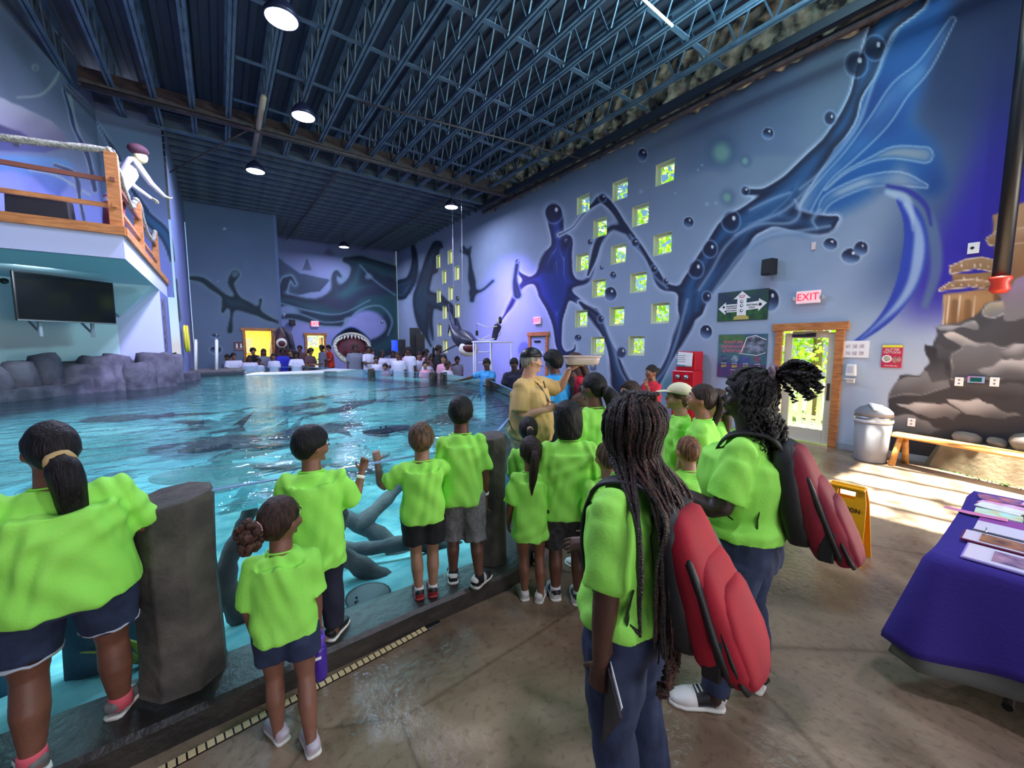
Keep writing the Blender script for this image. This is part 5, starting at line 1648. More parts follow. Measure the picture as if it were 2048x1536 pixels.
# merchandise table
TBL = (2.88, 4.36, -1.35, .34)
M_cloth = mat('purple_cloth', (54, 36, 138), .85, sheen=.2, bump=.15, bscale=60)
M_grayc = mat('grey_undercloth', (110, 112, 108), .8)
t = empty('folding_table', (0, 0, 0), 0, 'long folding table with black legs under the purple cloth', 'table')
MB().box(((TBL[0] + TBL[1]) / 2 + .02, (TBL[2] + TBL[3]) / 2 - .03, .715), (TBL[1] - TBL[0] - .08, TBL[3] - TBL[2] - .1, .04)).build('top', M_grayc, t)
for x in (3.15, 4.1):
    for y in (-1.1, .05):
        MB().cyl((x, y, 0.0), (x, y, .7), .018, n=8).build('leg', M_black, t)
for y in (-1.1, .05):
    MB().cyl((3.0, y, .05), (4.25, y, .05), .02, n=8).build('foot_bar', M_black, t)


def cloth(x0, x1, y0, y1, top, low, fl, seed, m, label, side_low=None):
    nx, ny, nd = 40, 46, 12
    per = []
    for i in range(nx): per.append((x0 + (x1 - x0) * i / nx, y1, 0, 1))
    for i in range(ny): per.append((x1, y1 - (y1 - y0) * i / ny, 1, 0))
    for i in range(nx): per.append((x1 - (x1 - x0) * i / nx, y0, 0, -1))
    for i in range(ny): per.append((x0, y0 + (y1 - y0) * i / ny, -1, 0))
    per = per + []
    n = len(per); V = []; F = []
    cx, cy = (x0 + x1) / 2, (y0 + y1) / 2
    V.append((cx, cy, top))
    for k in range(4):
        s = (k + 1) / 4
        for (x, y, nx_, ny_) in per: V.append((cx + (x - cx) * s, cy + (y - cy) * s, top))
    for k in range(nd):
        tt = (k + 1) / nd
        for q, (x, y, nx_, ny_) in enumerate(per):
            cd = min(math.hypot(x - a, y - b) for a in (x0, x1) for b in (y0, y1))
            cor = math.exp(-(cd / .16) ** 2)
            w = math.sin(q * .55 + seed) + .6 * math.sin(q * .23 + 2 * seed)
            out = fl * tt * (.35 + .35 * w) + .05 * cor * tt
            lo_ = low + (-.05 * cor + .02 * w)
            dx, dy = (x - cx), (y - cy); nn = math.hypot(nx_, ny_)
            ox, oy = nx_ + cor * (1 if dx > 0 else -1) * .7, ny_ + cor * (1 if dy > 0 else -1) * .7
            V.append((x + ox * (out + .012), y + oy * (out + .012), top - .004 - (top - lo_) * tt))
    for i in range(n): F.append((0, 1 + (i + 1) % n, 1 + i))
    for k in range(3 + nd):
        for i in range(n):
            F.append((1 + k * n + i, 1 + k * n + (i + 1) % n, 1 + (k + 1) * n + (i + 1) % n, 1 + (k + 1) * n + i))
    o = MB().add(V, F).build('tablecloth', m, None, True)
    tag(o, label, 'tablecloth'); o.modifiers.new('t', 'SOLIDIFY').thickness = .004
    return o


cloth(TBL[0], TBL[1], TBL[2], TBL[3], .752, .27, .04, .4, M_cloth, 'deep purple cloth draped over the display table')
cloth(TBL[0] + .02, TBL[1] - .02, TBL[2] + .02, TBL[3] - .02, .742, .19, .03, 1.7, M_grayc, 'grey green undercloth showing below the purple one')

M_ph = [mat('photo_dusky', (110, 92, 130), .25, c2=(190, 150, 170), nscale=12), mat('photo_shell', (190, 130, 90), .25, c2=(100, 70, 60), nscale=11), mat('photo_pink', (200, 170, 190), .25, c2=(130, 100, 130), nscale=9), mat('photo_teal', (90, 120, 130), .25, c2=(210, 200, 190), nscale=14)]
M_page = mat('glossy_page', (222, 216, 236), .18)


def flat(name, x, y, w, d, rz, m, label, cat, z=.758, t=.008, photos=(), border=None):
    e = empty(name, (x, y, z), rz, label, cat)
    MB().box((0, 0, t / 2), (w, d, t)).build('cover', m, e, auto=.001)
    if border: MB().box((0, 0, t + .001), (w - .015, d - .015, .003)).build('page', border, e)
    for (cx, cy, a, b, mi) in photos:
        MB().box((cx, cy, t + .004), (a, b, .003)).build('photo', M_ph[mi], e)
    return e


flat('photo_album', 3.02, -.28, .24, 1.05, 0, mat('lilac_card', (170, 150, 220), .3), 'clear album page with two dusky framed photos at the table edge', 'album', photos=[(0, .25, .15, .36, 0), (0, -.18, .15, .36, 0)], border=M_page)
flat('photo_album', 3.24, -.3, .18, 1.15, 0, mat('maroon_edge', (120, 30, 66), .4), 'album page with oval brown shell photos', 'album', z=.766, photos=[(0, .3, .13, .42, 1), (0, -.2, .13, .44, 1)], border=M_page)
flat('photo_album', 3.47, -.3, .24, 1.1, 0, M_page, 'clear ring album page with a large pale pink photo', 'album', photos=[(.0, -.05, .19, .8, 2)])
rb = empty('ring_binder_bar', (3.355, -.1, .775), 0, 'metal binder bar lying across the album pages', 'binder bar')
MB().cyl((0, -.5, 0), (0, .35, 0), .006, n=6).build('rod', M_alu, rb)
for y in (-.3, .0, .3): MB().torus((0, y, .008), .02, .003, 12, 5, 'y').build('ring', M_alu, rb)
o = MB().box((3.66, -.4, .758), (.16, 1.3, .012)).build('runner', mat('magenta_runner', (140, 60, 150), .6)); tag(o, 'magenta strip between the albums and the flyer pile', 'table runner')
FC = [(226, 206, 130), (60, 70, 160), (200, 90, 60), (230, 230, 235), (120, 110, 170), (70, 150, 160), (240, 150, 190), (90, 80, 90)]
FN = ['pale yellow', 'blue', 'rusty orange', 'white', 'lavender', 'teal', 'pink', 'charcoal']
k = 0
for i in range(4):
    for j in range(6):
        c = FC[(i * 3 + j * 5) % 8]; n_ = FN[(i * 3 + j * 5) % 8]
        o = MB().box((0, 0, 0), (.13, .19, .006)).build('leaflet', mat('leaflet_' + n_, c, .3, c2=tuple(min(255, v + 60) for v in c[::-1]), nscale=16)); k += 1
        o.location = (3.82 + i * .12 + RNG.uniform(-.01, .01), .2 - j * .19 + RNG.uniform(-.02, .02), .762 + .007 * (i % 2) + .003 * (j % 2)); o.rotation_euler = (0, 0, RNG.uniform(-.25, .25))
        tag(o, '%s leaflet in row %s of the pile at the back of the display table' % (n_, ['one', 'two', 'three', 'four'][i]), 'leaflet', 'leaflets on the display table')
o = MB().loft([(3.72, .40, .765), (3.70, .30, .768), (3.71, .15, .77)], [(.022, .004), (.03, .005), (.028, .005)], 10, round_=True).build('bookmark', mat('pink_tag', (226, 130, 180), .4)); tag(o, 'pink tag sticking out over the table edge', 'tag')
# ------------------------------------------------------------------ people
JOBS = []          # (object, [(temp mesh, voxel, smooth)], fold amplitude)
M_SK = {}


def skin(c):
    k = 'skin_%d_%d_%d' % c
    if k not in MATS:
        m = mat(k, c, .5, c2=tuple(int(v * .88) for v in c), nscale=9, bump=.08, bscale=90)
        m.node_tree.nodes['Principled BSDF'].inputs['Subsurface Weight'].default_value = 0.0
    return MATS[k]


def hairm(c):
    return mat('hair_%d_%d_%d' % c, c, .5, c2=tuple(int(v * .45) for v in c), nscale=24, stretch=(3.2, 3.2, .35), bump=.55, bscale=46, spec=.3)


def cloth_m(name, c, c2=None, ns=30, bump=.12, rough=.85):
    return mat('fabric_' + name, c, rough, c2=c2, nscale=ns, bump=bump, bscale=110)


def unit(v):
    v = np.asarray(v, float)
    return v / np.linalg.norm(v)


def rotz(a):
    return np.array([[math.cos(a), -math.sin(a), 0], [math.sin(a), math.cos(a), 0], [0, 0, 1]])


def rotx(a):
    return np.array([[1, 0, 0], [0, math.cos(a), -math.sin(a)], [0, math.sin(a), math.cos(a)]])


def hand(m, w, d, s, L, curl=.5, spread=.03):
    d = unit(d); s = np.asarray(s, float); s = unit(s - d * (s @ d)); n = np.cross(d, s)   # n: back/palm axis, palm bends toward +n
    m.loft([w - d * .06 * L, w + d * .08 * L, w + d * .3 * L, w + d * .5 * L], [(.14 * L, .12 * L), (.17 * L, .12 * L), (.215 * L, .11 * L), (.20 * L, .085 * L)], 8, side=s, round_=True)
    for k, (ln, off) in enumerate(((.42, .16), (.48, .055), (.44, -.05), (.34, -.15))):
        p = w + d * .47 * L + s * off * L
        pts = [p - d * .06 * L]
        for q in range(4):
            a = curl * (q + .6) * (.8 + .1 * k)
            pts.append(p)
            p = p + (d * math.cos(a) + n * math.sin(a) + s * off * spread * 4) * ln * L * (.40, .34, .26, .0)[q]
        m.loft(pts, [.05 * L, .052 * L, .046 * L, .042 * L, .036 * L][:len(pts)], 6, round_=True)
    p = w + d * .12 * L + s * .15 * L
    t1 = unit(d * .62 + s * .72 + n * .25)
    t2 = unit(d * .9 + s * .2 + n * (.3 + curl * .5))
    m.loft([p - t1 * .08 * L, p + t1 * .12 * L, p + t1 * .26 * L, p + t1 * .26 * L + t2 * .2 * L], [.07 * L, .066 * L, .05 * L, .038 * L], 6, round_=True)


def head_mb(hd, nr=22):
    m = MB()
    V, F = [], []
    rows = nr
    for i in range(rows + 1):
        ph = PI * i / rows
        for j in range(nr + 6):
            t = 2 * PI * j / (nr + 6)
            V.append((math.sin(ph) * math.cos(t), math.sin(ph) * math.sin(t), math.cos(ph)))
    V = np.array(V)
    n = nr + 6
    for i in range(rows):
        for j in range(n):
            k = (j + 1) % n
            F.append((i * n + j, (i + 1) * n + j, (i + 1) * n + k, i * n + k))
    z = V[:, 2]; lo = np.clip(-z, 0, 1)
    x = V[:, 0] * .345 * (1 - .34 * lo ** 1.6); y = V[:, 1]
    yy = np.where(y > 0, y * .40 * (1 - .02 * lo) + .05 * lo * (y > .3), y * .45 * (1 - .5 * lo ** 1.3))
    V = np.stack([x, yy, z * .5], 1) * hd
    m.add(V, F)
    m.loft([(0, .385 * hd, .06 * hd), (0, .43 * hd, -.03 * hd), (0, .475 * hd, -.105 * hd), (0, .42 * hd, -.14 * hd)], [(.03 * hd, .03 * hd), (.042 * hd, .04 * hd), (.062 * hd, .045 * hd), (.05 * hd, .03 * hd)], 8, side=(1, 0, 0), round_=True)
    m.ell((0, .36 * hd, .10 * hd), (.2 * hd, .055 * hd, .04 * hd), 10)
    m.ell((0, .375 * hd, -.225 * hd), (.095 * hd, .05 * hd, .03 * hd), 10)
    m.ell((0, .37 * hd, -.275 * hd), (.085 * hd, .05 * hd, .03 * hd), 10)
    m.ell((0, .33 * hd, -.41 * hd), (.11 * hd, .08 * hd, .07 * hd), 10)
    for s in (-1, 1):
        m.ell((s * .2 * hd, .27 * hd, -.13 * hd), (.1 * hd, .1 * hd, .11 * hd), 10)
        m.ell((s * .355 * hd, -.02 * hd, -.06 * hd), (.035 * hd, .075 * hd, .115 * hd), 10, R=rotz(s * .35))
    return m


def hair_cap(hd, style):
    g = {'buzz': (.362, .455, .48, -.01, .04), 'short': (.40, .475, .50, -.02, .075), 'tight': (.375, .465, .49, -.03, .055), 'bob': (.44, .50, .52, -.04, .07), 'full': (.42, .50, .52, -.04, .08)}[style]
    m = MB().ell((0, 0, 0), 1.0, 26)
    V = m.verts()
    V = V * [g[0] * hd, g[1] * hd, g[2] * hd] + [0, g[3] * hd, g[4] * hd]
    y, z = V[:, 1] / hd, V[:, 2] / hd
    if style in ('bob',):
        f = sst(y, .05, .3)
        cut = -.62 * (1 - f) + .17 * f
        w = sst(-z, -.1, .3)
        V[:, 0] *= 1 + .0 * w
        low = (z < -.1)
        # drop the lower half down into a curtain
        zz = np.where(low & (y < .12), -.1 + (z + .1) * 1.55, z)
        z = np.maximum(zz, cut)
        kk = (m.verts()[:, 2] < -.25)
        V[kk, 0] = np.sign(V[kk, 0]) * np.minimum(np.abs(V[kk, 0]) * 1.25, .42 * hd)
    else:
        f = sst(y, -.28, .02); g2 = sst(y, .18, .34)
        nape = -.34 if style != 'buzz' else -.28
        cut = nape * (1 - f) + .0 * f + .20 * g2 * f
        z = np.maximum(z, cut)
    V[:, 2] = z * hd
    m.v = [V]
    return m


def shoe(parent, p, yaw, L, c, sole, z, lace=None, near=True, toe=None):
    y = np.array([-.30, -.26, -.12, .05, .22, .42, .60, .69]) * L
    w = np.array([.10, .16, .175, .165, .185, .205, .16, .07]) * L
    h = np.array([.30, .36, .38, .34, .27, .20, .15, .10]) * L
    up = MB().loft([(0, a, b / 2 + .04 * L) for a, b in zip(y, h)], [(ww, hh / 2) for ww, hh in zip(w, h)], 12, e=2.7, side=(1, 0, 0))
    o = up.build('shoe', c, parent, True)
    o.location = (p[0], p[1], z); o.rotation_euler = (0, 0, yaw)
    sm = MB().loft([(0, a * 1.03, .045 * L) for a in y], [(ww + .014 * L, .045 * L) for ww in w], 12, e=5, side=(1, 0, 0)).build('sole', sole, o, True)
    if near:
        if lace is not None:
            m = MB()
            for k in range(4):
                m.bar((-.09 * L, (.12 + .07 * k) * L, (.36 - .035 * k) * L), (.09 * L, (.14 + .07 * k) * L, (.36 - .035 * k) * L), .02 * L, .02 * L)
            m.build('laces', lace, o)
        if toe is not None:
            MB().loft([(0, a, b / 2 + .045 * L) for a, b in zip(y[4:], h[4:])], [(ww * 1.02, hh / 2 * 1.04) for ww, hh in zip(w[4:], h[4:])], 12, e=2.7, side=(1, 0, 0)).build('toe_panel', toe, o, True)
            MB().loft([(0, a, b / 2 + .05 * L) for a, b in zip(y[:3], h[:3] * .8)], [(ww * 1.03, hh / 2) for ww, hh in zip(w[:3], h[:3] * .9)], 12, e=2.7, side=(1, 0, 0)).build('heel_panel', toe, o, True)
    return o


def person(x, y, z, rz, h, label, sk=(120, 76, 54), hair=(22, 16, 16), style='short', top=None, bottom=None, shoes=None, arms=None, W=1.0, D=1.0, feet=None,
           hy=0, hp=0, lean=0.0, lv=0, group=None, hip=1.0, belly=0.0, hold=None, extras=None, name='person', top2=None, chest=0.0):
    """lv 0 near, 1 middle, 2 far"""
    root = empty(name, (x, y, z), rz, label, 'person', group)
    SKM, HM = skin(sk), hairm(hair)
    vox = (.0085, .012, .020)[lv]; hvox = (.0038, .006, .012)[lv]
    nn = (14, 12, 8)[lv]
    hd = .162 + .042 * h
    chin = h - hd
    zn = chin - .012 * h
    zs = chin - .055 * h
    sw = .098 * h * (.25 + .75 * W)
    ua, fa, HL = .172 * h, .148 * h, .105 * h
    hipz = .50 * h
    foot = feet or [(-.062 * h * W, 0, .12), (.062 * h * W, .0, -.12)]

    def warp(V):
        V = np.array(V, float)
        k = np.clip(V[:, 2] - hipz, 0, None)
        V[:, 1] += lean * k
        return V

    def headT(V):
        V = np.asarray(V, float)
        V = V @ rotx(hp).T @ rotz(hy).T
        return V + [0, .012 * h, chin + hd * .5]

    arms = arms or {}
    sk_arms = {}
    for s, key in ((-1, 'L'), (1, 'R')):
        a = arms.get(key, {})
        u = unit(a.get('u', (s * .11, -.03, -1))); f = unit(a.get('f', (s * .03, .16, -1)))
        S = np.array([s * sw * .93, 0, zs - .012 * h]); E = S + u * ua; Wr = E + f * fa
        sk_arms[key] = (S, E, Wr, u, f, unit(a.get('d', f)), a.get('s', (0, 1, 0)), a.get('curl', .35))
    # ---- body
    m = MB()
    m.loft([(0, 0, .47 * h), (0, 0, .52 * h), (0, .0 + belly * .3, .61 * h), (0, .0, .72 * h), (0, -.005, zs - .02 * h), (0, -.004, zs + .01 * h)],
           [(.082 * h * W * hip, .062 * h * D), (.09 * h * W * hip, .066 * h * D), (.078 * h * W, .06 * h * D + belly * .5), (.088 * h * W, .064 * h * D), (sw * .78, .04 * h), (.05 * h, .035 * h)], nn + 4, e=2.3)
    nr = .034 * h + .008 * W
    m.loft([(0, -.006, zs - .02 * h), (0, -.002, zn), (0, .012 * h, chin + hd * .25)], [(nr * 1.15, nr * 1.1), nr, nr * .95], nn)
    for key in 'LR':
        S, E, Wr, u, f, d, sdir, curl = sk_arms[key]
        q = .9 + .1 * W
        ra = .030 * h * (.55 + .45 * W)
        m.loft([S + u * .035 * h, S + u * ua * .4, E - u * .015, E + f * .03, E + f * fa * .45, Wr], [ra * .8, ra * .95, ra * .82, ra * .80, ra * .74, .0165 * h], nn, round_=True)
    for k, (fx, fy, fyaw) in enumerate(foot):
        s = -1 if k == 0 else 1
        lw = .5 + .5 * W
        Hp = np.array([s * .05 * h * W * hip, 0, .49 * h]); A = np.array([fx, fy - .02 * h, .035 * h]); K = (Hp + A) / 2 + np.array([0, .012 * h, .0])
        K[2] = .275 * h
        m.loft([Hp, Hp * .5 + K * .5 - (0, .005, 0), K, K * .62 + A * .38 - (0, .012 * h, 0), A * .75 + K * .25 - (0, .004, 0), A + (0, 0, .02 * h), A], [.052 * h * lw * hip, .046 * h * lw, .032 * h * lw, .034 * h * lw, .025 * h * lw, .020 * h * lw, .022 * h], nn, round_=True)
    hm = head_mb(hd, (20, 16, 12)[lv])
    m.v = [warp(m.verts())]
    m.add(warp(headT(hm.verts())), hm.f)
    body = bpy.data.objects.new('body', bpy.data.meshes.new('body')); col.objects.link(body); body.parent = root
    hands = MB()
    for key in 'LR':
        S, E, Wr, u, f, d, sdir, curl = sk_arms[key]
        hm2 = MB()
        hand(hm2, Wr, d, sdir, HL, curl if key == 'R' else curl)
        hands.add(hm2.verts(), hm2.f)
    hands.v = [warp(hands.verts())]
    JOBS.append((body, [(m, vox, 5), (hands, hvox, 1)], 0, SKM))
    # face details
    if lv < 2:
        T = lambda p: warp(headT(np.array([p])))[0]
        for s in (-1, 1):
            R_ = rotz(hy) @ rotx(hp)
            eo = MB().ell(T((s * .145 * hd, .355 * hd, .02 * hd)), (.052 * hd, .04 * hd, .034 * hd), 10, R=R_).build('eye', mat('eye_white', (225, 220, 215), .3), root, True)
            MB().ell(T((s * .145 * hd, .385 * hd, .02 * hd)), (.024 * hd, .016 * hd, .026 * hd), 8, R=R_).build('iris', mat('iris_dark', (36, 24, 18), .2), eo, True)
            MB().loft([T((s * .07 * hd, .41 * hd, .09 * hd)), T((s * .14 * hd, .41 * hd, .115 * hd)), T((s * .23 * hd, .365 * hd, .09 * hd))], [.012 * hd, .016 * hd, .008 * hd], 6).build('eyebrow', HM, root, True)
        MB().loft([T((-.1 * hd, .395 * hd, -.25 * hd)), T((0, .425 * hd, -.245 * hd)), T((.1 * hd, .395 * hd, -.25 * hd))], [(.01 * hd, .01 * hd), (.022 * hd, .02 * hd), (.01 * hd, .01 * hd)], 6, side=(0, 0, 1)).build('mouth', mat('lip_%d' % sk[0], (int(sk[0] * .9), int(sk[1] * .66), int(sk[2] * .7)), .4), root, True)
    # ---- hair
    base = {'short': 'short', 'buzz': 'buzz', 'bob': 'bob', 'pony': 'tight', 'puff': 'tight', 'bun': 'tight', 'long': 'full', 'afro': 'full', 'capman': 'buzz', 'braids': 'full', 'twists': 'full', 'none': None}.get(style, 'short')
    hair_o = None
    if base:
        c = hair_cap(hd, base)
        if base == 'bob':
            c = MB().loft([(0, a_ * hd, b_ * hd) for a_, b_ in ((-.03, .60), (-.03, .55), (-.035, .42), (-.05, .2), (-.12, .02), (-.14, -.25), (-.14, -.5), (-.14, -.6))], [(.10 * hd, .12 * hd), (.24 * hd, .28 * hd), (.385 * hd, .42 * hd), (.44 * hd, .47 * hd), (.455 * hd, .42 * hd), (.45 * hd, .38 * hd), (.42 * hd, .35 * hd), (.33 * hd, .28 * hd)], 24, side=(1, 0, 0))
        if style == 'afro':
            c.mapv(lambda V: V * [1.18, 1.12, 1.1])
        parts = [c]
        t = MB()
        if style == 'long':
            t.loft([(0, -.28 * hd, .1 * hd), (0, -.40 * hd, -.4 * hd), (0, -.44 * hd, -1.0 * hd), (0, -.42 * hd, -1.5 * hd)], [(.38 * hd, .2 * hd), (.42 * hd, .17 * hd), (.40 * hd, .13 * hd), (.22 * hd, .06 * hd)], 14, e=2.4, side=(1, 0, 0))
        if style == 'bun':
            t.ell((0, -.56 * hd, .12 * hd), (.18 * hd, .17 * hd, .18 * hd), 12)
        if t.v: parts.append(t)
        mm = MB()
        for p in parts: mm.add(warp(headT(p.verts())), p.f)
        if lv < 2 and style != 'capman':
            hair_o = bpy.data.objects.new('hair', bpy.data.meshes.new('hair')); col.objects.link(hair_o); hair_o.parent = root
            JOBS.append((hair_o, [(mm, (.008, .010)[lv], 2)], -.35 if style == 'afro' else -.12, HM))
        else:
            hair_o = mm.build('hair', HM, root, True)
        if style == 'pony':
            ex = extras or {}
            Lp = ex.get('plen', 1.5) * hd; fat = ex.get('pfat', .16) * hd
            b0 = np.array([0, -.46 * hd, ex.get('pz', .12) * hd])
            sx_ = ex.get('px', 0.0) * hd
            pts = [b0, b0 + (0, -.10 * hd, .0 * hd), b0 + (sx_ * .4, -.17 * hd, -.22 * Lp), b0 + (sx_, -.14 * hd, -.6 * Lp), b0 + (sx_ * 1.3, -.10 * hd, -Lp)]
            pm = MB().loft(crom(pts, 4), [fat * r for r in (.42, .5, .55, .7, .9, 1.0, 1.1, 1.12, 1.12, 1.1, 1.05, 1.0, .9, .75, .55, .35, .15)], 10)
            V = pm.verts(); V += .012 * hd * np.sin(V[:, [1, 2, 0]] * 160); pm.v = [warp(headT(V))]
            pm.build('ponytail', HM, hair_o, True)
            sm = MB().torus((0, 0, 0), fat * .60, fat * .42, 16, 8, 'y')
            V = sm.verts(); V += .004 * np.sin(V[:, [2, 0, 1]] * 300); sm.v = [warp(headT(V + b0 + (0, -.06 * hd, 0)))]
            sm.build('hair_tie', ex.get('tie', mat('tan_scrunchie', (190, 160, 110), .7)), hair_o, True)
        if style == 'puff':
            pm = MB()
            rg = np.random.default_rng(3)
            cc = np.array([-.16 * hd, -.62 * hd, -.02 * hd])
            for k in range(46):
                a = rg.normal(size=3); a /= np.linalg.norm(a)
                pm.ell(cc + a * [.20 * hd, .2 * hd, .26 * hd] - (0, 0, .1 * hd * (a[2] < 0)), .075 * hd * rg.uniform(.7, 1.3), 7)
            pm.ell(cc, .2 * hd, 10)
            pm.v = [warp(headT(pm.verts()))]
            pm.build('curly_puff', mat('brown_curls', (92, 58, 44), .6, c2=(52, 32, 26), nscale=30, bump=1, bscale=70), hair_o, True)
            sm = MB().torus((0, 0, 0), .12 * hd, .045 * hd, 14, 7, 'y'); sm.v = [warp(headT(sm.verts() + (-.1 * hd, -.47 * hd, .04 * hd)))]
            sm.build('hair_tie', mat('pink_tie', (220, 170, 180), .6), hair_o, True)
    # ---- top
    if top:
        o = bpy.data.objects.new('shirt', bpy.data.meshes.new('shirt')); col.objects.link(o); o.parent = root
        hem = top.get('hem', .44) * h; lo = top.get('loose', .012); st = top.get('sleeve', .8); fl_ = top.get('flare', 1.0)
        m = MB()
        m.loft([(0, belly * .2, hem), (0, belly * .4, hem + .03 * h), (0, belly * .5, .60 * h), (0, belly * .3 + chest * .3, .70 * h), (0, chest * .4, .76 * h), (0, -.003, zs - .025 * h), (0, -.004, zs + .012 * h), (0, -.004, zs + .030 * h)],
               [((.098 * h * W * hip + lo) * fl_, .072 * h * D + lo + belly * .5), (.098 * h * W * hip + lo, .073 * h * D + lo + belly * .6), (.088 * h * W + lo, .070 * h * D + lo + belly * .7), (.092 * h * W + lo * .7, .071 * h * D + lo + chest), (.093 * h * W + lo * .5, .066 * h * D + lo * .8 + chest * .7), (sw * .99, .056 * h + lo * .5), (sw * .72, .047 * h + .004), (.046 * h + .01, .040 * h + .008)], nn + 8, e=2.5)
        for key in 'LR':
            S, E, Wr, u, f, d, sdir, curl = sk_arms[key]
            ra = .033 * h * (.55 + .45 * W) + lo * .35
            In = np.array([S[0] * .45, 0, S[2] - .005 * h])
            if st <= 1.0:
                m.loft([In, S * .93 + In * .07 , S + u * ua * .18, S + u * ua * st * .55, S + u * ua * st], [ra * .92, ra * 1.05, ra * 1.16, ra * 1.15, ra * 1.2], nn, round_=False); m.ell(S + u * .006, ra * 1.1, 12)
            else:
                m.loft([In, S, S + u * ua * .5, E, E + f * fa * (st - 1)], [ra, ra * 1.1, ra, ra * .95, ra * .8], nn)
        m.v = [warp(m.verts())]
        JOBS.append((o, [(m, vox * 1.15, 3)], top.get('folds', .0085) * (0 if lv == 2 else 1), top['m']))
        if lv < 2 and top.get('collar', True):
            cm = MB().torus((0, .004, 0), .046 * h + .008, .0045, 22, 6)
            V = cm.verts() * [1, .9, 1]; V[:, 2] += zs + .030 * h - .25 * V[:, 1] * .6
            cm.v = [warp(V)]
            cm.build('collar', top['m'], o, True)
    if bottom:
        o = bpy.data.objects.new('trousers' if bottom.get('end', .3) < .15 else 'shorts', bpy.data.meshes.new('pants')); col.objects.link(o); o.parent = root
        m = MB(); zt = bottom.get('end', .3) * h; fl_ = bottom.get('flare', 1.0); lo = bottom.get('loose', .012)
        m.loft([(0, 0, .455 * h), (0, 0, .50 * h), (0, 0, .56 * h)], [(.088 * h * W * hip + lo * .6, .068 * h * D + lo * .4), (.094 * h * W * hip + lo * .6, .072 * h * D + lo * .4), (.086 * h * W * hip + lo * .4, .066 * h * D + lo * .3)], nn + 6, e=2.4)
        for k, (fx, fy, fyaw) in enumerate(foot):
            s = -1 if k == 0 else 1
            lw = .5 + .5 * W
            Hp = np.array([s * .05 * h * W * hip, 0, .49 * h]); A = np.array([fx, fy - .02 * h, .035 * h]); K = (Hp + A) / 2 + np.array([0, .012 * h, .0]); K[2] = .275 * h
            chain = [(Hp, .054 * lw * hip), (Hp * .5 + K * .5, .050 * lw * (1 + .5 * (hip - 1))), (K, .038 * lw), (K * .62 + A * .38 - (0, .01 * h, 0), .037 * lw), (A + (0, 0, .03 * h), .030 * lw)]
            pts, rs = [], []
            for (p, r), (p2, r2) in zip(chain[:-1], chain[1:]):
                pts.append(p); rs.append(r * h + lo)
                if p2[2] <= zt:
                    t = (p[2] - zt) / (p[2] - p2[2]); pts.append(p + (p2 - p) * t); rs.append((r + (r2 - r) * t) * h * fl_ + lo * fl_); break
            else:
                pts.append(chain[-1][0]); rs.append((chain[-1][1] * h + lo) * fl_)
            m.loft(pts, rs, nn)
            if bottom.get('fray') is not None and lv == 0:
                q = MB().torus((0, 0, 0), rs[-1] * .97, .006, 30, 6); V = q.verts(); V[:, 2] += .005 * np.sin(V[:, 0] * 400) + pts[-1][2] + .003; V[:, 0] += pts[-1][0]; V[:, 1] += pts[-1][1]
                q.v = [V]; q.build('frayed_hem', bottom['fray'], o, True)
        m.v = [warp(m.verts())]
        JOBS.append((o, [(m, vox * 1.15, 3)], bottom.get('folds', .004) * (0 if lv == 2 else 1), bottom['m']))
    if shoes:
        for (fx, fy, fyaw) in foot:
            if shoes.get('sock') is not None:
                A = (fx, fy - .02 * h, 0)
                MB().loft([(A[0], A[1], .03 * h), (A[0], A[1], shoes.get('sockz', .065) * h), (A[0], A[1], shoes.get('sockz', .065) * h + .008)], [.026 * h * (.5 + .5 * W), .0245 * h * (.5 + .5 * W), .024 * h * (.5 + .5 * W)], 14).build('sock', shoes['sock'], root, True)
            shoe(root, (fx, fy), fyaw, .155 * h, shoes['m'], shoes['sole'], 0, shoes.get('lace'), lv < 2, shoes.get('toe'))
    root['_hd'] = hd
    return root, dict(warp=warp, headT=headT, arms=sk_arms, hd=hd, chin=chin, zs=zs, sw=sw, h=h, HL=HL)


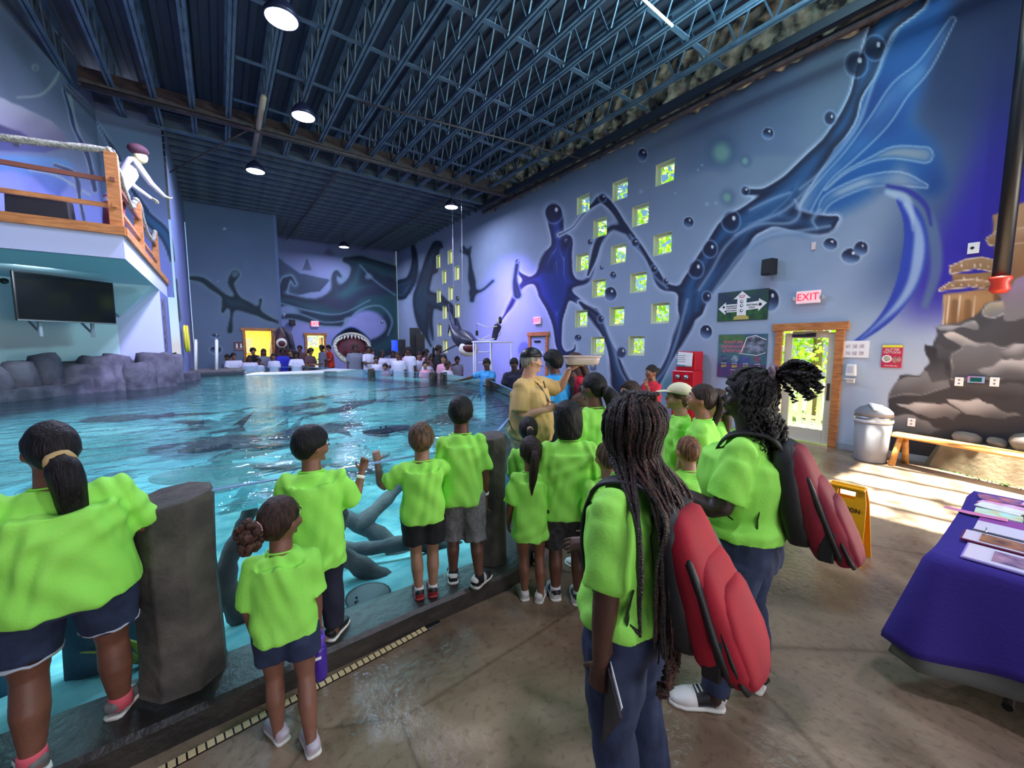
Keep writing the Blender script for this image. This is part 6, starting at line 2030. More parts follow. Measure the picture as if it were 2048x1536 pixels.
def flush_jobs():
    tmp = []
    for (o, parts, amp, m) in JOBS:
        for (mb, vox, sm) in parts:
            me = mb.mesh('tmp')
            t = bpy.data.objects.new('tmp', me); col.objects.link(t)
            r = t.modifiers.new('r', 'REMESH'); r.mode = 'VOXEL'; r.voxel_size = vox; r.use_smooth_shade = True
            if sm:
                s = t.modifiers.new('s', 'SMOOTH'); s.iterations = sm; s.factor = .5
            tmp.append((t, o, amp, m))
    bpy.context.view_layer.update()
    dg = bpy.context.evaluated_depsgraph_get()
    got = {}
    for (t, o, amp, m) in tmp:
        me = t.evaluated_get(dg).to_mesh()
        n = len(me.vertices); V = np.empty(n * 3, np.float32); me.vertices.foreach_get('co', V); V = V.reshape(-1, 3)
        N = np.empty(n * 3, np.float32); me.vertices.foreach_get('normal', N); N = N.reshape(-1, 3)
        k = len(me.loops); L = np.empty(k, np.int32); me.loops.foreach_get('vertex_index', L)
        nf = len(me.polygons); S = np.empty(nf, np.int32); me.polygons.foreach_get('loop_start', S)
        if amp > 0:
            x, y, z = V[:, 0] * 1., V[:, 1] * 1., V[:, 2] * 1.
            se = (hash(o.name) % 100) * .37 if False else len(V) * .013
            a = np.sin(26 * z + 9 * np.sin(11 * x + se) + 7 * y) * np.sin(9 * x + 5 * z + se)
            b = np.sin(44 * (z * .8 + x * .9) + 3 * np.sin(15 * y + se) + se) * .5
            c = np.sin(30 * (z * .7 - x) + 4 * np.sin(13 * z)) * .6
            V = V + N * ((a + b + c) * amp * .62)[:, None]
        elif amp < 0:
            q = np.sin(V[:, 0] * 170 + 3 * np.sin(V[:, 2] * 20)) * np.sin(V[:, 1] * 150 + 2 * np.sin(V[:, 2] * 24)) + .6 * np.sin(V[:, 2] * 60 + V[:, 0] * 90)
            V = V + N * (q * -amp * .012)[:, None]
        got.setdefault(o.name, [o, m, []])[2].append((V, L, S))
        t.evaluated_get(dg).to_mesh_clear()
    for o, m, lst in got.values():
        vo = lo = 0; VV, LL, SS = [], [], []
        for V, L, S in lst:
            VV.append(V); LL.append(L + vo); SS.append(S + lo); vo += len(V); lo += len(L)
        V = np.concatenate(VV); L = np.concatenate(LL); S = np.concatenate(SS)
        me = o.data
        me.vertices.add(len(V)); me.vertices.foreach_set('co', V.astype(np.float32).ravel())
        me.loops.add(len(L)); me.loops.foreach_set('vertex_index', L.astype(np.int32))
        me.polygons.add(len(S)); me.polygons.foreach_set('loop_start', S.astype(np.int32))
        me.update(calc_edges=True)
        me.polygons.foreach_set('use_smooth', [True] * len(S))
        me.materials.append(m)
    for t, *_ in tmp:
        me = t.data; bpy.data.objects.remove(t); bpy.data.meshes.remove(me)
    JOBS.clear()


M_lime = mat('lime_shirt', (164, 246, 98), .8, c2=(154, 238, 88), nscale=3, bump=.12, bscale=120)
LIME = dict(m=M_lime)
M_denim = mat('denim', (46, 58, 90), .85, c2=(33, 42, 70), nscale=12, bump=.2, bscale=160)
M_navy = cloth_m('navy', (26, 28, 48))
M_blackf = cloth_m('black', (22, 22, 26))
M_camo = cloth_m('camo', (28, 28, 30), (62, 58, 60), 26)
M_greyf = cloth_m('heather_grey', (124, 122, 122), (100, 98, 98), 60)
M_khaki = cloth_m('khaki', (206, 172, 112))
M_stone = cloth_m('stone', (160, 144, 116))
M_shw = mat('shoe_white', (214, 208, 204), .5)
M_shs = mat('sole_white', (226, 222, 214), .5)
M_shg = mat('shoe_grey', (120, 120, 116), .6, c2=(94, 94, 92), nscale=40)
M_shb = mat('shoe_black', (24, 24, 28), .5)
M_shp = mat('shoe_pink', (214, 176, 190), .5, c2=(190, 190, 200), nscale=30)
M_lace = mat('lace_white', (236, 236, 232), .7)
M_pinksock = mat('pink_sock', (232, 96, 112), .8)
M_wsock = mat('white_sock', (214, 212, 216), .8)
M_frayed = mat('frayed_denim', (180, 186, 196), .9)
D_ = math.radians


def wristband(root, K, key, m, r=.0):
    S, E, Wr, u, f, d, sdir, curl = K['arms'][key]
    p = Wr - f * .03
    t = MB().loft([p - f * .009, p + f * .009], [.0185 * K['h'] + .002, .0185 * K['h'] + .002], 14)
    t.v = [K['warp'](t.verts())]
    t.build('wristband', m, root, True)


# 1 ponytailed girl at the left
r1, k1 = person(-.565, 2.33, .135, D_(10), 1.36, 'person with a long black ponytail, tan scrunchie and frayed denim shorts beside the thick post', sk=(126, 80, 62), hair=(26, 18, 24), style='pony', W=1.5, D=1.7, hip=1.06,
                top=dict(LIME, hem=.47, loose=.02, sleeve=.85, folds=.011), bottom=dict(m=M_denim, end=.335, loose=.014, flare=1.05, fray=M_frayed), shoes=dict(m=M_shg, sole=M_shs, sock=M_pinksock, lace=M_lace),
                arms=dict(L=dict(u=(-.38, .45, -1), f=(.1, 1, .05), curl=.5, s=(1, 0, 0)), R=dict(u=(.40, .22, -1), f=(-.25, 1, .15), curl=.5, s=(-1, 0, .2))),
                feet=[(-.13, -.04, .25), (.12, .08, -.55)], hy=D_(14), extras=dict(plen=1.4, pfat=.22, pz=-.16, px=.08))
# 2 curly girl
r2, k2 = person(.17, 1.99, 0, D_(-12), 1.13, 'small person with a brown curly side puff and navy shorts holding a purple bottle', sk=(142, 94, 74), hair=(70, 46, 38), style='puff', W=1.08,
                top=dict(LIME, hem=.445, loose=.018, sleeve=.95, folds=.0085), bottom=dict(m=M_denim, end=.35, loose=.016), shoes=dict(m=M_shp, sole=M_shs, sock=None, lace=M_lace),
                arms=dict(R=dict(u=(.10, -.04, -1), f=(.0, .10, -1), curl=.75), L=dict(u=(-.15, .05, -1), f=(.02, .35, -1))), feet=[(-.05, -.0, .5), (.09, -.12, .25)], hy=D_(-38), hp=D_(4))
# 3 black haired boy with raised wrist
r3, k3 = person(.37, 2.40, .135, D_(-14), 1.22, 'person with short black hair and navy trousers raising a fist with a white wristband', sk=(134, 90, 68), hair=(16, 14, 20), style='short', W=1.12,
                top=dict(LIME, hem=.36, loose=.028, sleeve=.95), bottom=dict(m=M_navy, end=.04, loose=.016), shoes=dict(m=M_shb, sole=M_shs, sock=None, lace=M_lace),
                arms=dict(R=dict(u=(.45, .25, -.9), f=(.30, .35, 1.0), curl=1.1, s=(-1, 0, 0)), L=dict(u=(-.1, .2, -1), f=(.1, .8, -.2))), feet=[(-.06, -.03, .1), (.08, -.02, -.5)], hy=D_(-52))
wristband(r3, k3, 'R', TW)
# 4 light haired boy
r4, k4 = person(1.02, 2.41, .135, D_(-18), 1.16, 'small person with short light brown hair, black shorts and both forearms up on the glass', sk=(168, 124, 98), hair=(112, 84, 60), style='short', W=1.1,
                top=dict(LIME, hem=.45, loose=.02, sleeve=.75), bottom=dict(m=M_blackf, end=.325, loose=.022, flare=1.1), shoes=dict(m=M_shb, sole=mat('sole_red', (150, 50, 50), .5), sock=M_wsock, lace=M_lace, toe=mat('shoe_red', (150, 44, 48), .5)),
                arms=dict(L=dict(u=(-.62, .25, -.55), f=(-.12, .45, .9), curl=.9, s=(1, 0, 0)), R=dict(u=(.35, .5, -.25), f=(-.1, .6, .5), curl=.6, s=(-1, 0, 0))), feet=[(-.04, 0, .05), (.05, 0, -.05)], hy=D_(-12))
# 5 tall boy grey shorts
r5, k5 = person(1.31, 2.41, .135, D_(-22), 1.31, 'person with short black hair and long grey shorts standing beside the corner post', sk=(108, 68, 50), hair=(20, 16, 18), style='short', W=1.02,
                top=dict(LIME, hem=.44, loose=.02, sleeve=.92), bottom=dict(m=M_greyf, end=.235, loose=.026, flare=1.05), shoes=dict(m=M_shw, sole=M_shs, sock=M_blackf, lace=M_lace, toe=M_shb),
                arms=dict(R=dict(u=(.16, -.04, -1), f=(.05, .12, -1)), L=dict(u=(-.1, .1, -1), f=(.1, .4, -1))), feet=[(-.07, .02, -.05), (.1, -.08, -.75)], hy=D_(-14))
wristband(r5, k5, 'R', TW)
# 6 small ponytail girl
r6, k6 = person(1.70, 2.13, 0, D_(-24), 1.17, 'slim person with a thin brown ponytail and an oversized lime shirt, white sneakers', sk=(136, 88, 66), hair=(50, 34, 30), style='pony', W=.95,
                top=dict(LIME, hem=.39, loose=.026, sleeve=.85), bottom=dict(m=M_lime, end=.375, loose=.012), shoes=dict(m=M_shw, sole=M_shs, sock=None, lace=M_lace),
                arms=dict(L=dict(u=(-.25, .0, -1), f=(.05, .5, -.9)), R=dict(u=(.22, 0, -1), f=(0, .15, -1))), feet=[(-.045, .02, .0), (.06, -.03, -.5)], hy=D_(0), extras=dict(plen=1.35, pfat=.13, pz=.05, px=-.08, tie=mat('dark_tie', (40, 30, 30), .7)))
# 7 bob hair
r7, k7 = person(1.92, 2.0, 0, D_(-33), 1.40, 'person with straight black chin length hair and dark camouflage shorts', sk=(108, 68, 50), hair=(20, 16, 20), style='bob', W=1.12,
                top=dict(LIME, hem=.43, loose=.026, sleeve=.95), bottom=dict(m=M_camo, end=.27, loose=.03, flare=1.1), shoes=dict(m=M_shb, sole=M_shs, sock=M_wsock, lace=M_lace, toe=M_shw),
                feet=[(-.08, .0, .05), (.07, -.06, -.1)])
# 8 tall girl, black low ponytail
r8, k8 = person(2.36, 2.16, 0, D_(-2), 1.58, 'tall person with smooth black hair tied low standing close behind the instructor', sk=(120, 80, 58), hair=(22, 18, 20), style='pony', W=1.02,
                top=dict(LIME, hem=.42, loose=.022, sleeve=.9), bottom=dict(m=M_navy, end=.04, loose=.014), shoes=dict(m=M_shw, sole=M_shs, lace=M_lace),
                hy=D_(14), extras=dict(plen=1.1, pfat=.22, pz=-.12, px=.35, tie=mat('dark_tie', (40, 30, 30), .7)), lv=0)
# 9 woman with braids (nearest)
r9, k9 = person(1.17, .88, 0, D_(14), 1.61, 'person with long dark reddish braids, blue jeans and a red and black backpack', sk=(84, 52, 40), hair=(30, 20, 20), style='braids', W=1.22, D=1.2, hip=1.1,
                top=dict(LIME, hem=.53, loose=.016, sleeve=.9, folds=.007), bottom=dict(m=M_denim, end=.04, loose=.012, flare=1.5, folds=.005), shoes=dict(m=M_shb, sole=M_shs),
                arms=dict(L=dict(u=(-.18, -.05, -1), f=(-.02, .06, -1), curl=.9), R=dict(u=(.2, .15, -1), f=(-.2, .9, -.3))), hy=D_(-6), lean=0.0)
# 10 woman with twists
r10, k10 = person(2.03, .87, 0, D_(14), 1.67, 'person with half up black curly twists, blue jeans and white and black sneakers', sk=(54, 36, 30), hair=(22, 18, 18), style='twists', W=1.26, D=1.35, hip=1.12, chest=.035,
                  top=dict(LIME, hem=.55, loose=.016, sleeve=.78, folds=.007), bottom=dict(m=M_denim, end=.045, loose=.008, folds=.005), shoes=dict(m=M_shb, sole=M_shs, lace=M_lace, toe=M_shw),
                  arms=dict(L=dict(u=(-.22, .22, -1), f=(.22, .9, .15), curl=.8), R=dict(u=(.2, -.05, -1), f=(0, .5, -1))), feet=[(-.13, .10, .55), (.15, -.03, -.15)], hy=D_(8), hp=D_(6))
# 11/12 boys between
r11, k11 = person(2.02, 1.72, 0, D_(-20), 1.17, 'small person with a shaved head half hidden behind the long braids', sk=(176, 130, 108), hair=(120, 92, 76), style='buzz', W=1.1,
                  top=dict(LIME, hem=.42, loose=.022, sleeve=.85), bottom=dict(m=M_blackf, end=.28, loose=.02), shoes=dict(m=M_shw, sole=M_shs, lace=M_lace), lv=0)
r12, k12 = person(2.60, 1.50, 0, D_(-28), 1.17, 'small person with very short ginger hair between the two backpacks', sk=(190, 136, 108), hair=(150, 98, 66), style='buzz', W=1.05,
                  top=dict(LIME, hem=.42, loose=.022, sleeve=.85), bottom=dict(m=M_denim, end=.28, loose=.02), shoes=dict(m=M_shw, sole=M_shs, lace=M_lace), lv=0)
# 13 child with cream cap, 14 girl with side braid
r13, k13 = person(3.16, 1.92, 0, D_(38), 1.46, 'person in a cream baseball cap looking left toward the instructor', sk=(196, 146, 118), hair=(110, 80, 56), style='short', W=1.0,
                  top=dict(LIME, hem=.42, loose=.02, sleeve=.85), bottom=dict(m=M_denim, end=.28, loose=.02), shoes=dict(m=M_shw, sole=M_shs, lace=M_lace), lv=0, hp=D_(8))
r14, k14 = person(2.98, 1.62, 0, D_(28), 1.50, 'person with brown hair in a high braided ponytail, face in profile to the left', sk=(176, 120, 92), hair=(62, 40, 32), style='pony', W=.98,
                  top=dict(LIME, hem=.42, loose=.022, sleeve=.85), bottom=dict(m=M_navy, end=.3, loose=.02), shoes=dict(m=M_shw, sole=M_shs, lace=M_lace), lv=0, hp=D_(12), extras=dict(plen=1.3, pfat=.12, pz=.16, px=.0, tie=mat('dark_tie', (40, 30, 30), .7)))
r15, k15 = person(3.35, 1.70, 0, D_(30), 1.42, 'person with wavy brown hair in lime between the braided ponytail and the dark twists', sk=(200, 150, 122), hair=(86, 58, 44), style='long', W=1.0,
                  top=dict(LIME, hem=.42, loose=.02, sleeve=.85), bottom=dict(m=M_denim, end=.28, loose=.02), shoes=dict(m=M_shw, sole=M_shs, lace=M_lace), lv=1)
r16, k16 = person(1.98, 2.52, 0, D_(-30), 1.22, 'little person with dark hair tied back peeking out left of the chin length black hair', sk=(150, 100, 76), hair=(40, 28, 26), style='pony', W=.95,
                  top=dict(LIME, hem=.42, loose=.02, sleeve=.85), bottom=dict(m=M_blackf, end=.3, loose=.02), shoes=dict(m=M_shw, sole=M_shs, lace=M_lace, toe=M_shb), lv=1, extras=dict(plen=.9, pfat=.12))


def at_px(px_, py_, D, z0=0.0):
    p = atd(px_, py_, D)
    return p[0], p[1], p[2] - z0


def mid(px_, top_y, D, rz, label, **kw):
    x, y, h = at_px(px_, top_y, D, kw.pop('z0', 0.0))
    return person(x, y, 0, rz, h, label, **kw)


mid(1166, 788, 3.7, D_(60), 'little person with light brown hair looking left, low between the instructor and the tall girl', sk=(206, 160, 134), hair=(110, 78, 58), style='short', top=dict(LIME, hem=.42), bottom=dict(m=M_denim, end=.3), shoes=dict(m=M_shw, sole=M_shs), lv=1)
mid(1262, 764, 4.1, D_(70), 'person with wavy brown hair and a pale face looking left above the braids', sk=(214, 160, 132), hair=(66, 44, 36), style='long', top=dict(m=cloth_m('pale_yellow', (220, 214, 120)), hem=.42), bottom=dict(m=M_denim, end=.1), shoes=dict(m=M_shw, sole=M_shs), lv=1, hp=D_(10))
mid(1305, 730, 6.3, D_(75), 'person in a red shirt with a hair bun and a hand at the mouth', sk=(140, 94, 72), hair=(30, 22, 22), style='bun', top=dict(m=cloth_m('red', (200, 24, 48)), hem=.44), bottom=dict(m=M_blackf, end=.05), shoes=dict(m=M_shb, sole=M_shs), lv=1, arms=dict(L=dict(u=(-.2, .6, -.8), f=(.3, .2, 1), curl=.7), R=dict(u=(.2, .0, -1), f=(-.2, .6, -1))))
mid(1118, 704, 4.9, D_(10), 'person with a dark afro and bright blue shirt just right of the instructor', sk=(110, 70, 54), hair=(18, 14, 16), style='afro', top=dict(m=cloth_m('bright_blue', (40, 150, 220)), hem=.45), bottom=dict(m=M_navy, end=.1), shoes=dict(m=M_shw, sole=M_shs), lv=1, lean=.1)
mid(1145, 716, 5.6, D_(-20), 'dark haired person in a black top behind the bright blue shirt', sk=(90, 60, 48), hair=(18, 14, 16), style='bun', top=dict(m=M_blackf, hem=.45), bottom=dict(m=M_navy, end=.1), shoes=dict(m=M_shw, sole=M_shs), lv=1)
mid(1186, 708, 5.0, D_(35), 'person in a red shirt with long brown braids leaning over behind the clear tub', sk=(120, 80, 62), hair=(84, 56, 50), style='long', top=dict(m=cloth_m('red', (200, 24, 48)), hem=.45), bottom=dict(m=M_blackf, end=.05), shoes=dict(m=M_shb, sole=M_shs), lv=1, lean=.25)
mid(1178, 768, 4.5, D_(0), 'person with bushy black hair and a dark red striped top beside the tall girl', sk=(110, 70, 54), hair=(24, 20, 22), style='afro', top=dict(m=cloth_m('dark_stripe', (120, 34, 60), (40, 24, 36), 40), hem=.45), bottom=dict(m=M_navy, end=.1), shoes=dict(m=M_shw, sole=M_shs), lv=1)

# the instructor
ri, ki = person(2.50, 3.17, 0, D_(-152), 1.76, 'instructor in a khaki polo shirt and black cap lifting a clear tub in one hand', sk=(206, 156, 130), hair=(190, 180, 170), style='capman', W=1.28, D=1.35, belly=.05, lv=0,
                top=dict(m=M_khaki, hem=.50, loose=.02, sleeve=.85, folds=.007), bottom=dict(m=M_stone, end=.26, loose=.02), shoes=dict(m=M_shb, sole=M_shs, sock=M_blackf, lace=M_lace),
                arms=dict(L=dict(u=(-.78, .36, -.30), f=(-.42, .12, 1.0), d=(-.6, .9, .35), curl=.25, s=(0, 0, 1)) if False else dict(u=(-.62, .45, -.25), f=(.12, .55, 1.1), d=(.2, .9, .35), curl=.15, s=(1, 0, 0)),
                          R=dict(u=(.35, .1, -1), f=(-.7, .8, .25), curl=1.1, s=(0, 0, 1))), hy=D_(36), feet=[(-.12, 0, .2), (.12, 0, -.2)])
# ------------------------------------------------------------------ braids and twists
def strand(parent, pts, r, m, name='braid', bead=0.0, wav=0.0, wf=6, n=6, k=5):
    C = crom(pts, k)
    L = len(C)
    if wav:
        t = np.arange(L)
        ph = C[0][0] * 90
        C = C + np.stack([np.sin(t * wf * .3 + ph), np.cos(t * wf * .3 + ph), 0 * t], 1) * (wav * np.clip(t / L * 2, 0, 1))[:, None]
    rr = [r * (1 + bead * math.sin(i * 2.4)) * (1 if i < L - 3 else .6) for i in range(L)]
    return MB().loft(C, rr, n).build(name, m, parent, True)


def scalp(K, a, e, s=1.0, hy=0.0):
    """point on the hair cap in person space: azimuth a (0 = right, 90 = front), elevation e"""
    hd = K['hd']
    v = np.array([math.cos(a) * math.cos(e) * .43, math.sin(a) * math.cos(e) * .50 - .03, math.sin(e) * .53 + .07]) * hd * s
    return K['warp'](K['headT'](v[None]))[0]


def child_named(root, nm):
    return [c for c in root.children if c.name.split('.')[0] == nm][0]


rg = np.random.default_rng(5)
h9 = child_named(r9, 'hair')
MBR = mat('reddish_braid', (46, 26, 26), .38, c2=(20, 12, 14), nscale=60, bump=.9, bscale=150)
MBR2 = mat('brown_braid_end', (92, 52, 40), .4, c2=(40, 24, 22), nscale=50, bump=.9, bscale=150)
hc = K9c = scalp(k9, 0, 0, 0)
for i in range(86):
    a = math.radians(rg.uniform(150, 390)); e0 = math.radians(rg.uniform(52, 86))
    p0 = scalp(k9, math.radians(90), math.radians(86), 1.02) + (rg.uniform(-.02, .02), rg.uniform(-.10, .03), 0)
    p1 = scalp(k9, a, e0 * .75, 1.05); p2 = scalp(k9, a, math.radians(12), 1.07); p3 = scalp(k9, a, math.radians(-42), 1.12)
    xl = math.cos(a)
    zl = k9['chin']
    if xl < -.45 and rg.uniform() < .75 and math.sin(a) > -.6:
        q = rg.uniform(0, 1)
        end = np.array([-.25 - .05 * q, -.13 - .03 * q, zl - .34 - .07 * q]); mid_ = np.array([-.20 - .03 * q, -.10 - .02 * q, zl - .14])
        pts = [p0, p1, p2, p3, mid_, end]
    else:
        q = rg.uniform(-1, 1)
        x1 = .035 + .075 * q + .05 * xl; zE = zl - rg.uniform(.44, .60)
        pts = [p0, p1, p2, p3 * [1, 1, 1], (x1 * 1.1 + .02 * xl - .05, -.125 - rg.uniform(0, .045), zl - .10), (x1 * .9 - .11, -.155 - rg.uniform(0, .04), zl - .26), (x1 * .75 - .14, -.16 - rg.uniform(0, .05), zE)]
    strand(h9, pts, .0062 * rg.uniform(.85, 1.15), MBR if rg.uniform() < .7 else MBR2, bead=.22, n=6, k=6)
for i in range(10):
    q = rg.uniform(-1, 1)
    c = np.array([-.13 + .05 * q, -.19, k9['chin'] - .52 - .06 * rg.uniform(0, 1)])
    strand(h9, [c, c + (0.02 * q, -.01, -.04), c + (-.03, .0, -.07), c + (.0, .01, -.10)], .009, MBR2, 'curly_end', wav=.012, wf=9, n=6, k=6)
h10 = child_named(r10, 'hair')
MTW = mat('black_twist', (30, 25, 24), .35, c2=(12, 10, 10), nscale=60, bump=.9, bscale=150)
for i in range(64):
    a = math.radians(rg.uniform(165, 375)); p1 = scalp(k10, a, math.radians(rg.uniform(10, 60)), 1.03); p2 = scalp(k10, a, math.radians(-25), 1.10)
    top = scalp(k10, math.radians(270), math.radians(50), 1.05)
    zE = k10['chin'] - rg.uniform(.06, .16)
    e_ = np.array([p2[0] * 1.15 + rg.uniform(-.02, .02), min(p2[1], -.02) - .03 + rg.uniform(-.03, .02), zE])
    strand(h10, [top, p1, p2, (p2 + e_) / 2 + (0, -.012, 0), e_], .0075, MTW, 'twist', wav=.009, wf=8, n=6, k=7)
for i in range(34):
    v = rg.normal(size=3); v /= np.linalg.norm(v); v[1] = -abs(v[1]) * 1.1
    c = scalp(k10, math.radians(270), math.radians(46), 1.12)
    strand(h10, [c, c + v * .04 + (0, -.02, .012), c + v * .075 + (0, -.055, .0), c + v * .09 + (0, -.075, -.03)], .009, MTW, 'curl', wav=.012, wf=9, n=6, k=6)
c = scalp(k10, math.radians(270), math.radians(52), 1.06)
MB().torus(c, .036, .016, 18, 8, 'y').build('scarf_tie', mat('striped_scarf', (150, 130, 140), .6, c2=(60, 40, 56), nscale=60), h10, True)
for i in range(18):   # cornrows over the crown
    x = -.075 + i * .009
    strand(h10, [scalp(k10, math.radians(90) - x * 9, math.radians(28), 1.0), scalp(k10, math.radians(90) - x * 9, math.radians(60), 1.035), scalp(k10, math.radians(270) + x * 4, math.radians(80), 1.04), c], .0065, MTW, 'cornrow', bead=.25, n=6, k=5)
h14 = child_named(r14, 'hair')


# ------------------------------------------------------------------ backpacks
M_red = mat('backpack_red', (162, 2, 32), .8, c2=(138, 2, 28), nscale=5, bump=.12, bscale=180)
M_red2 = mat('backpack_crimson', (136, 8, 38), .75, c2=(108, 6, 32), nscale=5, bump=.12, bscale=180)
M_bk = mat('backpack_black', (17, 17, 20), .55, bump=.15, bscale=200)


def blob(parent, name, m, z0, z1, y, hx, hy, top=.55, e=3.0, lean_=0.0, sm=True):
    zs_ = np.array([0, .04, .14, .35, .6, .82, .94, 1.0])
    sc = np.array([.55, .86, 1.0, 1.03, .98, .9, .74, top * .75])
    pts = [(0, y + lean_ * (q - .5), z0 + (z1 - z0) * q) for q in zs_]
    mb = MB().loft(pts, [(hx * s, hy * (s if s < 1 else 1 + (s - 1) * 2)) for s in sc], 26, e=e, side=(1, 0, 0))
    V = mb.verts(); V += .0035 * np.sin(V[:, [2, 0, 1]] * 38 + y * 90); mb.v = [V]
    return mb.build(name, m, parent, sm)


def backpack(P, K, label, red, drop=0.0, tilt=0.0):
    h = K['h']; zt = K['zs'] + .0 - drop
    e = empty('backpack', P.location, P.rotation_euler[2], label, 'backpack', 'matching red and black backpacks')
    y0 = -.085 * h * .9 - .02
    blob(e, 'main_compartment', M_bk, zt - .44, zt + .0, y0 - .035, .155, .065, lean_=.10)
    blob(e, 'front_compartment', red, zt - .465, zt - .02, y0 - .10, .152, .065, lean_=.17)
    blob(e, 'zip_band', M_bk, zt - .468, zt - .06, y0 - .146, .156, .020, lean_=.17)
    blob(e, 'front_pocket', red, zt - .475, zt - .14, y0 - .172, .146, .05, top=.62, lean_=.15)
    blob(e, 'pocket_band', M_bk, zt - .477, zt - .19, y0 - .205, .147, .014, lean_=.13, top=.6)
    blob(e, 'lower_pocket', red, zt - .472, zt - .21, y0 - .220, .128, .036, top=.6, lean_=.10)
    for s in (-1, 1):
        MB().box((s * .142, y0 - .17, zt - .39), (.02, .055, .13)).build('side_patch', M_bk, e, auto=.008)
        mb = MB()
        mb.loft(crom([(s * .085, y0 - .0, zt - .03), (s * .100, y0 + .06, K['zs'] + .050), (s * .115, .02, K['zs'] + .055), (s * .105, .098, K['zs'] - .0), (s * .105, .14, K['zs'] - .14), (s * .175, .07, K['zs'] - .30), (s * .175, y0 + .03, K['zs'] - .40)], 5), [(.03, .008)] * 16 + [(.018, .006)] * 15, 8, e=4, side=(1, 0, 0))
        mb.build('shoulder_strap', M_bk, e, True)
    MB().loft([(-.165, y0 + .06, zt - .26), (-.19, y0 + .07, zt - .33), (-.185, y0 + .065, zt - .40)], [(.014, .003)] * 3, 6).build('loose_strap', M_bk, e)
    MB().torus((0, y0 + .01, zt + .0), .03, .007, 16, 6, 'y').build('carry_loop', M_bk, e, True)
    return e


b9 = backpack(r9, k9, 'red and black backpack on the person with long braids', M_red, .01)
b10 = backpack(r10, k10, 'crimson and black backpack on the person with curly twists', M_red2, -.02)

# ------------------------------------------------------------------ things held or worn
def wpos(P, K, key, f=0.55):
    S, E, Wr, u, fd, d, sd, c = K['arms'][key]
    p = Wr + d * f * K['HL']
    p = K['warp'](p[None])[0]
    a = P.rotation_euler[2]
    return (rotz(a) @ p) + np.array(P.location)


p = wpos(r2, k2, 'R', .55)
e = empty('water_bottle', (p[0] + .0, p[1] + .0, p[2] - .20), 0, 'tall purple water bottle held by the curly haired small person', 'bottle')
M_pb = mat('purple_bottle', (72, 44, 150), .3)
MB().loft([(0, 0, 0), (0, 0, .02), (0, 0, .15), (0, 0, .17)], [.030, .034, .034, .028], 18).build('body', M_pb, e, True)
MB().loft([(0, 0, .168), (0, 0, .175), (0, 0, .21), (0, 0, .215)], [.03, .031, .029, .02], 18).build('cap', mat('violet_cap', (104, 66, 196), .35), e, True)
MB().torus((0, 0, .225), .018, .006, 14, 6, 'y').build('carry_ring', mat('violet_cap', (104, 66, 196), .35), e, True)
MB().box((-.012, -.0335, .125), (.03, .006, .012)).build('label_strip', TW, e)
# clipboard in the nearest person's hand
p = wpos(r9, k9, 'L', .6)
e = empty('clipboard', (p[0] + .03, p[1], p[2] - .02), r9.rotation_euler[2] - .75, 'dark clipboard hanging from the hand of the person with long braids', 'clipboard')
o = MB().box((0.0, 0, -.02), (.008, .20, .29)).build('board', mat('dark_board', (40, 32, 36), .6), e); o.rotation_euler = (.55, 0, 0)
o = MB().box((.007, 0.01, .05), (.003, .18, .18)).build('paper', TW, e); o.rotation_euler = (.55, 0, 0)
# phones / wrist items of the twisted hair person
p = wpos(r10, k10, 'L', .6)
e = empty('phone', tuple(p + [0, .0, .02]), .3, 'pale phone held against the chest by the person with curly twists', 'phone')
MB().box((0, 0, 0), (.075, .012, .15)).build('casing', mat('pale_grey', (190, 190, 200), .4), e, auto=.004)
MB().box((0, -.007, 0), (.068, .003, .14)).build('screen', mat('dark_screen', (10, 11, 13), .12), e)

# tub held up by the instructor
p = wpos(ri, ki, 'L', .6)
e = empty('clear_tub', (p[0] + .04, p[1] - .02, p[2] + .012), -.55, 'shallow translucent plastic tub balanced on the raised hand of the instructor', 'tub')
M_tub = mat('translucent_tub', (236, 214, 206), .3)
M_tub.node_tree.nodes['Principled BSDF'].inputs['Transmission Weight'].default_value = .25
MB().loft([(0, 0, 0), (0, 0, .012), (0, 0, .05), (0, 0, .085)], [(.155, .085), (.165, .095), (.175, .105), (.185, .115)], 28, e=4, cap=True).build('basin', M_tub, e, True)
q = MB().loft([(0, 0, .083), (0, 0, .093)], [(.195, .122), (.195, .122)], 28, e=4).build('rim', M_tub, e, True)
MB().loft([(0, 0, .088), (0, 0, .0945)], [(.175, .105), (.175, .105)], 28, e=4).build('contents', mat('bait_mix', (214, 176, 160), .7, c2=(170, 130, 120), nscale=40), e, True)
# instructor's cap and radio
R_ = Matrix.Rotation(0, 3, 'Z')
hd = ki['hd']
cap = MB().ell((0, -.01 * hd, .18 * hd), (.395 * hd, .48 * hd, .40 * hd), 22)
V = cap.verts(); V[:, 2] = np.maximum(V[:, 2], .17 * hd)
cap.v = [ki['warp'](ki['headT'](V))]
cap_o = cap.build('cap', M_black, ri, True)
br = MB().loft([(0, .30 * hd, .20 * hd), (0, .50 * hd, .19 * hd), (0, .68 * hd, .13 * hd), (0, .76 * hd, .09 * hd)], [(.34 * hd, .015 * hd), (.33 * hd, .014 * hd), (.26 * hd, .012 * hd), (.1 * hd, .01 * hd)], 14, e=3, side=(1, 0, 0))
br.v = [ki['warp'](ki['headT'](br.verts()))]; br.build('brim', M_black, cap_o, True)
lg_ = MB().box((0, .445 * hd, .36 * hd), (.16 * hd, .03 * hd, .12 * hd)); lg_.v = [ki['warp'](ki['headT'](lg_.verts()))]; lg_.build('cap_patch', TW, cap_o)
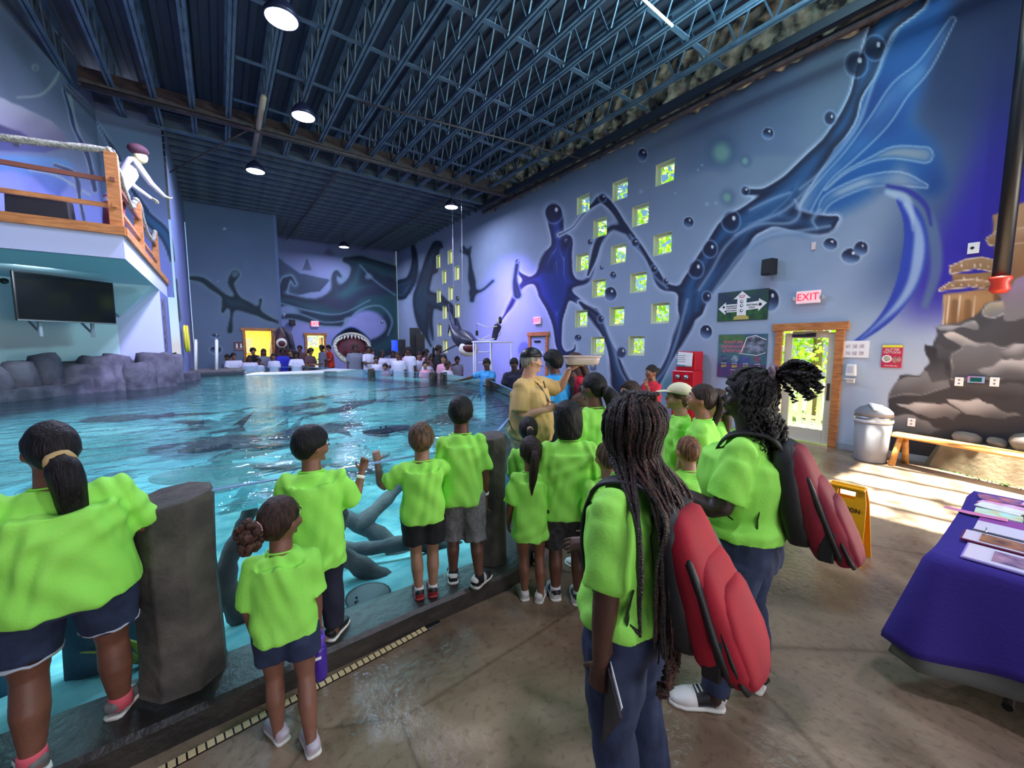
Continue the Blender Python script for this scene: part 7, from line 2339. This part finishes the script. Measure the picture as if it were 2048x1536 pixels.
hs = MB().loft(crom([(.40 * hd, .0, -.05 * hd), (.40 * hd, .2 * hd, -.15 * hd), (.25 * hd, .48 * hd, -.24 * hd)], 4), [.012 * hd] * 9, 6); hs.v = [ki['warp'](ki['headT'](hs.verts()))]; hs.build('headset_boom', M_black, ri, True)
mb = MB().loft([(.02, .17, ki['zs'] - .12), (-.02, .185, ki['zs'] - .19)], [.02, .026], 10, round_=True); mb.build('clip_microphone', M_black, ri, True)
mb = MB().loft(crom([(.06, .11, ki['zs'] - .0), (.04, .17, ki['zs'] - .08), (-.0, .185, ki['zs'] - .18), (-.06, .18, ki['zs'] - .16), (-.08, .12, ki['zs'] + .01)], 5), [.006] * 21, 6); mb.build('lanyard', M_black, ri, True)
for s in (-1, 1):
    cm = MB().loft([(0, .01, ki['zs'] + .055), (s * .06, .05, ki['zs'] + .05), (s * .02, .12, ki['zs'] + .005)], [(.03, .005), (.03, .005), (.022, .004)], 8); cm.v = [ki['warp'](cm.verts())]; cm.build('shirt_collar', M_khaki, ri, True)
# cream cap on 13
hd = k13['hd']
cap = MB().ell((0, -.01 * hd, .20 * hd), (.43 * hd, .50 * hd, .42 * hd), 20); V = cap.verts(); V[:, 2] = np.maximum(V[:, 2], .19 * hd)
cap.v = [k13['warp'](k13['headT'](V))]; M_cream = cloth_m('cream', (222, 216, 178)); co = cap.build('cap', M_cream, r13, True)
br = MB().loft([(0, .30 * hd, .22 * hd), (0, .55 * hd, .2 * hd), (0, .78 * hd, .14 * hd), (0, .86 * hd, .11 * hd)], [(.34 * hd, .015 * hd), (.32 * hd, .014 * hd), (.24 * hd, .012 * hd), (.08 * hd, .01 * hd)], 14, e=3, side=(1, 0, 0))
br.v = [k13['warp'](k13['headT'](br.verts()))]; br.build('brim', M_cream, co, True)

# ------------------------------------------------------------------ the crowd beyond the pool
WSH = dict(m=cloth_m('white_tee', (206, 200, 224)), hem=.45, loose=.02)
GSH = dict(m=cloth_m('grey_tee', (120, 120, 140)), hem=.45, loose=.02)
PSH = dict(m=cloth_m('pink_tee', (214, 150, 176)), hem=.45, loose=.02)
OSH = dict(m=cloth_m('orange_red', (210, 60, 40)), hem=.45, loose=.02)
BSH = dict(m=cloth_m('black_tee', (24, 22, 32)), hem=.45, loose=.02)
RSH = dict(m=cloth_m('royal_blue', (40, 44, 180)), hem=.3, loose=.03, sleeve=1.7)
BRS = dict(m=cloth_m('brown_tee', (86, 58, 66)), hem=.45, loose=.02)
LBS = dict(m=cloth_m('sky_blue', (70, 160, 226)), hem=.45, loose=.02)
NVS = dict(m=cloth_m('navy_tee', (32, 30, 56)), hem=.45, loose=.02)
BK = dict(u=(-.2, .5, -.8), f=(.1, 1, .1))
FRONT = dict(L=dict(u=(-.25, .3, -1), f=(.1, 1, .1)), R=dict(u=(.25, .3, -1), f=(-.1, 1, .1)))
CROWD = [
    (455, 709, 15.0, 150, GSH, 'short', 1.2, 'dark haired person in grey furthest left by the restroom sign'),
    (466, 706, 14.4, 20, WSH, 'short', 1.5, 'broad person in white sitting left of the bright yellow doorway'),
    (499, 710, 14.4, 10, WSH, 'pony', 1.4, 'person in white with dark hair low in front of the yellow doorway'),
    (506, 696, 16.2, 170, BSH, 'afro', 1.0, 'tall person in black inside the yellow doorway'),
    (517, 716, 14.6, 0, WSH, 'short', .95, 'little person in white right of the low seated group by the yellow doorway'),
    (524, 698, 15.6, 30, GSH, 'long', 1.1, 'person in grey at the right side of the yellow doorway'),
    (547, 707, 14.6, -20, WSH, 'pony', 1.1, 'person in white with a long ponytail below the brown shark statue'),
    (564, 697, 15.2, 20, RSH, 'afro', 1.1, 'person in a royal blue long sleeved top beside the brown shark statue'),
    (583, 699, 16.0, -30, BSH, 'short', 1.0, 'dark clothed person just right of the royal blue top'),
    (592, 703, 14.6, 0, WSH, 'bob', 1.15, 'person in white seen from behind between the blue top and the green doorway'),
    (600, 691, 16.6, 160, BRS, 'short', 1.1, 'taller person in brown left of the green doorway'),
    (617, 697, 15.2, 40, BRS, 'puff', 1.0, 'person with a curly puff of hair in front of the green doorway'),
    (644, 689, 16.4, -60, GSH, 'short', 1.0, 'person in a grey top reaching out at the right of the green doorway'),
    (660, 689, 17.6, 100, OSH, 'short', 1.0, 'person in an orange red top beside the big shark head'),
    (708, 689, 14.6, 10, GSH, 'short', 1.3, 'person in grey standing before the big shark mouth'),
    (736, 692, 14.8, 30, WSH, 'pony', 1.05, 'person in white by the right jaw of the big shark head'),
    (754, 712, 13.2, -30, WSH, 'short', 1.0, 'little person in white at the rim right of the big shark head'),
    (764, 700, 13.8, 0, WSH, 'bun', 1.1, 'person in white standing behind the little one at the rim'),
    (770, 727, 12.9, 0, PSH, 'short', 1.05, 'small person in a pink and white top low at the tank rim'),
    (787, 702, 15.0, 150, WSH, 'long', 1.1, 'person in white below the small blue screen'),
    (798, 703, 12.4, -30, WSH, 'pony', 1.1, 'person in white with a ponytail between the blue screen and the black speaker'),
    (813, 698, 13.3, 170, PSH, 'long', 1.2, 'person in pale pink facing this way'),
    (820, 694, 12.6, -60, WSH, 'short', 1.2, 'big person in white leaning on the rim below the black speaker towers'),
    (836, 704, 13.0, 10, WSH, 'long', 1.1, 'person in white with long dark hair right of the leaning one'),
    (851, 699, 13.6, 20, PSH, 'afro', 1.0, 'person with a round afro in front of the mural wall'),
    (853, 714, 12.0, 20, WSH, 'bun', .95, 'small person in white below the round afro'),
    (864, 708, 12.6, -10, BRS, 'puff', .95, 'small person in brown beside the tall dark clothed one'),
    (876, 690, 12.3, 60, BSH, 'pony', .95, 'tall slim person in black near the hanging shark'),
    (887, 709, 11.6, -20, PSH, 'long', .95, 'person in pink below the hanging shark fin'),
    (892, 722, 11.2, 10, WSH, 'short', .9, 'little person in white at the twin dark posts'),
    (914, 713, 12.8, 170, GSH, 'short', 1.1, 'person in grey leaning on the wall under the hanging shark'),
    (743, 698, 15.6, 40, BSH, 'short', 1.0, 'dark clothed person behind the right jaw of the shark head'),
    (727, 706, 15.0, 0, WSH, 'bob', 1.0, 'person in white inside the shark mouth opening'),
    (850, 722, 11.6, 0, PSH, 'bun', .9, 'tiny person in pink low beside the twin dark posts'),
]
SKS = [(110, 70, 54), (140, 94, 74), (84, 54, 44), (170, 122, 98), (96, 62, 50)]
for i, (cx, ty, D, yaw, topd, st, W, lb) in enumerate(CROWD):
    x, y, h = at_px(cx, ty, D)
    h = max(.9, min(1.8, h))
    a = yaw if abs(yaw) > 90 else yaw + 170
    person(x, y, 0, D_(a), h, lb, sk=SKS[i % 5], hair=((20, 16, 20), (34, 24, 24), (60, 40, 34))[i % 3], style=st if st != 'puff' else 'afro', W=W, top=topd,
           bottom=dict(m=(M_navy, M_blackf, M_denim)[i % 3], end=(.05, .3)[i % 2], loose=.014), shoes=dict(m=M_shw, sole=M_shs), lv=2, arms=FRONT if i % 2 else {}, hy=D_(((i * 37) % 60) - 30), hp=D_(-6) if st != 'bun' else 0, lean=.06 * (i % 3))
x, y, h = at_px(974, 717, 8.75)
person(x, y, 0, D_(120), h, 'person in a sky blue shirt reaching over the water at the right rim', sk=(96, 62, 50), hair=(18, 16, 20), style='short', W=1.0, top=LBS, bottom=dict(m=M_navy, end=.1), shoes=dict(m=M_shw, sole=M_shs), lv=1,
       arms=dict(R=dict(u=(.7, .7, -.35), f=(.6, .9, -.2), curl=.2), L=dict(u=(-.2, .4, -.9), f=(.1, 1, 0))), hy=D_(30), hp=D_(-10))
x, y, h = at_px(1029, 716, 8.0)
person(x, y, 0, D_(140), h, 'person in a navy top with red sleeves leaning on the rim left of the instructor', sk=(80, 54, 44), hair=(18, 16, 20), style='short', W=1.1, top=NVS, bottom=dict(m=M_navy, end=.1), shoes=dict(m=M_shw, sole=M_shs), lv=1, arms=FRONT, lean=.15, hp=D_(-15))
x, y, h = at_px(1048, 712, 8.3)
person(x, y, 0, D_(150), h, 'dark haired person half hidden behind the khaki shoulder', sk=(80, 54, 44), hair=(18, 16, 20), style='long', W=1.0, top=BSH, bottom=dict(m=M_navy, end=.1), shoes=dict(m=M_shw, sole=M_shs), lv=1)

# ------------------------------------------------------------------ big shark head sculpture with an open mouth
M_sb = mat('shark_blue', (52, 84, 138), .5, c2=(40, 66, 116), nscale=3)
M_scr = mat('shark_cream', (196, 190, 176), .6, c2=(160, 156, 150), nscale=5)
M_mouth = mat('mouth_red', (96, 24, 40), .6, c2=(66, 14, 30), nscale=6)
M_tooth = mat('tooth_white', (236, 232, 222), .4)


def shark_head(loc, rz, s, label, back=None, belly=None):
    e = empty('shark_sculpture', loc, rz, label, 'shark sculpture')
    e.scale = (s, s, s)
    back, belly = back or M_sb, belly or M_scr
    # upper dome: open arch swept from mouth rim to the back
    m = MB(); V, F = [], []
    n, r = 28, 14
    for i in range(r + 1):
        t = i / r
        for j in range(n + 1):
            a = PI * j / n
            rx = .66 * math.cos(t * 1.35) ** .5; rz_ = .52 * math.cos(t * 1.3) ** .6
            V.append((rx * math.cos(a), -.30 + .9 * t - .12 * math.sin(a) * (1 - t), .28 + rz_ * math.sin(a) * (1.05 + .22 * math.sin(a) ** 8 * (1 - t))))
    for i in range(r):
        for j in range(n):
            q = i * (n + 1) + j
            F.append((q, q + 1, q + n + 2, q + n + 1))
    o = m.add(V, F).build('upper_head', back, e, True); o.modifiers.new('t', 'SOLIDIFY').thickness = .05
    m = MB().loft([(-.62 * math.cos(a), -.32 - .10 * math.sin(a), .26 + .46 * math.sin(a)) for a in np.linspace(0, PI, 24)], [.055] * 24, 8); m.build('upper_lip', belly, e, True)
    m = MB().loft([(-.58 * math.cos(a), -.34 + .0 * a, .26 - .62 * math.sin(a)) for a in np.linspace(0, PI, 24)], [.07] * 24, 8); m.build('lower_lip', belly, e, True)
    MB().loft([(0, .55, .1), (0, .2, .1), (0, -.1, .12), (0, -.26, .16)], [(.2, .2), (.45, .45), (.56, .52), (.58, .54)], 26).build('lower_head', belly, e, True)
    MB().ell((0, -.22, .14), (.54, .14, .52), 24).build('mouth', M_mouth, e, True)
    for k in range(4):
        MB().loft([(-.45 * math.cos(a) * (1 - k * .14), -.37 + .0 * k, .14 - (.42 - k * .1) * math.sin(a)) for a in np.linspace(.3, PI - .3, 12)], [.018] * 12, 6).build('gum_ridge', M_scr if k == 0 else M_mouth, e, True)
    tm = MB().loft([(0, 0, 0), (0, 0, -.13)], [(.04, .02), (.004, .004)], 6).mesh('tooth'); tm.materials.append(M_tooth)
    for j in range(15):
        a = PI * (j + .5) / 15
        t = bpy.data.objects.new('tooth', tm); t.parent = e; t.location = (-.56 * math.cos(a), -.36 - .08 * math.sin(a), .25 + .42 * math.sin(a)); t.rotation_euler = (0, -(a - PI / 2) * .8, 0); col.objects.link(t)
    for j in range(11):
        a = PI * (j + 1) / 12
        t = bpy.data.objects.new('tooth', tm); t.parent = e; t.location = (-.52 * math.cos(a), -.4, .24 - .56 * math.sin(a)); t.rotation_euler = (PI, (a - PI / 2) * .8, 0); t.scale = (.7, .7, .7); col.objects.link(t)
    for s_ in (-1, 1):
        o = MB().ell((s_ * .56, -.18, .52), (.05, .06, .045), 12).build('eye', mat('shark_eye', (16, 22, 40), .15), e, True)
        MB().torus((s_ * .57, -.2, .52), .06, .014, 14, 6, 'y').build('eye_rim', belly, e, True)
    return e


p = atd(704, 712, 16.2)
shark_head((p[0], p[1], p[2] + .12), D_(-12), 1.05, 'giant blue shark head sculpture with a wide open toothy mouth')
bx_ = MB().box((p[0], p[1] + .35, .42), (.8, .5, .84)); tag(bx_.build('plinth', mat('grey_plinth', (110, 112, 130), .7)), 'grey block under the giant shark head', 'plinth')

# brown shark statue in its arch
p = atd(562, 700, 16.6)
e = empty('shark_statue', (p[0], p[1], 0), 0, 'standing brown shark statue', 'statue')
e['label'] = 'standing brown shark statue with a white laughing mouth beside the yellow doorway'
M_brs = mat('brown_shark', (88, 56, 62), .6, c2=(64, 40, 50), nscale=4)
MB().loft([(0, 0, 0), (0, 0, .5), (0, -.05, 1.1), (0, -.1, 1.6), (0, -.12, 2.0), (0, -.02, 2.35), (0, .05, 2.5)], [(.32, .25), (.34, .28), (.33, .28), (.26, .25), (.24, .24), (.15, .16), (.04, .05)], 18).build('trunk', M_brs, e, True)
MB().ell((0, -.32, 1.88), (.2, .12, .2), 16).build('jaw', M_tooth, e, True)
MB().ell((0, -.41, 1.86), (.13, .06, .12), 14).build('mouth', M_mouth, e, True)
for s in (-1, 1):
    MB().ell((s * .17, -.24, 2.12), .035, 10).build('eye', M_black, e, True)
    MB().loft([(s * .26, 0, 1.4), (s * .5, -.1, 1.0), (s * .62, -.12, .75)], [(.12, .04), (.09, .03), (.02, .01)], 8).build('fin', M_brs, e, True)
pa = aty(566, 700, 21.6)
ar = MB().loft([(-.42, 0, 0), (-.42, 0, 1.6), (-.3, 0, 2.3), (0, 0, 2.6), (.3, 0, 2.3), (.42, 0, 1.6), (.42, 0, 0)], [.12] * 7, 8)
ar.box((0, .1, 1.2), (.75, .1, 2.4)); o = ar.build('rock_arch', M_rock); o.location = (pa[0], pa[1], 0); tag(o, 'dark pointed rock arch behind the brown shark statue', 'arch')

# shark hung near the mural wall
p = atd(927, 690, 12.6)
e = empty('hanging_shark', tuple(p), D_(-22), 'dark grey shark model with white jaw hanging beside the small windows', 'shark sculpture')
M_gs = mat('grey_shark', (58, 60, 78), .4, c2=(44, 46, 62), nscale=3)
MB().loft([(.22, -.55, .12), (.16, -.38, .12), (.06, -.0, .14), (-.06, .5, .26), (-.2, 1.0, .5), (-.3, 1.35, .8)], [(.06, .05), (.22, .16), (.32, .30), (.26, .26), (.12, .14), (.04, .06)], 18, round_=True).build('trunk', M_gs, e, True)
MB().ell((.12, -.28, -.12), (.31, .2, .24), 18).build('jaw', M_tooth, e, True)
MB().ell((.13, -.42, -.09), (.21, .12, .14), 16).build('mouth', M_mouth, e, True)
tm = MB().loft([(0, 0, 0), (0, 0, -.05)], [(.018, .01), (.002, .002)], 5).mesh('tooth'); tm.materials.append(M_tooth)
for j in range(9):
    t = bpy.data.objects.new('tooth', tm); t.parent = e; t.location = (.13 + (j - 4) * .042, -.53 + abs(j - 4) * .01, .0); col.objects.link(t)
for s in (-1, 1):
    MB().ell((.15 + s * .2, -.3, .16), .03, 8).build('eye', M_black, e, True)
MB().add([(0, .1, .4), (-.05, .45, .42), (-.12, .42, .85)], [(0, 1, 2)]).build('back_fin', M_gs, e).modifiers.new('t', 'SOLIDIFY').thickness = .04
MB().add([(-.28, 1.3, .75), (-.34, 1.5, 1.4), (-.3, 1.45, .9), (-.35, 1.6, .4)], [(0, 1, 2), (0, 2, 3)]).build('tail_fin', M_gs, e).modifiers.new('t', 'SOLIDIFY').thickness = .04
MB().add([(-.22, .0, .0), (-.26, .25, .0), (-.95, .15, -.36)], [(0, 1, 2)]).build('side_fin', M_gs, e).modifiers.new('t', 'SOLIDIFY').thickness = .03
for q in ((0, .1, .4), (-.2, .9, .5)):
    MB().cyl(q, (q[0], q[1], 7.0 - p[2]), .006, n=5).build('wire', M_alu, e)

# white tube platform with a reclining skeleton mannequin
p0 = atd(947, 684, 11.3); p1 = atd(1022, 684, 11.3)
e = empty('tube_platform', (p0[0], p0[1], 0), math.atan2(p1[1] - p0[1], p1[0] - p0[0]), 'tall white tube frame platform with rungs beside the hanging shark', 'platform')
LT = math.hypot(p1[0] - p0[0], p1[1] - p0[1]); HT = p0[2]
M_tube = mat('white_tube', (214, 214, 236), .4)
for x in (0, LT * .45, LT):
    for y in (0, .6):
        MB().cyl((x, y, 0), (x, y, HT), .02, n=8).build('upright', M_tube, e, True)
for y in (0, .6):
    MB().cyl((-.05, y, HT), (LT + .05, y, HT), .024, n=8).build('top_rail', M_tube, e, True)
for k in range(5):
    MB().cyl((LT * .12, 0, HT - .28 - .3 * k), (LT * .42, 0, HT - .28 - .3 * k), .018, n=8).build('rung', M_tube, e, True)
MB().box((LT * .3, .3, HT + .015), (LT * .62, .55, .03)).build('seat_board', M_tube, e)
sk_ = empty('skeleton_mannequin', (p0[0], p0[1], 0), e.rotation_euler[2], 'skeleton in a dark vest lounging on the white platform and holding out a lantern', 'mannequin')
M_bone = mat('bone', (214, 208, 216), .5); y = .3; z = HT + .05
MB().loft([(LT * .55, y, z + .06), (LT * .58, y, z + .22), (LT * .64, y, z + .40)], [(.08, .06), (.09, .08), (.11, .07)], 10, round_=True).build('vest', mat('dark_vest', (40, 36, 60), .8), sk_, True)
MB().ell((LT * .655, y, z + .55), (.065, .07, .085), 12).build('skull', M_bone, sk_, True)
MB().ell((LT * .70, y, z + .57), (.06, .09, .11), 10).build('hair', M_black, sk_, True)
for s in (-1, 1):
    MB().loft([(LT * .55, y + s * .06, z + .05), (LT * .38, y + s * .07, z + .13 * (s > 0)), (LT * .16, y + s * .08, z + .02), (LT * .10, y + s * .08, z + .06)], [.02, .018, .018, .02], 7).build('leg', M_bone, sk_, True)
MB().loft([(LT * .62, y - .1, z + .4), (LT * .38, y - .12, z + .36), (LT * .08, y - .14, z + .48)], [.018, .014, .014], 7).build('arm', M_bone, sk_, True)
MB().loft([(LT * .66, y + .12, z + .4), (LT * .72, y + .14, z + .2), (LT * .6, y + .14, z + .06)], [.018, .014, .014], 7).build('arm', M_bone, sk_, True)
MB().cyl((LT * .08, y - .14, z + .28), (LT * .08, y - .14, z + .47), .004, n=5).box((LT * .08, y - .14, z + .2), (.07, .07, .14)).build('lantern', M_black, sk_)

# pirate mannequin leaning on the balcony rail
e = empty('pirate_mannequin', (-1.06, 9.15, ZB1 + .03), D_(-50), 'pirate mannequin in a white shirt leaning over the balcony rail', 'mannequin')
MB().loft([(0, -.25, .1), (0, -.22, .7), (0, -.12, .95), (0, .02, 1.2), (0, .08, 1.42)], [(.12, .1), (.14, .11), (.13, .1), (.17, .11), (.1, .07)], 12, round_=True).build('shirt', mat('offwhite_shirt', (190, 190, 204), .8), e, True)
MB().loft([(0, -.26, .0), (0, -.24, .4), (0, -.2, .75)], [(.15, .12), (.15, .12), (.15, .12)], 12).build('trousers', mat('maroon_cloth', (96, 26, 40), .8), e, True)
o = MB().ell((0, .22, 1.55), (.08, .1, .11), 12).build('head', mat('mask_yellow', (206, 196, 140), .6), e, True)
MB().ell((0, .19, 1.64), (.12, .15, .09), 12).build('hat', mat('maroon_hat', (60, 24, 36), .8), o, True)
for s in (-1, 1):
    MB().loft([(s * .15, .05, 1.35), (s * .2, .2, 1.1), (s * .16, .42, .98)], [.055, .045, .03], 9, round_=True).build('arm', mat('offwhite_shirt', (190, 190, 204), .8), e, True)
    ms = MB(); hand(ms, np.array([s * .16, .43, .98]), np.array([0, 1, -.2]), np.array([s * -1, 0, 0]), .15, .5); ms.build('hand', mat('mask_yellow', (206, 196, 140), .6), e, True)

# stage gear by the far wall
for px_, ty, by_, w, D, lb in ((830, 656, 722, .38, 14.6, 'taller black speaker tower before the mural corner'), (840, 668, 722, .3, 14.2, 'black speaker tower right beside the taller one'), (803, 679, 722, .28, 15.2, 'short black speaker right of the small blue screen')):
    p = atd(px_, ty, D)
    e = empty('speaker_tower', (p[0], p[1], 0), D_(-20), lb, 'speaker', 'black speaker towers by the far wall')
    MB().box((0, 0, p[2] / 2), (w, .35, p[2])).build('cabinet', M_black, e, auto=.01)
    for k in range(3):
        MB().cyl((0, -.18, p[2] - .2 - .3 * k), (0, -.185, p[2] - .2 - .3 * k), w * .36, n=18).build('cone', mat('grille', (32, 32, 36), .7), e)
p = atd(790, 692, 15.6)
e = empty('screen', tuple(p), D_(-15), 'small lit blue screen on the far right', 'screen')
e['label'] = 'small lit blue screen left of the short black speaker'
MB().box((0, 0, 0), (.3, .05, .5)).build('casing', M_black, e)
MB().box((0, -.03, 0), (.27, .01, .46)).build('display', mat('blue_display', (40, 70, 220), .3, emit=(40, 80, 230), estr=.8), e)
MB().cyl((0, .05, -p[2]), (0, .05, 0), .02, n=8).build('stand', M_black, e)

flush_jobs()
# lettering becomes plain mesh
bpy.context.view_layer.update()
dg = bpy.context.evaluated_depsgraph_get()
for o in [o for o in scene.objects if o.type == 'FONT']:
    me = bpy.data.meshes.new_from_object(o.evaluated_get(dg))
    n_ = bpy.data.objects.new('lettering', me)
    n_.parent = o.parent; n_.location = o.location; n_.rotation_euler = o.rotation_euler; n_.scale = o.scale
    if not me.materials: me.materials.append(o.data.materials[0])
    nm = o.name
    bpy.data.objects.remove(o)
    col.objects.link(n_)
